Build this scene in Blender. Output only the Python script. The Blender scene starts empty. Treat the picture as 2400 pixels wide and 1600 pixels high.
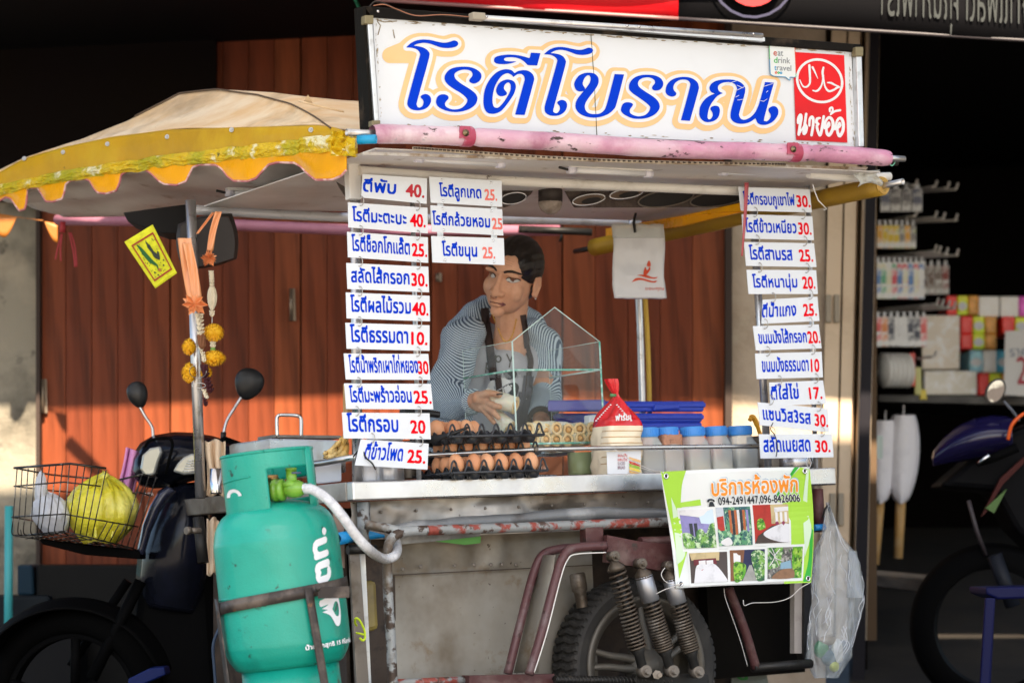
import bpy, bmesh, math, random
import numpy as np
from mathutils import Vector as V, Matrix, geometry, noise
random.seed(7)
SC = bpy.context.scene
COL = SC.collection
R = math.radians
# ------------------------------------------------------------------ camera model (photo measured in 2400 x 1600)
FPX = 6000.0; ROLL = R(2.7); PITCH = R(4.76); CAM = V((0, 0, 0.57))
_c, _s = math.cos(ROLL), math.sin(ROLL)
R0 = V((1, 0, 0)); U0 = V((0, -math.sin(PITCH), math.cos(PITCH))); FW = V((0, math.cos(PITCH), math.sin(PITCH)))
def ray(px, py):
    dx, dy = px - 1200, py - 800
    x = _c * dx - _s * dy; y = _s * dx + _c * dy
    return R0 * x - U0 * y + FW * FPX
def P(px, py, Y):
    r = ray(px, py); return CAM + r * (Y / r.y)
YAW = R(31)
U = V((math.cos(YAW), math.sin(YAW), 0)); W = V((-math.sin(YAW), math.cos(YAW), 0)); Z = V((0, 0, 1))
O = P(826, 1128, 6.3)
CZ = O.z                                   # counter height
def C(px, py, b=0.0):                      # point of the cart's front plane (b metres behind it)
    r = ray(px, py); return CAM + r * ((b - (CAM - O).dot(W)) / r.dot(W))
def S(px, py, a=0.0):                      # point of a plane parallel to the cart's side
    r = ray(px, py); return CAM + r * ((a - (CAM - O).dot(U)) / r.dot(U))
def HZ(px, py, z):
    r = ray(px, py); return CAM + r * ((z - CAM.z) / r.z)
def L(a, b, z): return V((O.x, O.y, 0)) + U * a + W * b + Z * z
def ab(p): d = p - O; return d.dot(U), d.dot(W), p.z
def lerp(a, b, t): return a + (b - a) * t
# ------------------------------------------------------------------ object bookkeeping
def tag(o, label=None, cat=None, group=None, kind=None):
    if label: o['label'] = label
    if cat: o['category'] = cat
    if group: o['group'] = group
    if kind: o['kind'] = kind
    return o
ROOTS = []
def thing(name, label, cat, group=None, kind=None):
    o = bpy.data.objects.new(name, None); COL.objects.link(o)
    o.empty_display_size = .05
    ROOTS.append(o)
    return tag(o, label, cat, group, kind)
class MB:
    def __init__(s): s.v = []; s.f = []; s.mi = []; s.m = 0; s.sm = []; s.smooth = True
    def add(s, vs, fs, smooth=None):
        n = len(s.v); s.v.extend([V(p) for p in vs])
        for f in fs: s.f.append([i + n for i in f]); s.mi.append(s.m); s.sm.append(s.smooth if smooth is None else smooth)
        return s
    def hexa(s, c):                        # 8 corners: 4 bottom ccw, 4 top ccw
        return s.add(c, [(3, 2, 1, 0), (4, 5, 6, 7), (0, 1, 5, 4), (1, 2, 6, 5), (2, 3, 7, 6), (3, 0, 4, 7)], False)
    def box(s, c, hx, hy, hz, X=V((1, 0, 0)), Y=V((0, 1, 0)), Zv=V((0, 0, 1))):
        c = V(c); X, Y, Zv = X * hx, Y * hy, Zv * hz
        return s.hexa([c - X - Y - Zv, c + X - Y - Zv, c + X + Y - Zv, c - X + Y - Zv, c - X - Y + Zv, c + X - Y + Zv, c + X + Y + Zv, c - X + Y + Zv])
    def cbox(s, a0, a1, b0, b1, z0, z1):   # box in cart axes
        return s.hexa([L(a0, b0, z0), L(a1, b0, z0), L(a1, b1, z0), L(a0, b1, z0), L(a0, b0, z1), L(a1, b0, z1), L(a1, b1, z1), L(a0, b1, z1)])
    def slab(s, q, d):                     # extruded polygon q by vector d
        n = len(q); d = V(d); vs = [V(p) for p in q] + [V(p) + d for p in q]
        fs = [tuple(range(n)), tuple(range(2 * n - 1, n - 1, -1))] + [(i, i + n, (i + 1) % n + n, (i + 1) % n) for i in range(n)]
        return s.add(vs, fs, False)
    def tube(s, path, r, n=12, caps=True, closed=False, flat=None):
        path = [V(p) for p in path]; m = len(path)
        rs = r if isinstance(r, (list, tuple)) else [r] * m
        if len(rs) != m: rs = [rs[min(len(rs) - 1, int(i * len(rs) / m))] for i in range(m)]
        vs = []; prev = None
        for i, p in enumerate(path):
            if closed: t = path[(i + 1) % m] - path[i - 1]
            else: t = path[min(i + 1, m - 1)] - path[max(i - 1, 0)]
            if t.length < 1e-9: t = V((0, 0, 1))
            t.normalize()
            if prev is None:
                x = t.orthogonal() if flat is None else (V(flat) - t * t.dot(V(flat)))
            else: x = prev - t * t.dot(prev)
            if x.length < 1e-9: x = t.orthogonal()
            x.normalize(); prev = x; y = t.cross(x)
            for k in range(n):
                a = 2 * math.pi * k / n
                vs.append(p + x * (math.cos(a) * rs[i]) + y * (math.sin(a) * rs[i]))
        fs = []
        for i in range(m if closed else m - 1):
            j = (i + 1) % m
            for k in range(n):
                l = (k + 1) % n; fs.append((i * n + k, i * n + l, j * n + l, j * n + k))
        s.add(vs, fs, True)
        if caps and not closed:
            b = len(s.v) - m * n
            s.f.append([b + k for k in range(n)][::-1]); s.mi.append(s.m); s.sm.append(False)
            s.f.append([b + (m - 1) * n + k for k in range(n)]); s.mi.append(s.m); s.sm.append(False)
        return s
    def pipe(s, p0, p1, ro, ri, n=20):     # open ended pipe
        p0, p1 = V(p0), V(p1); t = (p1 - p0).normalized(); x = t.orthogonal().normalized(); y = t.cross(x)
        vs = []
        for p, r in ((p0, ri), (p0, ro), (p1, ro), (p1, ri)):
            for k in range(n):
                a = 2 * math.pi * k / n; vs.append(p + x * math.cos(a) * r + y * math.sin(a) * r)
        fs = []
        for i in range(4):
            j = (i + 1) % 4
            for k in range(n): fs.append((i * n + k, i * n + (k + 1) % n, j * n + (k + 1) % n, j * n + k))
        return s.add(vs, fs, True)
    def lathe(s, o, ax, prof, n=32, a0=0, a1=2 * math.pi, xref=None):
        o = V(o); ax = V(ax).normalized(); x = V(xref) if xref is not None else ax.orthogonal()
        x = (x - ax * ax.dot(x)).normalized(); y = ax.cross(x); full = abs(a1 - a0 - 2 * math.pi) < 1e-6
        m = n if full else n + 1; vs = []
        for (r, h) in prof:
            for k in range(m):
                a = a0 + (a1 - a0) * k / n
                vs.append(o + ax * h + x * (r * math.cos(a)) + y * (r * math.sin(a)))
        fs = []
        for i in range(len(prof) - 1):
            for k in range(n):
                l = (k + 1) % m if full else k + 1
                fs.append((i * m + k, i * m + l, (i + 1) * m + l, (i + 1) * m + k))
        return s.add(vs, fs, True)
    def ell(s, c, rx, ry, rz, X=V((1, 0, 0)), Y=V((0, 1, 0)), Zv=V((0, 0, 1)), n=20, m=12):
        c = V(c); vs = []; fs = []
        for i in range(m + 1):
            th = math.pi * i / m
            for k in range(n):
                a = 2 * math.pi * k / n
                vs.append(c + X * (rx * math.sin(th) * math.cos(a)) + Y * (ry * math.sin(th) * math.sin(a)) + Zv * (rz * math.cos(th)))
        for i in range(m):
            for k in range(n):
                l = (k + 1) % n; fs.append((i * n + k, (i + 1) * n + k, (i + 1) * n + l, i * n + l))
        return s.add(vs, fs, True)
    def grid(s, fn, nu, nv, smooth=True, skip=None):
        vs = [fn(i / nu, j / nv) for j in range(nv + 1) for i in range(nu + 1)]
        fs = [(j * (nu + 1) + i, j * (nu + 1) + i + 1, (j + 1) * (nu + 1) + i + 1, (j + 1) * (nu + 1) + i) for j in range(nv) for i in range(nu) if not (skip and skip((i + .5) / nu, (j + .5) / nv))]
        return s.add(vs, fs, smooth)
def obj(name, mb, mats, parent=None, bevel=0, solid=0, sub=0, weld=0, off=0.0):
    me = bpy.data.meshes.new(name)
    vs = mb.v
    xs = [p.x for p in vs]; ys = [p.y for p in vs]; zs = [p.z for p in vs]
    c = V(((min(xs) + max(xs)) / 2, (min(ys) + max(ys)) / 2, min(zs)))
    me.from_pydata([tuple(p - c) for p in vs], [], mb.f)
    if not isinstance(mats, (list, tuple)): mats = [mats]
    for m in mats: me.materials.append(m)
    me.polygons.foreach_set('material_index', mb.mi)
    me.polygons.foreach_set('use_smooth', mb.sm)
    me.update()
    if weld:
        bm = bmesh.new(); bm.from_mesh(me); bmesh.ops.remove_doubles(bm, verts=bm.verts, dist=weld); bmesh.ops.recalc_face_normals(bm, faces=bm.faces); bm.to_mesh(me); bm.free()
    o = bpy.data.objects.new(name, me); COL.objects.link(o)
    o.location = c
    if parent is not None:
        o.parent = parent
        w = V(parent.location); q = parent.parent
        while q is not None: w += q.location; q = q.parent
        o.location = c - w
    else: ROOTS.append(o)
    if solid:
        md = o.modifiers.new('s', 'SOLIDIFY'); md.thickness = solid; md.offset = off
    if bevel:
        md = o.modifiers.new('b', 'BEVEL'); md.width = bevel; md.segments = 2; md.limit_method = 'ANGLE'; md.angle_limit = R(40)
        md.harden_normals = False
    if sub:
        md = o.modifiers.new('u', 'SUBSURF'); md.levels = sub; md.render_levels = sub
    return o
def settle():                              # put every Empty at the base of its own parts
    bpy.context.view_layer.update()
    for r in ROOTS:
        if r.type != 'EMPTY' or not r.children: continue
        pts = []
        def rec(o):
            if o.type == 'MESH':
                mw = o.matrix_world
                for cn in o.bound_box: pts.append(mw @ V(cn))
            for ch in o.children: rec(ch)
        rec(r)
        c = V(((min(p.x for p in pts) + max(p.x for p in pts)) / 2, (min(p.y for p in pts) + max(p.y for p in pts)) / 2, min(p.z for p in pts)))
        d = c - r.location
        if r.rotation_euler.to_matrix() != Matrix.Identity(3): continue
        r.location = c
        for ch in r.children: ch.location -= d
def dup(root, offset, label=None):
    def rec(o, par):
        c = o.copy(); COL.objects.link(c); c.parent = par
        for ch in o.children: rec(ch, c)
        return c
    r = rec(root, None); r.location = root.location + V(offset)
    if label: r['label'] = label
    ROOTS.append(r)
    return r
def blob(name, prims, mat_, parent, voxel=.004, smooth=6, extra=None):     # union of closed shapes as one continuous skin
    mb = MB()
    for p in prims:
        k = p[0]
        if k == 'c':                       # chain of (point, radius)
            pts = p[1]
            for (a, ra), (b, rb) in zip(pts, pts[1:]):
                a, b = V(a), V(b); n = max(3, int((a - b).length / (min(ra, rb) * .5)))
                mb.tube([lerp(a, b, i / n) for i in range(n + 1)], [lerp(ra, rb, i / n) for i in range(n + 1)], n=14)
                mb.ell(a, ra, ra, ra, n=14, m=8); mb.ell(b, rb, rb, rb, n=14, m=8)
        elif k == 'e': mb.ell(*p[1:], n=28, m=18)
    me = bpy.data.meshes.new('tmp'); me.from_pydata([tuple(v) for v in mb.v], [], mb.f)
    o = bpy.data.objects.new('tmp', me); COL.objects.link(o)
    m1 = o.modifiers.new('r', 'REMESH'); m1.mode = 'VOXEL'; m1.voxel_size = voxel; m1.use_smooth_shade = True
    m2 = o.modifiers.new('s', 'SMOOTH'); m2.iterations = smooth; m2.factor = .5
    bpy.context.view_layer.update()
    dg = bpy.context.evaluated_depsgraph_get()
    ev = o.evaluated_get(dg); m = bpy.data.meshes.new_from_object(ev)
    vs = [v.co.copy() for v in m.vertices]; fs = [tuple(f.vertices) for f in m.polygons]
    bpy.data.objects.remove(o); bpy.data.meshes.remove(me)
    out = MB(); 
    if extra: vs = extra(vs)
    out.add(vs, fs, True); bpy.data.meshes.remove(m)
    return out if name is None else obj(name, out, mat_, parent)
# ------------------------------------------------------------------ shapes from outlines: raster, thicken, contour, fill
def smooth_loop(pts, k=6):                 # closed Catmull-Rom; a third value marks a corner
    n = len(pts); out = []
    for i in range(n):
        p0, p1, p2, p3 = pts[i - 1], pts[i], pts[(i + 1) % n], pts[(i + 2) % n]
        a = p1 if len(p1) > 2 else p0; d = p2 if len(p2) > 2 else p3
        for j in range(k):
            t = j / k; t2 = t * t; t3 = t2 * t
            out.append(tuple(.5 * (2 * p1[q] + (p2[q] - a[q]) * t + (2 * a[q] - 5 * p1[q] + 4 * p2[q] - d[q]) * t2 + (3 * p1[q] - a[q] - 3 * p2[q] + d[q]) * t3) for q in (0, 1)))
    return out
def smooth_path(pts, k=6):
    out = []; n = len(pts)
    for i in range(n - 1):
        p0, p1, p2, p3 = pts[max(i - 1, 0)], pts[i], pts[i + 1], pts[min(i + 2, n - 1)]
        for j in range(k):
            t = j / k; t2 = t * t; t3 = t2 * t
            out.append(tuple(.5 * (2 * p1[q] + (p2[q] - p0[q]) * t + (2 * p0[q] - 5 * p1[q] + 4 * p2[q] - p3[q]) * t2 + (3 * p1[q] - p0[q] - 3 * p2[q] + p3[q]) * t3) for q in range(len(p1))))
    out.append(tuple(pts[-1])); return out
def sp(pts, k=6): return [V(p) for p in smooth_path([tuple(p) for p in pts], k)]
def raster(loops, strokes, x0, y0, w, h, s):
    Wd = np.zeros((h, w + 2), np.int32)
    for lp in loops:
        n = len(lp)
        for i in range(n):
            ax, ay = lp[i]; bx, by = lp[(i + 1) % n]
            ax = (ax - x0) * s; bx = (bx - x0) * s; ay = (ay - y0) * s - .5; by = (by - y0) * s - .5
            if ay == by: continue
            d = 1
            if ay > by: ax, ay, bx, by = bx, by, ax, ay; d = -1
            r0, r1 = max(0, math.ceil(ay)), min(h - 1, math.ceil(by) - 1)
            for r in range(r0, r1 + 1):
                x = ax + (bx - ax) * (r - ay) / (by - ay)
                Wd[r, max(0, min(w + 1, math.ceil(x - .5)))] += d
    m = (np.cumsum(Wd, 1)[:, :w] != 0)
    for st in strokes:                     # (points, radius) in the same units
        pts, rad = st
        for i in range(len(pts) - 1):
            (ax, ay), (bx, by) = pts[i][:2], pts[i + 1][:2]
            ra = (pts[i][2] if len(pts[i]) > 2 else rad) * s; rb = (pts[i + 1][2] if len(pts[i + 1]) > 2 else rad) * s
            ax = (ax - x0) * s; bx = (bx - x0) * s; ay = (ay - y0) * s; by = (by - y0) * s
            rr = max(ra, rb) + 1
            c0, c1 = int(max(0, min(ax, bx) - rr)), int(min(w, max(ax, bx) + rr + 1)); r0, r1 = int(max(0, min(ay, by) - rr)), int(min(h, max(ay, by) + rr + 1))
            if c1 <= c0 or r1 <= r0: continue
            yy, xx = np.mgrid[r0:r1, c0:c1]; xx = xx + .5; yy = yy + .5
            dx, dy = bx - ax, by - ay; q = dx * dx + dy * dy + 1e-9
            t = np.clip(((xx - ax) * dx + (yy - ay) * dy) / q, 0, 1)
            m[r0:r1, c0:c1] |= (xx - ax - t * dx) ** 2 + (yy - ay - t * dy) ** 2 <= (ra + (rb - ra) * t) ** 2
    return m
def dilate(m, r):
    out = m.copy(); h, w = m.shape; q = int(math.ceil(r))
    for dy in range(-q, q + 1):
        k = r * r - dy * dy
        if k < 0: continue
        k = int(math.sqrt(k)); a = m[max(0, -dy):h - max(0, dy)]
        c = np.cumsum(np.pad(a, ((0, 0), (k + 1, k))), 1); row = (c[:, 2 * k + 1:] - c[:, :-(2 * k + 1)]) > 0
        out[max(0, dy):h - max(0, -dy)] |= row[:, :w]
    return out
def blur(f):
    f = np.pad(f, 1); f = (f[:-2] + 2 * f[1:-1] + f[2:]) / 4; return (f[:, :-2] + 2 * f[:, 1:-1] + f[:, 2:]) / 4
def contours(m, x0, y0, s, tol=.35):
    f = blur(blur(m.astype(float))); f = np.pad(f, 1)
    b = f > .5; nxt = {}
    h, w = f.shape
    def ex(r, c, e):                       # crossing point on a cell edge
        if e == 0: a, q = f[r, c], f[r, c + 1]; return (c + (.5 - a) / (q - a), r)
        if e == 1: a, q = f[r, c + 1], f[r + 1, c + 1]; return (c + 1, r + (.5 - a) / (q - a))
        if e == 2: a, q = f[r + 1, c], f[r + 1, c + 1]; return (c + (.5 - a) / (q - a), r + 1)
        a, q = f[r, c], f[r + 1, c]; return (c, r + (.5 - a) / (q - a))
    def key(r, c, e): return (r, c, 0) if e == 0 else (r, c + 1, 3) if e == 1 else (r + 1, c, 0) if e == 2 else (r, c, 3)
    T = {1: [(3, 0)], 2: [(0, 1)], 3: [(3, 1)], 4: [(1, 2)], 5: [(3, 0), (1, 2)], 6: [(0, 2)], 7: [(3, 2)], 8: [(2, 3)], 9: [(2, 0)], 10: [(0, 1), (2, 3)], 11: [(2, 1)], 12: [(1, 3)], 13: [(1, 0)], 14: [(0, 3)]}
    idx = b[:-1, :-1] * 1 + b[:-1, 1:] * 2 + b[1:, 1:] * 4 + b[1:, :-1] * 8
    pos = {}
    for r, c in zip(*np.nonzero((idx > 0) & (idx < 15))):
        for e0, e1 in T[int(idx[r, c])]:
            k0, k1 = key(r, c, e0), key(r, c, e1); nxt[k0] = k1; pos[k0] = ex(r, c, e0); pos[k1] = ex(r, c, e1)
    loops = []
    while nxt:
        k = next(iter(nxt)); lp = []
        while k in nxt: lp.append(pos[k]); k = nxt.pop(k)
        if len(lp) < 6: continue
        keep = [lp[0]]; i = 0; n = len(lp)  # greedy simplification
        while i < n:
            j = i + 2
            while j < n and j - i < 24:
                ax, ay = lp[i]; bx, by = lp[j]; d = math.hypot(bx - ax, by - ay) + 1e-9
                if max(abs((bx - ax) * (lp[q][1] - ay) - (by - ay) * (lp[q][0] - ax)) / d for q in range(i + 1, j)) > tol: break
                j += 1
            i = j - 1
            if i < n: keep.append(lp[i])
            else: break
            if i >= n - 1: break
        if len(keep) >= 3: loops.append([((x - .5) / s + x0, (y - .5) / s + y0) for x, y in keep])
    return loops
def outline(loops, strokes=(), grow=0, s=4.0):
    xs = [p[0] for l in loops for p in l] + [p[0] for st in strokes for p in st[0]]; ys = [p[1] for l in loops for p in l] + [p[1] for st in strokes for p in st[0]]
    mg = grow + max([st[1] for st in strokes] + [0]) + 3 / s
    x0, y0 = min(xs) - mg, min(ys) - mg; w = int((max(xs) + mg - x0) * s) + 2; h = int((max(ys) + mg - y0) * s) + 2
    m = raster(loops, strokes, x0, y0, w, h, s)
    if grow: m = dilate(m, grow * s)
    return contours(m, x0, y0, s)
def area2(l): return sum(l[i - 1][0] * l[i][1] - l[i][0] * l[i - 1][1] for i in range(len(l)))
def inside(p, l):
    c = False; x, y = p[:2]
    for i in range(len(l)):
        (xa, ya), (xb, yb) = l[i - 1][:2], l[i][:2]
        if (ya > y) != (yb > y) and x < (xb - xa) * (y - ya) / (yb - ya) + xa: c = not c
    return c
def fill(mb, loops, fn):                   # fn: 2D -> 3D; loops nested inside another are its holes
    loops = sorted([[p[:2] for p in l] for l in loops if len(l) > 2], key=lambda l: -abs(area2(l)))
    grp = []
    for l in loops:
        par = [g for g in grp if inside(l[0], g[0])]
        if par and not any(inside(l[0], h) for h in par[-1][1:]): par[-1].append(l)
        else: grp.append([l])
    for g in grp:
        xs = [p[0] for p in g[0]]; ys = [p[1] for p in g[0]]; k = 100.0 / max(1e-9, max(xs) - min(xs), max(ys) - min(ys)); cx, cy = min(xs), min(ys)
        vin = [V(((x - cx) * k, (y - cy) * k)) for l in g for x, y in l]; fc = []; n0 = 0
        for l in g: fc.append(list(range(n0, n0 + len(l)))); n0 += len(l)
        vo, eo, fo, *_ = geometry.delaunay_2d_cdt(vin, [], fc, 2 if len(g) > 1 else 1, 1e-5)
        keep = []
        for f in fo:
            c = sum((vo[q] for q in f), V((0, 0))) / len(f); p = (c.x / k + cx, c.y / k + cy)
            if inside(p, g[0]) and not any(inside(p, h) for h in g[1:]): keep.append(list(f))
        mb.add([fn(v.x / k + cx, v.y / k + cy) for v in vo], keep, False)
    return mb
_tc = {}
def textloops(sx):                         # outlines of a string in the built-in font, 1 unit tall, y up
    if sx in _tc: return _tc[sx]
    c = bpy.data.curves.new('t', 'FONT'); c.body = sx; c.size = 1; c.resolution_u = 3
    o = bpy.data.objects.new('t', c); COL.objects.link(o); bpy.context.view_layer.update()
    cu = o.to_curve(bpy.context.evaluated_depsgraph_get()); out = []
    for spl in cu.splines:
        b = spl.bezier_points; n = len(b); lp = []
        for i in range(n):
            p, q = b[i], b[(i + 1) % n]
            seg = geometry.interpolate_bezier(p.co, p.handle_right, q.handle_left, q.co, 5)[:-1]
            lp += [(v.x, v.y) for v in seg]
        out.append(lp)
    o.to_curve_clear(); bpy.data.objects.remove(o); bpy.data.curves.remove(c)
    _tc[sx] = out; return out
def text(mb, s, x0, x1, ybase, hgt, fn, grow=0.05, res=60, rot=None, flip=1, slant=0):
    """string stretched between x0 and x1 on baseline ybase; hgt = height of a consonant; fn maps (x,y)->3D with y down"""
    lp = textloops(s)
    if not lp: return mb
    xs = [p[0] for l in lp for p in l]; a, b = min(xs), max(xs)
    kx = (x1 - x0) / (b - a); ky = hgt / .55
    lp = outline(lp, grow=grow, s=res)
    return fill(mb, lp, lambda x, y: fn(x0 + (x - a) * kx + slant * y * ky, ybase - y * ky * flip))
# ------------------------------------------------------------------ materials
def mat(name, col, rough=.5, metal=0, layers=(), bump=0, bscale=60, bstretch=(1, 1, 1), trans=0, alpha=1, ior=1.45, coat=0, spec=.5, sss=0, rvar=0, sheen=0, emis=None):
    m = bpy.data.materials.new(name); m.use_nodes = True; nt = m.node_tree; N = nt.nodes; K = nt.links
    b = N['Principled BSDF']; tc = N.new('ShaderNodeTexCoord')
    def S4(c): return (c[0], c[1], c[2], 1) if len(c) == 3 else c
    b.inputs['Base Color'].default_value = S4(col); b.inputs['Roughness'].default_value = rough; b.inputs['Metallic'].default_value = metal
    b.inputs['IOR'].default_value = ior; b.inputs['Transmission Weight'].default_value = trans; b.inputs['Alpha'].default_value = alpha
    b.inputs['Coat Weight'].default_value = coat; b.inputs['Specular IOR Level'].default_value = spec
    if sss: b.inputs['Subsurface Weight'].default_value = sss; b.inputs['Subsurface Radius'].default_value = (.012, .005, .003); b.inputs['Subsurface Scale'].default_value = 1
    if emis: b.inputs['Emission Color'].default_value = S4(emis[0]); b.inputs['Emission Strength'].default_value = emis[1]
    prev = None
    def nz(scale, stretch=(1, 1, 1), detail=5, off=0):
        mp = N.new('ShaderNodeMapping'); mp.inputs['Scale'].default_value = stretch; mp.inputs['Location'].default_value = (off, off * .7, off * .3)
        K.new(tc.outputs['Object'], mp.inputs['Vector']); n = N.new('ShaderNodeTexNoise'); n.inputs['Scale'].default_value = scale; n.inputs['Detail'].default_value = detail; n.inputs['Roughness'].default_value = .6
        K.new(mp.outputs['Vector'], n.inputs['Vector']); return n
    for i, ly in enumerate(layers):        # (colour, scale, lo, hi[, stretch[, max]])
        c2, sc, lo, hi = ly[:4]; st = ly[4] if len(ly) > 4 else (1, 1, 1); mx = ly[5] if len(ly) > 5 else 1
        n = nz(sc, st, off=i * 3.7 + len(name)); r = N.new('ShaderNodeMapRange'); r.inputs['From Min'].default_value = lo; r.inputs['From Max'].default_value = hi; r.inputs['To Max'].default_value = mx
        K.new(n.outputs['Fac'], r.inputs['Value']); mx_ = N.new('ShaderNodeMix'); mx_.data_type = 'RGBA'
        K.new(r.outputs['Result'], mx_.inputs['Factor'])
        if prev is None: mx_.inputs[6].default_value = S4(col)
        else: K.new(prev, mx_.inputs[6])
        mx_.inputs[7].default_value = S4(c2); prev = mx_.outputs[2]
    if prev is not None: K.new(prev, b.inputs['Base Color'])
    if rvar:
        n = nz(14, detail=4, off=9); r = N.new('ShaderNodeMapRange'); r.inputs['To Min'].default_value = max(0, rough - rvar); r.inputs['To Max'].default_value = min(1, rough + rvar); r.inputs['From Min'].default_value = .3; r.inputs['From Max'].default_value = .7
        K.new(n.outputs['Fac'], r.inputs['Value']); K.new(r.outputs['Result'], b.inputs['Roughness'])
    if bump:
        n = nz(bscale, bstretch, off=5); bp = N.new('ShaderNodeBump'); bp.inputs['Strength'].default_value = 1; bp.inputs['Distance'].default_value = bump
        K.new(n.outputs['Fac'], bp.inputs['Height']); K.new(bp.outputs['Normal'], b.inputs['Normal'])
    return m
# ------------------------------------------------------------------ shared materials
STEEL = mat('steel', (.62, .62, .62), .32, 1, [((.42, .40, .38), 9, .5, .75), ((.75, .76, .78), 3, .45, .7)], bump=.0012, bscale=5, rvar=.12)
STEELD = mat('steel_dull', (.24, .21, .18), .5, .6, [((.10, .07, .045), 6, .5, .68), ((.48, .46, .43), 2.5, .45, .65), ((.07, .045, .03), 45, .66, .72)], bump=.003, bscale=7, rvar=.15)
GALV = mat('galvanised', (.27, .25, .215), .55, .4, [((.15, .12, .085), 3.2, .45, .66), ((.36, .35, .32), 2, .5, .7), ((.07, .05, .035), 60, .68, .73), ((.2, .15, .1), 14, .6, .72)], bump=.0015, bscale=9, rvar=.12)
WHITE = mat('white_paint', (.76, .75, .72), .5, 0, [((.5, .46, .40), 5, .55, .8), ((.2, .16, .12), 38, .68, .74)], bump=.0006, rvar=.1)
PLATE = mat('plate_white', (.75, .80, .87), .35, 0, [((.66, .70, .75), 3, .45, .8), ((.4, .36, .3), 70, .74, .78)], bump=.0002)
BLUE = mat('blue_letter', (.0, .042, .62), .6, spec=.08); RED = mat('red_letter', (.80, .0, .012), .6, spec=.08); REDF = mat('faded_red_letter', (.82, .2, .17), .6, spec=.1)
CREAM = mat('cream_letter', (.82, .56, .29), .6, 0, [((.80, .52, .24), 4, .4, .7)])
LWHITE = mat('white_letter', (.76, .79, .84), .5, spec=.2)
BLACKP = mat('black_plastic', (.012, .012, .013), .38, 0, rvar=.1, bump=.0004)
BLACKM = mat('black_metal', (.02, .019, .018), .45, .3, [((.09, .075, .06), 20, .6, .75)], bump=.0008, rvar=.1)
DARK = mat('dark_void', (.006, .005, .005), .9)
MAROON = mat('maroon_paint', (.085, .03, .03), .5, .1, [((.16, .1, .09), 12, .5, .7), ((.045, .03, .025), 30, .6, .68), ((.10, .2, .19), 24, .7, .74)], bump=.002, bscale=60, rvar=.12)
RUSTW = mat('flaking_paint', (.27, .285, .29), .55, .2, [((.28, .06, .045), 16, .47, .53), ((.08, .05, .04), 32, .55, .62)], bump=.003, bscale=45)
RUSTG = mat('chipped_grey', (.32, .34, .35), .5, .2, [((.06, .04, .03), 26, .50, .56), ((.13, .10, .075), 9, .5, .62)], bump=.0025, bscale=50)
ALU = mat('aluminium', (.66, .68, .70), .35, .9, [((.4, .4, .4), 25, .55, .75)], bump=.0005, rvar=.1)
GALVT = mat('galvanised_tube', (.6, .6, .61), .33, .9, [((.3, .27, .23), 22, .58, .72)], rvar=.1)
RUBBER = mat('rubber', (.022, .021, .02), .75, 0, [((.06, .055, .05), 8, .5, .75)], bump=.001, bscale=50)
CHROME = mat('chrome', (.75, .76, .78), .15, 1)
def glassmat(name, tint, alpha, rough=.02):  # thin clear sheet: see through, with a mirror-like sheen
    m = bpy.data.materials.new(name); m.use_nodes = True; nt = m.node_tree; N = nt.nodes; K = nt.links; N.clear()
    o = N.new('ShaderNodeOutputMaterial'); t = N.new('ShaderNodeBsdfTransparent'); t.inputs[0].default_value = (*tint, 1)
    g = N.new('ShaderNodeBsdfGlossy'); g.inputs['Roughness'].default_value = rough; d = N.new('ShaderNodeBsdfDiffuse'); d.inputs[0].default_value = (.8, .85, .84, 1)
    f = N.new('ShaderNodeLayerWeight'); f.inputs[0].default_value = .5; pw = N.new('ShaderNodeMath'); pw.operation = 'POWER'; pw.inputs[1].default_value = 6; ad = N.new('ShaderNodeMath'); ad.operation = 'MULTIPLY_ADD'; ad.inputs[1].default_value = .45; ad.inputs[2].default_value = .03
    m1 = N.new('ShaderNodeMixShader'); m2 = N.new('ShaderNodeMixShader'); m1.inputs[0].default_value = alpha
    K.new(f.outputs['Facing'], pw.inputs[0]); K.new(pw.outputs[0], ad.inputs[0]); f = ad
    K.new(t.outputs[0], m1.inputs[1]); K.new(d.outputs[0], m1.inputs[2]); K.new(f.outputs[0], m2.inputs[0]); K.new(m1.outputs[0], m2.inputs[1]); K.new(g.outputs[0], m2.inputs[2]); K.new(m2.outputs[0], o.inputs[0])
    return m
GLASS = glassmat('glass_sheet', (.955, .985, .975), .012)
GLASSE = mat('glass_edge', (.16, .5, .40), .12, 0, [((.55, .8, .74), 40, .45, .6)], spec=.8)
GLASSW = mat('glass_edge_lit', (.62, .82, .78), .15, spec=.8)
# ------------------------------------------------------------------ light
w = bpy.data.worlds.new('World'); SC.world = w; w.use_nodes = True
sky = w.node_tree.nodes.new('ShaderNodeTexSky'); sky.sky_type = 'NISHITA'; sky.sun_disc = False
EL, AZ = R(44), R(9)                       # sun behind the camera, a little to its right
sd = V((math.sin(AZ) * math.cos(EL), -math.cos(AZ) * math.cos(EL), math.sin(EL)))
sky.sun_elevation = EL; sky.sun_rotation = math.atan2(sd.x, sd.y); sky.dust_density = 2.0
bg = w.node_tree.nodes['Background']; w.node_tree.links.new(sky.outputs[0], bg.inputs[0]); bg.inputs[1].default_value = .095
ld = bpy.data.lights.new('sun', 'SUN'); ld.energy = 5.0; ld.angle = R(.9); ld.color = (1, .83, .63)
lo = bpy.data.objects.new('sun', ld); COL.objects.link(lo); lo.rotation_euler = sd.to_track_quat('Z', 'Y').to_euler(); lo.location = sd * 20
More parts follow.
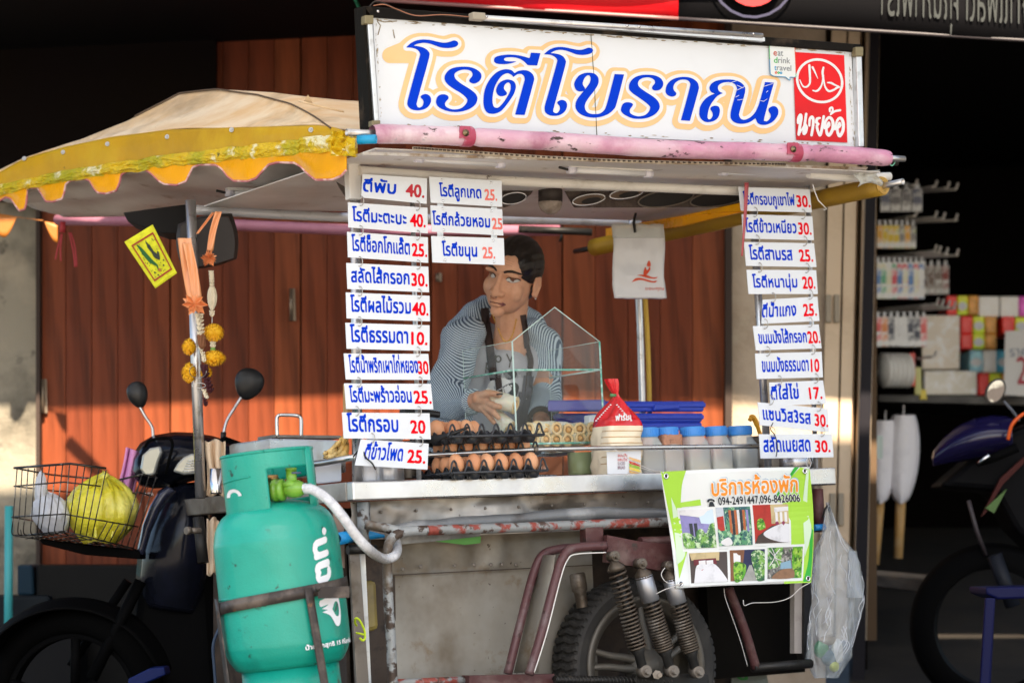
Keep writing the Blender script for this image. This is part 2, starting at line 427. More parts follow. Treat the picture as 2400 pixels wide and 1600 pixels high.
# ------------------------------------------------------------------ camera
cd = bpy.data.cameras.new('camera'); cam = bpy.data.objects.new('camera', cd); COL.objects.link(cam); SC.camera = cam
rt = R0 * _c - U0 * _s; up = R0 * _s + U0 * _c
M_ = Matrix((rt, up, -FW)).transposed().to_4x4(); M_.translation = CAM; cam.matrix_world = M_
cd.lens = 90; cd.sensor_width = 36; cd.clip_start = .1; cd.clip_end = 2000
cd.dof.use_dof = True; cd.dof.focus_distance = 6.55; cd.dof.aperture_fstop = 3.4
SC.view_settings.view_transform = 'Standard'; SC.view_settings.look = 'None'; SC.view_settings.gamma = 1; SC.view_settings.exposure = 1.8
# ------------------------------------------------------------------ ground and street
YF = 8.9
ASPH = mat('asphalt', (.035, .034, .033), .85, 0, [((.09, .085, .08), 3, .45, .7), ((.018, .018, .018), 60, .5, .6)], bump=.004, bscale=90)
g = MB().add([(-300, -300, .03), (300, -300, .03), (300, 300, .03), (-300, 300, .03)], [(0, 1, 2, 3)], False); tag(obj('ground', g, ASPH), kind='structure')
CONC = mat('street_concrete', (.27, .25, .22), .85, 0, [((.22, .20, .17), 1.5, .45, .7), ((.2, .18, .16), 20, .6, .7)], bump=.003, bscale=60)
g = MB().add([(-60, -60, .034), (60, -60, .034), (60, 5.3, .034), (-60, 5.3, .034)], [(0, 1, 2, 3)], False); tag(obj('bounce_road', g, CONC), kind='structure')  # unseen pale strip of street, added to bounce sunlight up under the roof
TILE = mat('shop_tile', (.028, .022, .016), .9, 0, [((.012, .010, .008), 3, .45, .7)], bump=.001)
g = MB().slab([P(1990, 1640, 8.5), P(2700, 1640, 8.5), P(2700, 1235, 12.4), P(1990, 1235, 12.4)], V((0, 0, -.12))); tag(obj('pavement', g, TILE), kind='structure')
# unseen tarpaulin added above the cart to shade it and let soft light through
t = thing('shade_tarpaulin', 'unseen tarpaulin on poles, added high above the cart to shade it', 'tarpaulin')
TP = mat('tarp_sheet', (.78, .76, .70), .8, 0, spec=.1)
_n = TP.node_tree.nodes; _k = TP.node_tree.links; _t = _n.new('ShaderNodeBsdfTranslucent'); _t.inputs[0].default_value = (.62, .72, .86, 1); _m = _n.new('ShaderNodeMixShader'); _m.inputs[0].default_value = .27
_o = [q for q in _n if q.type == 'OUTPUT_MATERIAL'][0]; _k.new(_n['Principled BSDF'].outputs[0], _m.inputs[1]); _k.new(_t.outputs[0], _m.inputs[2]); _k.new(_m.outputs[0], _o.inputs[0])
obj('sheet', MB().grid(lambda u, v: V((lerp(-4.5, 5.5, u), lerp(3.0, 7.02, v), 2.72 + .03 * math.sin(u * 17) + .08 * v * (1 - v))), 30, 8), TP, t)
for x in (-4.3, 5.3):
    for y in (3.1, 6.9): obj('pole', MB().tube([(x, y, .03), (x, y, 2.72)], .025), TP, t)
# ------------------------------------------------------------------ facade
PLAST = mat('plaster', (.30, .27, .21), .85, 0, [((.10, .09, .07), 2.6, .42, .6), ((.42, .36, .27), 4, .5, .7), ((.07, .065, .055), 9, .62, .72), ((.24, .09, .05), 3.1, .68, .74)], bump=.01, bscale=14)
PLAST2 = mat('plaster_pillar', (.47, .38, .29), .85, 0, [((.33, .26, .19), 2.6, .42, .6), ((.55, .48, .38), 4, .5, .7), ((.22, .08, .05), 5, .7, .76)], bump=.008, bscale=14)
def pq(x0, y0, x1, y1, Y): return [P(x0, y1, Y), P(x1, y1, Y), P(x1, y0, Y), P(x0, y0, Y)]
g = MB().slab(pq(-420, -300, 84, 1760, YF - .02), V((0, .3, 0))); tag(obj('plaster_wall', g, PLAST), 'weathered grey plaster wall left of the wooden door', 'wall')
g = MB().slab(pq(1716, -300, 1935, 1760, YF - .02), V((0, .3, 0))); tag(obj('plaster_pillar', g, PLAST2), 'beige plaster pillar between the wooden door and the folding gate', 'wall')
DWALL = mat('dark_board', (.006, .004, .003), .9, 0, [((.006, .004, .004), 2, .4, .6)], spec=.1)  # near-black, puts the deep shade above the door into the colour
g = MB().slab(pq(-420, -420, 505, 470, YF - .06), V((0, .05, 0))); tag(obj('dark_board', g, DWALL), 'added black board standing for the deep shade above the wooden door at left', 'wall')
# wooden folding door: leaves of boards
def wood(i):
    c = [(.20, .048, .018), (.165, .038, .015), (.225, .058, .021), (.15, .034, .014)][i % 4]
    return mat('teak_%d' % i, c, .42, 0, [(tuple(x * .55 for x in c), 5, .45, .68, (9, 9, .5)), (tuple(min(1, x * 1.35) for x in c), 3, .5, .7, (6, 6, .35)), (tuple(x * .3 for x in c), 40, .72, .76)], bump=.0012, bscale=18, bstretch=(9, 9, .4), rvar=.08, spec=.15)
WD = [wood(i) for i in range(6)]
t = thing('folding_door', 'brown wooden folding door of upright boards behind the food cart', 'door')
xs = [92, 399, 705, 1010, 1318, 1700]; k = 0
JAMB = mat('dark_jamb', (.035, .02, .014), .7)
for i in range(5):
    lf = MB(); x0, x1 = xs[i] + 1.4, xs[i + 1] - 1.4; lf.slab(pq(x0, -300, x1, 1740, YF + .03), V((0, .03, 0)))
    leaf = obj('door_leaf', lf, WD[i], t)
    nb = 5; bw = (x1 - x0) / nb
    for j in range(nb):
        bx0, bx1 = x0 + j * bw + .45, x0 + (j + 1) * bw - .45; dz = random.uniform(-.0015, .0015)
        b = MB().slab(pq(bx0, -300, bx1, 1740, YF + .0 + dz), V((0, .028, 0)))
        obj('board', b, WD[(i * 2 + j * 3 + (j == 2)) % 6], leaf, bevel=.0018)
for x, y0, y1 in ((100, 888, 968), (682, 676, 752), (1025, 640, 660)):
    h = MB().tube([P(x, y0, YF - .03), P(x, y1, YF - .03)], .006); h.box(P(x + 5, (y0 + y1) / 2, YF - .012), .008, .004, (y1 - y0) * .5 * YF / 6000)
    obj('hinge', h, mat('hinge', (.25, .2, .15), .4, .7), t)
obj('door_jamb', MB().slab(pq(84, -200, 93, 1740, YF - .05), V((0, .16, 0))), JAMB, t)
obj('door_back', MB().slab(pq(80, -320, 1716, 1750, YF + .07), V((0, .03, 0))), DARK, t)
obj('door_jamb', MB().slab(pq(1700, -300, 1716, 1740, YF - .05), V((0, .16, 0))), JAMB, t)
# beige folding metal gate + dark frame
BEIGE = mat('beige_metal', (.60, .47, .33), .5, 0, [((.45, .34, .23), 5, .5, .75)], bump=.0006)
t = thing('folding_gate', 'beige folded metal gate standing beside the plaster pillar', 'gate')
pr = [(1935, 0), (1968, .0), (1968, .10), (1976, .1), (1976, 0), (2000, 0), (2006, .09), (2014, .09), (2018, .0), (2036, 0), (2046, .05)]
top, bot = -200, 1500
def gx(x, y): return x - (y - 900) * .022 - 4
pn = [[0, 1, 2], [3, 4, 5, 6], [7, 8, 9, 10]]
for pl in pn:
    m = MB()
    for q in range(len(pl) - 1):
        (xa, da), (xb, db) = pr[pl[q]], pr[pl[q + 1]]
        m.add([P(gx(xa, bot), bot, YF + da - .05), P(gx(xb, bot), bot, YF + db - .05), P(gx(xb, top), top, YF + db - .05), P(gx(xa, top), top, YF + da - .05)], [(0, 1, 2, 3)], False)
    obj('gate_panel', m, BEIGE, t, solid=.006)
LOCK = mat('lock_grey', (.3, .26, .2), .6)
for (x, y0, y1) in ((1948, 690, 755), (1958, 1155, 1230)):
    for d in (0, 20): obj('latch', MB().slab(pq(x + d - 12, y0, x + d, y1, YF - .07), V((0, .02, 0))), LOCK, t, bevel=.002)
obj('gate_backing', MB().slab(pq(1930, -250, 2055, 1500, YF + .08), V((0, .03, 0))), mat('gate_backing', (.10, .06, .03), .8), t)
FRM = mat('shop_frame', (.009, .008, .012), .6, spec=.2)
m = MB().hexa([P(1992, 1780, YF - .08), P(2022, 1780, YF - .08), P(2022, 1780, YF + .08), P(1992, 1780, YF + .08), P(2044, -100, YF - .08), P(2066, -100, YF - .08), P(2066, -100, YF + .08), P(2044, -100, YF + .08)])
tag(obj('door_post', m, FRM), 'dark grey upright frame at the edge of the open shop', 'frame')
# shop interior
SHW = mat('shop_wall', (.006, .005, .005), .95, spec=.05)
t = thing('shop_room', 'black unlit interior of the shop on the right', 'shop', kind='structure')
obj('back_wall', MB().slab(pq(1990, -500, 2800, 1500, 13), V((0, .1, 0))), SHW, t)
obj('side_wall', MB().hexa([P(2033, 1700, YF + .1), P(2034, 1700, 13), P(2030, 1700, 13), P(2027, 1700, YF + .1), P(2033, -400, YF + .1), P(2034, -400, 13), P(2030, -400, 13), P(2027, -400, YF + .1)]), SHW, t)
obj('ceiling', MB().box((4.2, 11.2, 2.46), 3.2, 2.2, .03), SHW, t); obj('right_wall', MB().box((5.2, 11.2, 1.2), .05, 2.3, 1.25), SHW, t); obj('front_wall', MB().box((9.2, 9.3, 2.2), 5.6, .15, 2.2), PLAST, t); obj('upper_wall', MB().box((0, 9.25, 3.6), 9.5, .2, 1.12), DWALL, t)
# awning over the pavement with its banner
AWN = mat('awning_sheet', (.006, .006, .007), .8, spec=.1)
t = thing('shop_awning', 'black shop awning above the cart with a red and black banner edge', 'awning')
def bp(x, f): y = 2 + (x - 900) * .0625; return P(x, y - f * 260, 7.78)
ab_ = [P(-900, -190, 7.78), P(880, -2, 7.78), P(2900, 126, 7.78)]
zt = P(1600, -150, 7.78).z
obj('canopy_sheet', MB().hexa([V((-5, 7.66, 2.36)), V((6, 7.66, 2.36)), V((6, 8.98, 2.42)), V((-5, 8.98, 2.42)), V((-5, 7.66, 2.40)), V((6, 7.66, 2.40)), V((6, 8.98, 2.46)), V((-5, 8.98, 2.46))]), AWN, t)
BK = mat('banner_black', (.003, .003, .004), .8, spec=.1); RD = mat('banner_red', (.62, .006, .012), .35, 0, [((.35, .0, .01), 5, .5, .7)], spec=.6); EDG = mat('banner_hem', (.25, .12, .12), .4); EDK = mat('banner_hem_dark', (.035, .03, .035), .45)
for (xa, xb, mm, nm) in ((880, 1590, RD, 'banner'), (1590, 2900, BK, 'banner')):
    m = MB().grid(lambda u, v: bp(lerp(xa, xb, u), v) + V((0, .01 * math.sin(u * 9 + v * 3), 0)), 20, 4); obj(nm, m, mm, t, solid=.003)
    m = MB().tube([bp(lerp(xa, xb, k / 12), 0) + V((0, -.005, 0)) for k in range(13)], .006); obj('hem', m, EDG if mm is RD else EDK, t)
def emb(x, y): return P(x, y, 7.76)
m = MB(); fill(m, outline([], [([(1765 + 100 * math.cos(a * .3), -64 + 105 * math.sin(a * .3)) for a in range(22)], 3)], s=1), emb); obj('emblem_ring', m, mat('emblem_blue', (.012, .012, .05), .5), t)
m = MB(); fill(m, [[(1765 + 72 * math.cos(a * .2618), -62 + 78 * math.sin(a * .2618)) for a in range(24)]], lambda x, y: P(x, y, 7.755)); obj('emblem_disc', m, mat('emblem_red', (.4, .01, .015), .5), t)
GREY = mat('banner_letter', (.045, .05, .05), .7, spec=.1)
m = MB(); text(m, 'กาแฟสด คุณภาพเรา', 0, 1, 0, 1, lambda x, y: P(2405 - x * 340, 40 + (1 - x) * 22 + y * 78 - 4, 7.76), grow=.02, res=40)
obj('banner_lettering', m, GREY, t)
m = MB().tube(sp([P(822, -20, 8.1), P(838, 10, 8.05), P(846, 30, 7.9)]), .006); tag(obj('green_rope', m, mat('rope_green', (.05, .35, .2), .7)), 'thin green rope above the left end of the sign', 'rope')
# pipe and stool things at far left
m = MB().tube([P(21, 1185, 8.4), P(19, 1560, 8.4)], .014); tag(obj('water_pipe', m, mat('pipe_teal', (.06, .4, .42), .45)), 'light blue plastic pipe standing against the left plaster wall', 'pipe')
# ================================================================== food cart
cart = thing('food_cart', 'stainless steel street food cart with yellow canopy, price boards and one spoked wheel', 'food cart')
A1, _, _ = ab(C(1957, 1100, 0))
B1 = ab(S(424, 1168, 0))[1]
TH = .047
m = MB().cbox(-.002, A1, -.004, .028, CZ - TH, CZ)
m.cbox(0, A1, .0, .02, CZ - TH + .004, CZ - .004)
obj('counter_edge', MB().cbox(-.002, A1, -.004, .03, CZ - TH, CZ), STEEL, cart, bevel=.004)
obj('counter_edge', MB().cbox(-.004, .028, .031, B1, CZ - TH, CZ), STEELD, cart, bevel=.003)
obj('counter_edge', MB().cbox(A1 - .03, A1 - .002, .031, 1.0, CZ - TH, CZ), STEELD, cart, bevel=.003)
obj('counter_top', MB().cbox(.03, A1 - .032, .032, 1.0, CZ - .012, CZ - .004), STEEL, cart)
# dented apron strip below the counter
apz0, apz1 = ab(C(1200, 1250, .05))[2], CZ - TH - .001
def apron(u, v):
    a = lerp(.02, A1 - .03, u); z = lerp(apz0, apz1, v)
    d = noise.noise(V((a * 9, z * 14, 0))) * .02 + abs(noise.noise(V((a * 22, z * 30, 3)))) * .012
    return L(a, .05 + d, z)
obj('apron_panel', MB().grid(apron, 110, 12), STEELD, cart)
for k in range(14): obj('rivet', MB().ell(L(.1 + k * .1, .045, apz1 - .028), .004, .004, .004, n=8, m=6), STEELD, cart)
# underframe box panels
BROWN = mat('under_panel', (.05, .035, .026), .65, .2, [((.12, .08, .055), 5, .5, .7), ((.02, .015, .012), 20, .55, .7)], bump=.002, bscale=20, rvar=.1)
zb = C(1100, 1640, .1)[2]
aP0, aP1 = ab(C(921, 1400, .1))[0], ab(C(1392, 1400, .1))[0]
def panel(u, v):
    a = lerp(aP0, aP1, u); z = lerp(zb, CZ - TH - .03, v)
    d = noise.noise(V((a * 3, z * 3, 1))) * .006 + noise.noise(V((a * 7, z * 9, 1))) * .0035 + (noise.noise(V((a * 16, z * 10, 3))) * .010 if z > C(1100, 1340, .1)[2] else 0)
    return L(a, .10 + d, z)
obj('body_panel', MB().grid(panel, 80, 60), GALV, cart)
zl = C(1100, 1338, .09)[2]
m = MB(); m.cbox(aP0, aP1, .0905, .093, zl - .0012, zl + .0012)
obj('panel_seam', m, BROWN, cart)
for px, py in ((985, 1327), (1065, 1325), (1110, 1323), (1150, 1323), (1176, 1322), (1209, 1323), (943, 1333)):
    p = C(px, py, .088); m = MB(); m.lathe(p, -W, [(0, 0), (.0045, 0), (.005, .003), (.002, .004), (0, .002)], n=10); obj('rivet', m, STEELD, cart)
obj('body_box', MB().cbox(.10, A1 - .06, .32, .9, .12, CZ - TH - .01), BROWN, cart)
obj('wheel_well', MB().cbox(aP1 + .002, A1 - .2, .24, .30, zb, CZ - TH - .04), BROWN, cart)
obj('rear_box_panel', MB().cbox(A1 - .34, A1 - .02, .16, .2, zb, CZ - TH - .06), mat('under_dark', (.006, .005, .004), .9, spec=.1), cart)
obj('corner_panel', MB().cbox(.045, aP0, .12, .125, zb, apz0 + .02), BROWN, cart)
# counter posts, rails
def cp(px, py, b): return C(px, py, b)
def tubep(name, pts, r, mt, par=cart, n=14, k=5, **kw):
    p = sp(pts, k) if len(pts) > 2 else [V(q) for q in pts]
    return obj(name, MB().tube(p, r, n=n, **kw), mt, par)
tubep('corner_post', [C(832, 372, .045), C(838, 1135, .045)], .0135, GALVT)
m = MB(); q0, q1 = C(827, 366, .02), C(826, 468, .02)
m.box(lerp(q0, q1, .5), .0165, .014, (q0 - q1).length / 2, U, W); obj('post_sleeve', m, WHITE, cart, bevel=.002)
tubep('slotted_bar', [C(966, 440, .01), C(982, 1125, .03)], .0085, ALU, n=4)
tubep('corner_post', [C(1762, 440, .05), C(1801, 1110, .04)], .0105, GALVT)
tubep('slotted_bar', [C(1893, 430, .04), C(1912, 1108, .03)], .0085, ALU, n=4)
tubep('front_rail', [C(838, 1072, .03), C(1000, 1066, .028), C(1300, 1052, .028), C(1792, 1045, .028)], .0062, STEEL, n=12)
tubep('side_rail', [C(838, 1070, .035), S(790, 1078, .0), S(735, 1087, .0), S(560, 1108, 0)], .0085, STEEL, n=12)
tubep('rail_stub', [C(1255, 1052, .028), C(1256, 1112, .028)], .0045, STEEL)
m = MB(); m.ell(C(1255, 1053, .025), .008, .008, .008, n=10, m=8); obj('rail_weld', m, STEELD, cart)
BB = .77
aL = -.07
zc = 1.56
pb = P(470, 1162, 6.84)
tubep('rear_post', [pb - Z * .005, P(447, 470, 6.9)], .0145, GALVT)
tubep('rear_post', [P(1507, 1010, 7.7), P(1497, 700, 7.7), P(1479, 505, 7.7)], .011, GALVT)
tubep('yellow_hose', [P(1523, 1005, 7.66), P(1518, 800, 7.66), P(1505, 600, 7.66)], .0075, mat('hose_yellow', (.62, .38, .04), .5))
# lower pieces under the rear left post
tubep('socket_pipe', [P(465, 1212, 6.86), P(476, 1318, 6.84)], .0155, BLACKM)
m = MB().tube([P(444, 1243, 6.8), P(470, 1243, 6.82)], .008, n=6); m.tube([P(436, 1243, 6.79), P(446, 1243, 6.8)], .011, n=6); obj('bolt', m, STEELD, cart)
# rusty square legs at the front left corner
obj('corner_leg', MB().tube([C(852, 1176, .03), C(854, 1284, .03)], .0185, n=4, flat=U + W * .01), RUSTG, cart)
tubep('cross_bar', [C(815, 1288, .02), C(880, 1286, .02)], .011, BLACKM)
m = MB().slab([C(820, 1295, .03), C(843, 1295, .03), C(868, 1640, .03), C(838, 1640, .03)], W * .01)
obj('angle_iron', m, STEELD, cart, bevel=.001)
obj('angle_iron', MB().slab([C(844, 1295, .035), C(856, 1295, .035), C(872, 1640, .035), C(864, 1640, .035)], W * .03), ALU, cart)
LAMP = mat('lamp_amber', (.28, .22, .06), .25, 0, [((.12, .09, .04), 4, .45, .7)], spec=.6)
m = MB().slab([C(848, 1362, .07), C(884, 1358, .07), C(890, 1475, .07), C(856, 1482, .07)], W * .03); obj('side_lamp', m, LAMP, cart, bevel=.012)
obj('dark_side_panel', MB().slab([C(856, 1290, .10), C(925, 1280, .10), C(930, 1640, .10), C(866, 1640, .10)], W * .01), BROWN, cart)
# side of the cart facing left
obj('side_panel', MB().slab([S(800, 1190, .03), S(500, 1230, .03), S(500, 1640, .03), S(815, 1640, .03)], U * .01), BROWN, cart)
SL = mat('side_sheet', (.34, .25, .2), .5, .3, [((.2, .13, .1), 4, .5, .7)])
obj('side_sheet', MB().slab([C(782, 1200, .06), C(806, 1196, .06), C(808, 1330, .06), C(784, 1330, .06)], W * .006), SL, cart)
# front bumper pipes
tubep('bumper_pipe', [C(855, 1228, -.01), C(900, 1236, -.03), C(935, 1244, -.045)], .012, RUSTG)
tubep('bumper_pipe', [C(922, 1640, -.05), C(916, 1500, -.05), C(910, 1400, -.05), C(908, 1300, -.05), C(918, 1262, -.05), C(948, 1246, -.05), C(1000, 1242, -.05)], .0125, RUSTG, k=8)
tubep('bumper_rail', [C(1000, 1242, -.05), C(1200, 1236, -.05), C(1400, 1228, -.05), C(1900, 1211, -.05)], .0125, RUSTW, k=12)
TARP = mat('grey_tarp', (.17, .18, .19), .35, .2, [((.32, .33, .34), 7, .5, .65), ((.09, .08, .075), 5, .55, .7)], bump=.004, bscale=14)
def roll(u, v):
    p = C(lerp(925, 1880, u), lerp(1226, 1192, min(1, u * 2)) + 12 + (8 * (u - .5) if u > .5 else 0), .012); a = v * 2 * math.pi
    r = .020 * (1 + .25 * noise.noise(V((u * 14, v * 2, 0)))) * min(1, .5 + u * 8)
    return p + W * math.cos(a) * r + Z * math.sin(a) * r * .9
obj('rolled_tarp', MB().grid(roll, 90, 14), TARP, cart)
m = MB().slab([C(930, 1256, .05), C(1128, 1243, .05), C(1124, 1258, .05), C(940, 1275, .05)], W * .002); obj('tarp_flap', m, TARP, cart)
m = MB().slab([C(1020, 1268, .045), C(1127, 1256, .045), C(1126, 1272, .045), C(1090, 1276, .045)], W * .002)
obj('green_lining', m, mat('tarp_green', (.09, .30, .06), .5), cart)
# fender frames
FR = mat('fender_maroon', (.10, .042, .045), .38, .1, [((.15, .11, .11), 14, .5, .7), ((.05, .025, .022), 40, .6, .68)], bump=.0012, bscale=70, rvar=.1)
tubep('fender_pipe', [C(1190, 1578, -.02), C(1222, 1450, -.02), C(1250, 1345, .0), C(1272, 1300, .0), C(1310, 1286, .0), C(1345, 1283, .0)], .0115, FR, k=8)
tubep('fender_pipe', [C(1240, 1580, -.09), C(1270, 1480, -.09), C(1304, 1350, -.09), C(1320, 1305, -.09), C(1345, 1284, -.09), C(1420, 1278, -.09)], .0118, FR, k=8)
m = MB().grid(lambda u, v: lerp(C(lerp(1205, 1262, u), 1575, lerp(.0, -.07, u)), C(lerp(1268, 1302, u), 1300, lerp(.0, -.07, u)), v), 2, 6); obj('fender_strip', m, GALV, cart, solid=.002)
tubep('fender_trim', [C(1252, 1575, -.1), C(1282, 1480, -.1), C(1314, 1355, -.1), C(1330, 1312, -.1), C(1350, 1298, -.1), C(1420, 1294, -.1)], .0016, WHITE, k=8)
m = MB().slab([C(1372, 1226, -.06), C(1414, 1223, -.06), C(1415, 1277, -.06), C(1374, 1280, -.06)], W * .03); obj('hanger_plate', m, MAROON, cart, bevel=.002)
m = MB().slab([C(1424, 1253, -.085), C(1500, 1268, -.085), C(1600, 1276, -.085), C(1600, 1345, -.085), C(1530, 1334, -.085), C(1421, 1317, -.085)], W * .02); obj('shock_bracket', m, MAROON, cart, bevel=.002)
tubep('frame_tube', [C(1500, 1268, -.05), C(1900, 1258, -.03)], .012, MAROON)
tubep('rear_brace', [C(1708, 1378, -.03), C(1745, 1475, -.03), C(1772, 1565, -.03)], .0125, MAROON)
tubep('lower_frame', [C(1765, 1564, -.03), C(1900, 1554, -.03)], .0125, BLACKM)
m = MB().slab([C(1862, 1350, .02), C(1884, 1350, .02), C(1880, 1530, .02), C(1862, 1530, .02)], W * .02); obj('white_leg', m, mat('leg_white', (.42, .38, .35), .6, 0, [((.2, .17, .15), 9, .5, .7)]), cart)
m = MB().slab([C(1886, 1250, .01), C(1904, 1250, .01), C(1901, 1560, .01), C(1884, 1560, .01)], W * .03); obj('dark_leg', m, RUSTG if 0 else BLACKM, cart)
tubep('rear_corner_post', [C(1916, 1145, .02), C(1921, 1246, .02)], .0155, MAROON)
m = MB().tube([C(1908, 1236, .0), C(1932, 1234, .0)], .009, n=10); obj('blue_cap', m, mat('cap_blue', (.02, .25, .6), .4), cart)
tubep('hook', sp([C(1928, 1212, -.01), C(1934, 1192, -.02), C(1942, 1186, -.02), C(1944, 1200, -.02)]), .003, BLACKM)
# bottom beams
m = MB().slab([C(1100, 1582, -.06), C(1300, 1578, -.06), C(1303, 1640, -.06), C(1100, 1640, -.06)], W * .04); obj('floor_beam', m, MAROON, cart, bevel=.002)
tubep('bottom_rail', [C(925, 1600, -.03), C(1110, 1592, -.03)], .010, RUSTW)
sc = [C(lerp(1300, 1570, k / 220), 1592 + 4 * k / 220, -.09) + (Z * math.sin(k * .9) + W * math.cos(k * .9)) * .010 for k in range(221)]
obj('tension_spring', MB().tube(sc, .0028, n=6), BLACKM, cart)
obj('spring_core', MB().tube([C(1300, 1592, -.09), C(1570, 1596, -.09)], .0085), BLACKM, cart)
# wheel
wc = C(1516, 1560, -.02); Rt = .2245
def wp(r, th, d): return wc + U * (r * math.cos(th)) + Z * (r * math.sin(th)) + W * d
m = MB()
prof = [(.180, .004), (.19, .0), (.208, -.003), (.217, .002), (.2215, .010), (.2245, .03), (.2255, .055), (.2245, .08), (.2215, .102), (.217, .112), (.20, .116), (.18, .110), (.178, .06), (.180, .004)]
def tyre(u, v):
    k = v * (len(prof) - 1); i = min(int(k), len(prof) - 2); r = lerp(prof[i][0], prof[i + 1][0], k - i); d = lerp(prof[i][1], prof[i + 1][1], k - i); th = u * 2 * math.pi
    if r > .216:
        ph = (u * 62 + .35 * abs(((d / .115) * 4) % 2 - 1)) % 1
        r += .0045 if ph > .42 else -.002
        if abs(d - .055) < .004: r -= .004
    return wp(r, th, d)
wh = obj('wheel', MB().grid(tyre, 496, 52, smooth=False), RUBBER, cart)
wh['label'] = 'black tyre with worn tread blocks on a grey cast wheel'
RIM = mat('rim_grey', (.12, .11, .095), .5, .4, [((.09, .075, .055), 9, .5, .7)], bump=.001)
m = MB(); m.lathe(wc, W, [(.150, .03), (.153, .012), (.160, .008), (.166, .002), (.172, -.003), (.180, -.004), (.1835, .001), (.182, .012), (.172, .02), (.168, .09), (.15, .095)], n=72); obj('rim', m, RIM, wh)
for k in range(5):
    th = k * 2 * math.pi / 5 + R(26)
    for sg in (-1, 1):
        pts = [wp(.03, th + sg * .35, .0), wp(.07, th + sg * .20, .004), wp(.115, th + sg * .13, .012), wp(.158, th + sg * .14, .02)]
        m = MB(); p = sp(pts, 5); m.tube(p, [.012 - .004 * i / len(p) for i in range(len(p))], n=8); obj('spoke', m, RIM, wh)
m = MB(); m.lathe(wc, W, [(0, -.03), (.02, -.03), (.026, -.022), (.04, -.014), (.05, .0), (.052, .03), (.03, .06), (0, .06)], n=32); obj('hub', m, RIM, wh)
# shock absorbers
SPR = mat('spring_steel', (.10, .08, .062), .45, .6, [((.07, .04, .025), 30, .55, .66), ((.3, .27, .24), 12, .55, .7)], bump=.0008)
for (xt, yt, xb, yb, ch, bb) in ((1437, 1303, 1508, 1572, 0, -.115), (1500, 1320, 1572, 1572, 1, -.118), (1566, 1326, 1631, 1574, 1, -.12)):
    a, b = C(xt, yt, bb), C(xb, yb, bb - .01); t_ = (b - a); Ln = t_.length; t_.normalize(); x = W.cross(t_).normalized(); y = t_.cross(x)
    sh = MB(); sh.tube([a - t_ * .0, a + t_ * Ln * .9], .0095, n=12)
    sk = obj('shock_absorber', sh, BLACKM, cart)
    n = 420; s0, s1 = (.34 if ch else .10), .80; pts = []
    for i in range(n + 1):
        f = i / n; g2 = f ** .8; h = lerp(s0, s1, g2) * Ln; an = f * 2 * math.pi * (16 if ch else 19)
        pts.append(a + t_ * h + x * (.0215 * math.cos(an)) + y * (.0215 * math.sin(an)))
    obj('coil_spring', MB().tube(pts, .0033, n=6), SPR, sk)
    eye = MB(); eye.tube([a - y * .014 + x * 0, a + y * .014], .0135, n=16); eye.tube([a - W * .024, a + W * .016], .0075, n=6); eye.lathe(a + t_ * .008, t_, [(.008, 0), (.012, .008), (.022, .018), (.024, .03), (.0, .03)], n=20)
    obj('top_mount', eye, SPR, sk)
    if ch:
        c2 = MB(); c2.lathe(a + t_ * .03, t_, [(.020, 0), (.0235, .004), (.0235, Ln * .24), (.021, Ln * .25), (0, Ln * .25)], n=24); obj('chrome_cover', c2, mat('worn_chrome', (.36, .37, .4), .38, .8, [((.25, .2, .16), 16, .5, .7)]), sk)
    lw = MB(); lw.lathe(a + t_ * Ln * .79, t_, [(.019, 0), (.021, .004), (.013, .02), (.0125, Ln * .17), (.009, Ln * .2)], n=16)
    obj('lower_sleeve', lw, BLACKM, sk)
    bt = MB(); bt.tube([b - W * .028, b + W * .02], .009, n=6); bt.tube([b - W * .016, b + W * .012], .0155, n=16); obj('bottom_bolt', bt, STEELD, sk)
m = MB().slab([C(1490, 1578, -.10), C(1660, 1578, -.10), C(1670, 1640, -.10), C(1490, 1640, -.10)], W * .02); obj('axle_plate', m, BLACKM, cart, bevel=.003)
m = MB().tube([C(1540, 1580, -.15), C(1540, 1580, -.05)], .012, n=6); m.tube([C(1547, 1581, -.17), C(1543, 1580, -.1)], .006, n=10); obj('axle_nut', m, STEELD, cart)
m = MB().lathe(C(1352, 1342, .03), V((.12, 0, -1)), [(0, 0), (.018, .0), (.021, .004), (.021, .045), (.016, .05), (.016, .09)], n=20); obj('rear_damper', m, SPR, cart)

# ------------------------------------------------------------------ roof
CEIL = mat('ceiling_white', (.72, .70, .68), .5, 0, [((.52, .48, .44), 2.2, .45, .7), ((.3, .24, .19), 11, .62, .75)], bump=.002, bscale=4, rvar=.08)
zr = C(1400, 408, 0)[2]
m = MB(); fa = -.215
m.slab([L(-.01, fa, zr), L(A1 + .045, fa, zr), L(A1 + .045, .78, zr), L(-.02, .78, zr), L(-.36, 1.35, zr - .03), L(-.40, 1.6, zr - .04), L(-.42, 1.62, zr - .01)][:4], Z * .003)
obj('ceiling_sheet', m, CEIL, cart)
bbot_ = [(-12, 452), (58, 434), (150, 415), (260, 398), (400, 378), (520, 366), (640, 352), (745, 345), (790, 344), (818, 350)]
def at_(line, x):
    for (xa, ya), (xb, yb) in zip(line, line[1:]):
        if x <= xb or (xb, yb) == line[-1]: return lerp(ya, yb, (x - xa) / (xb - xa))
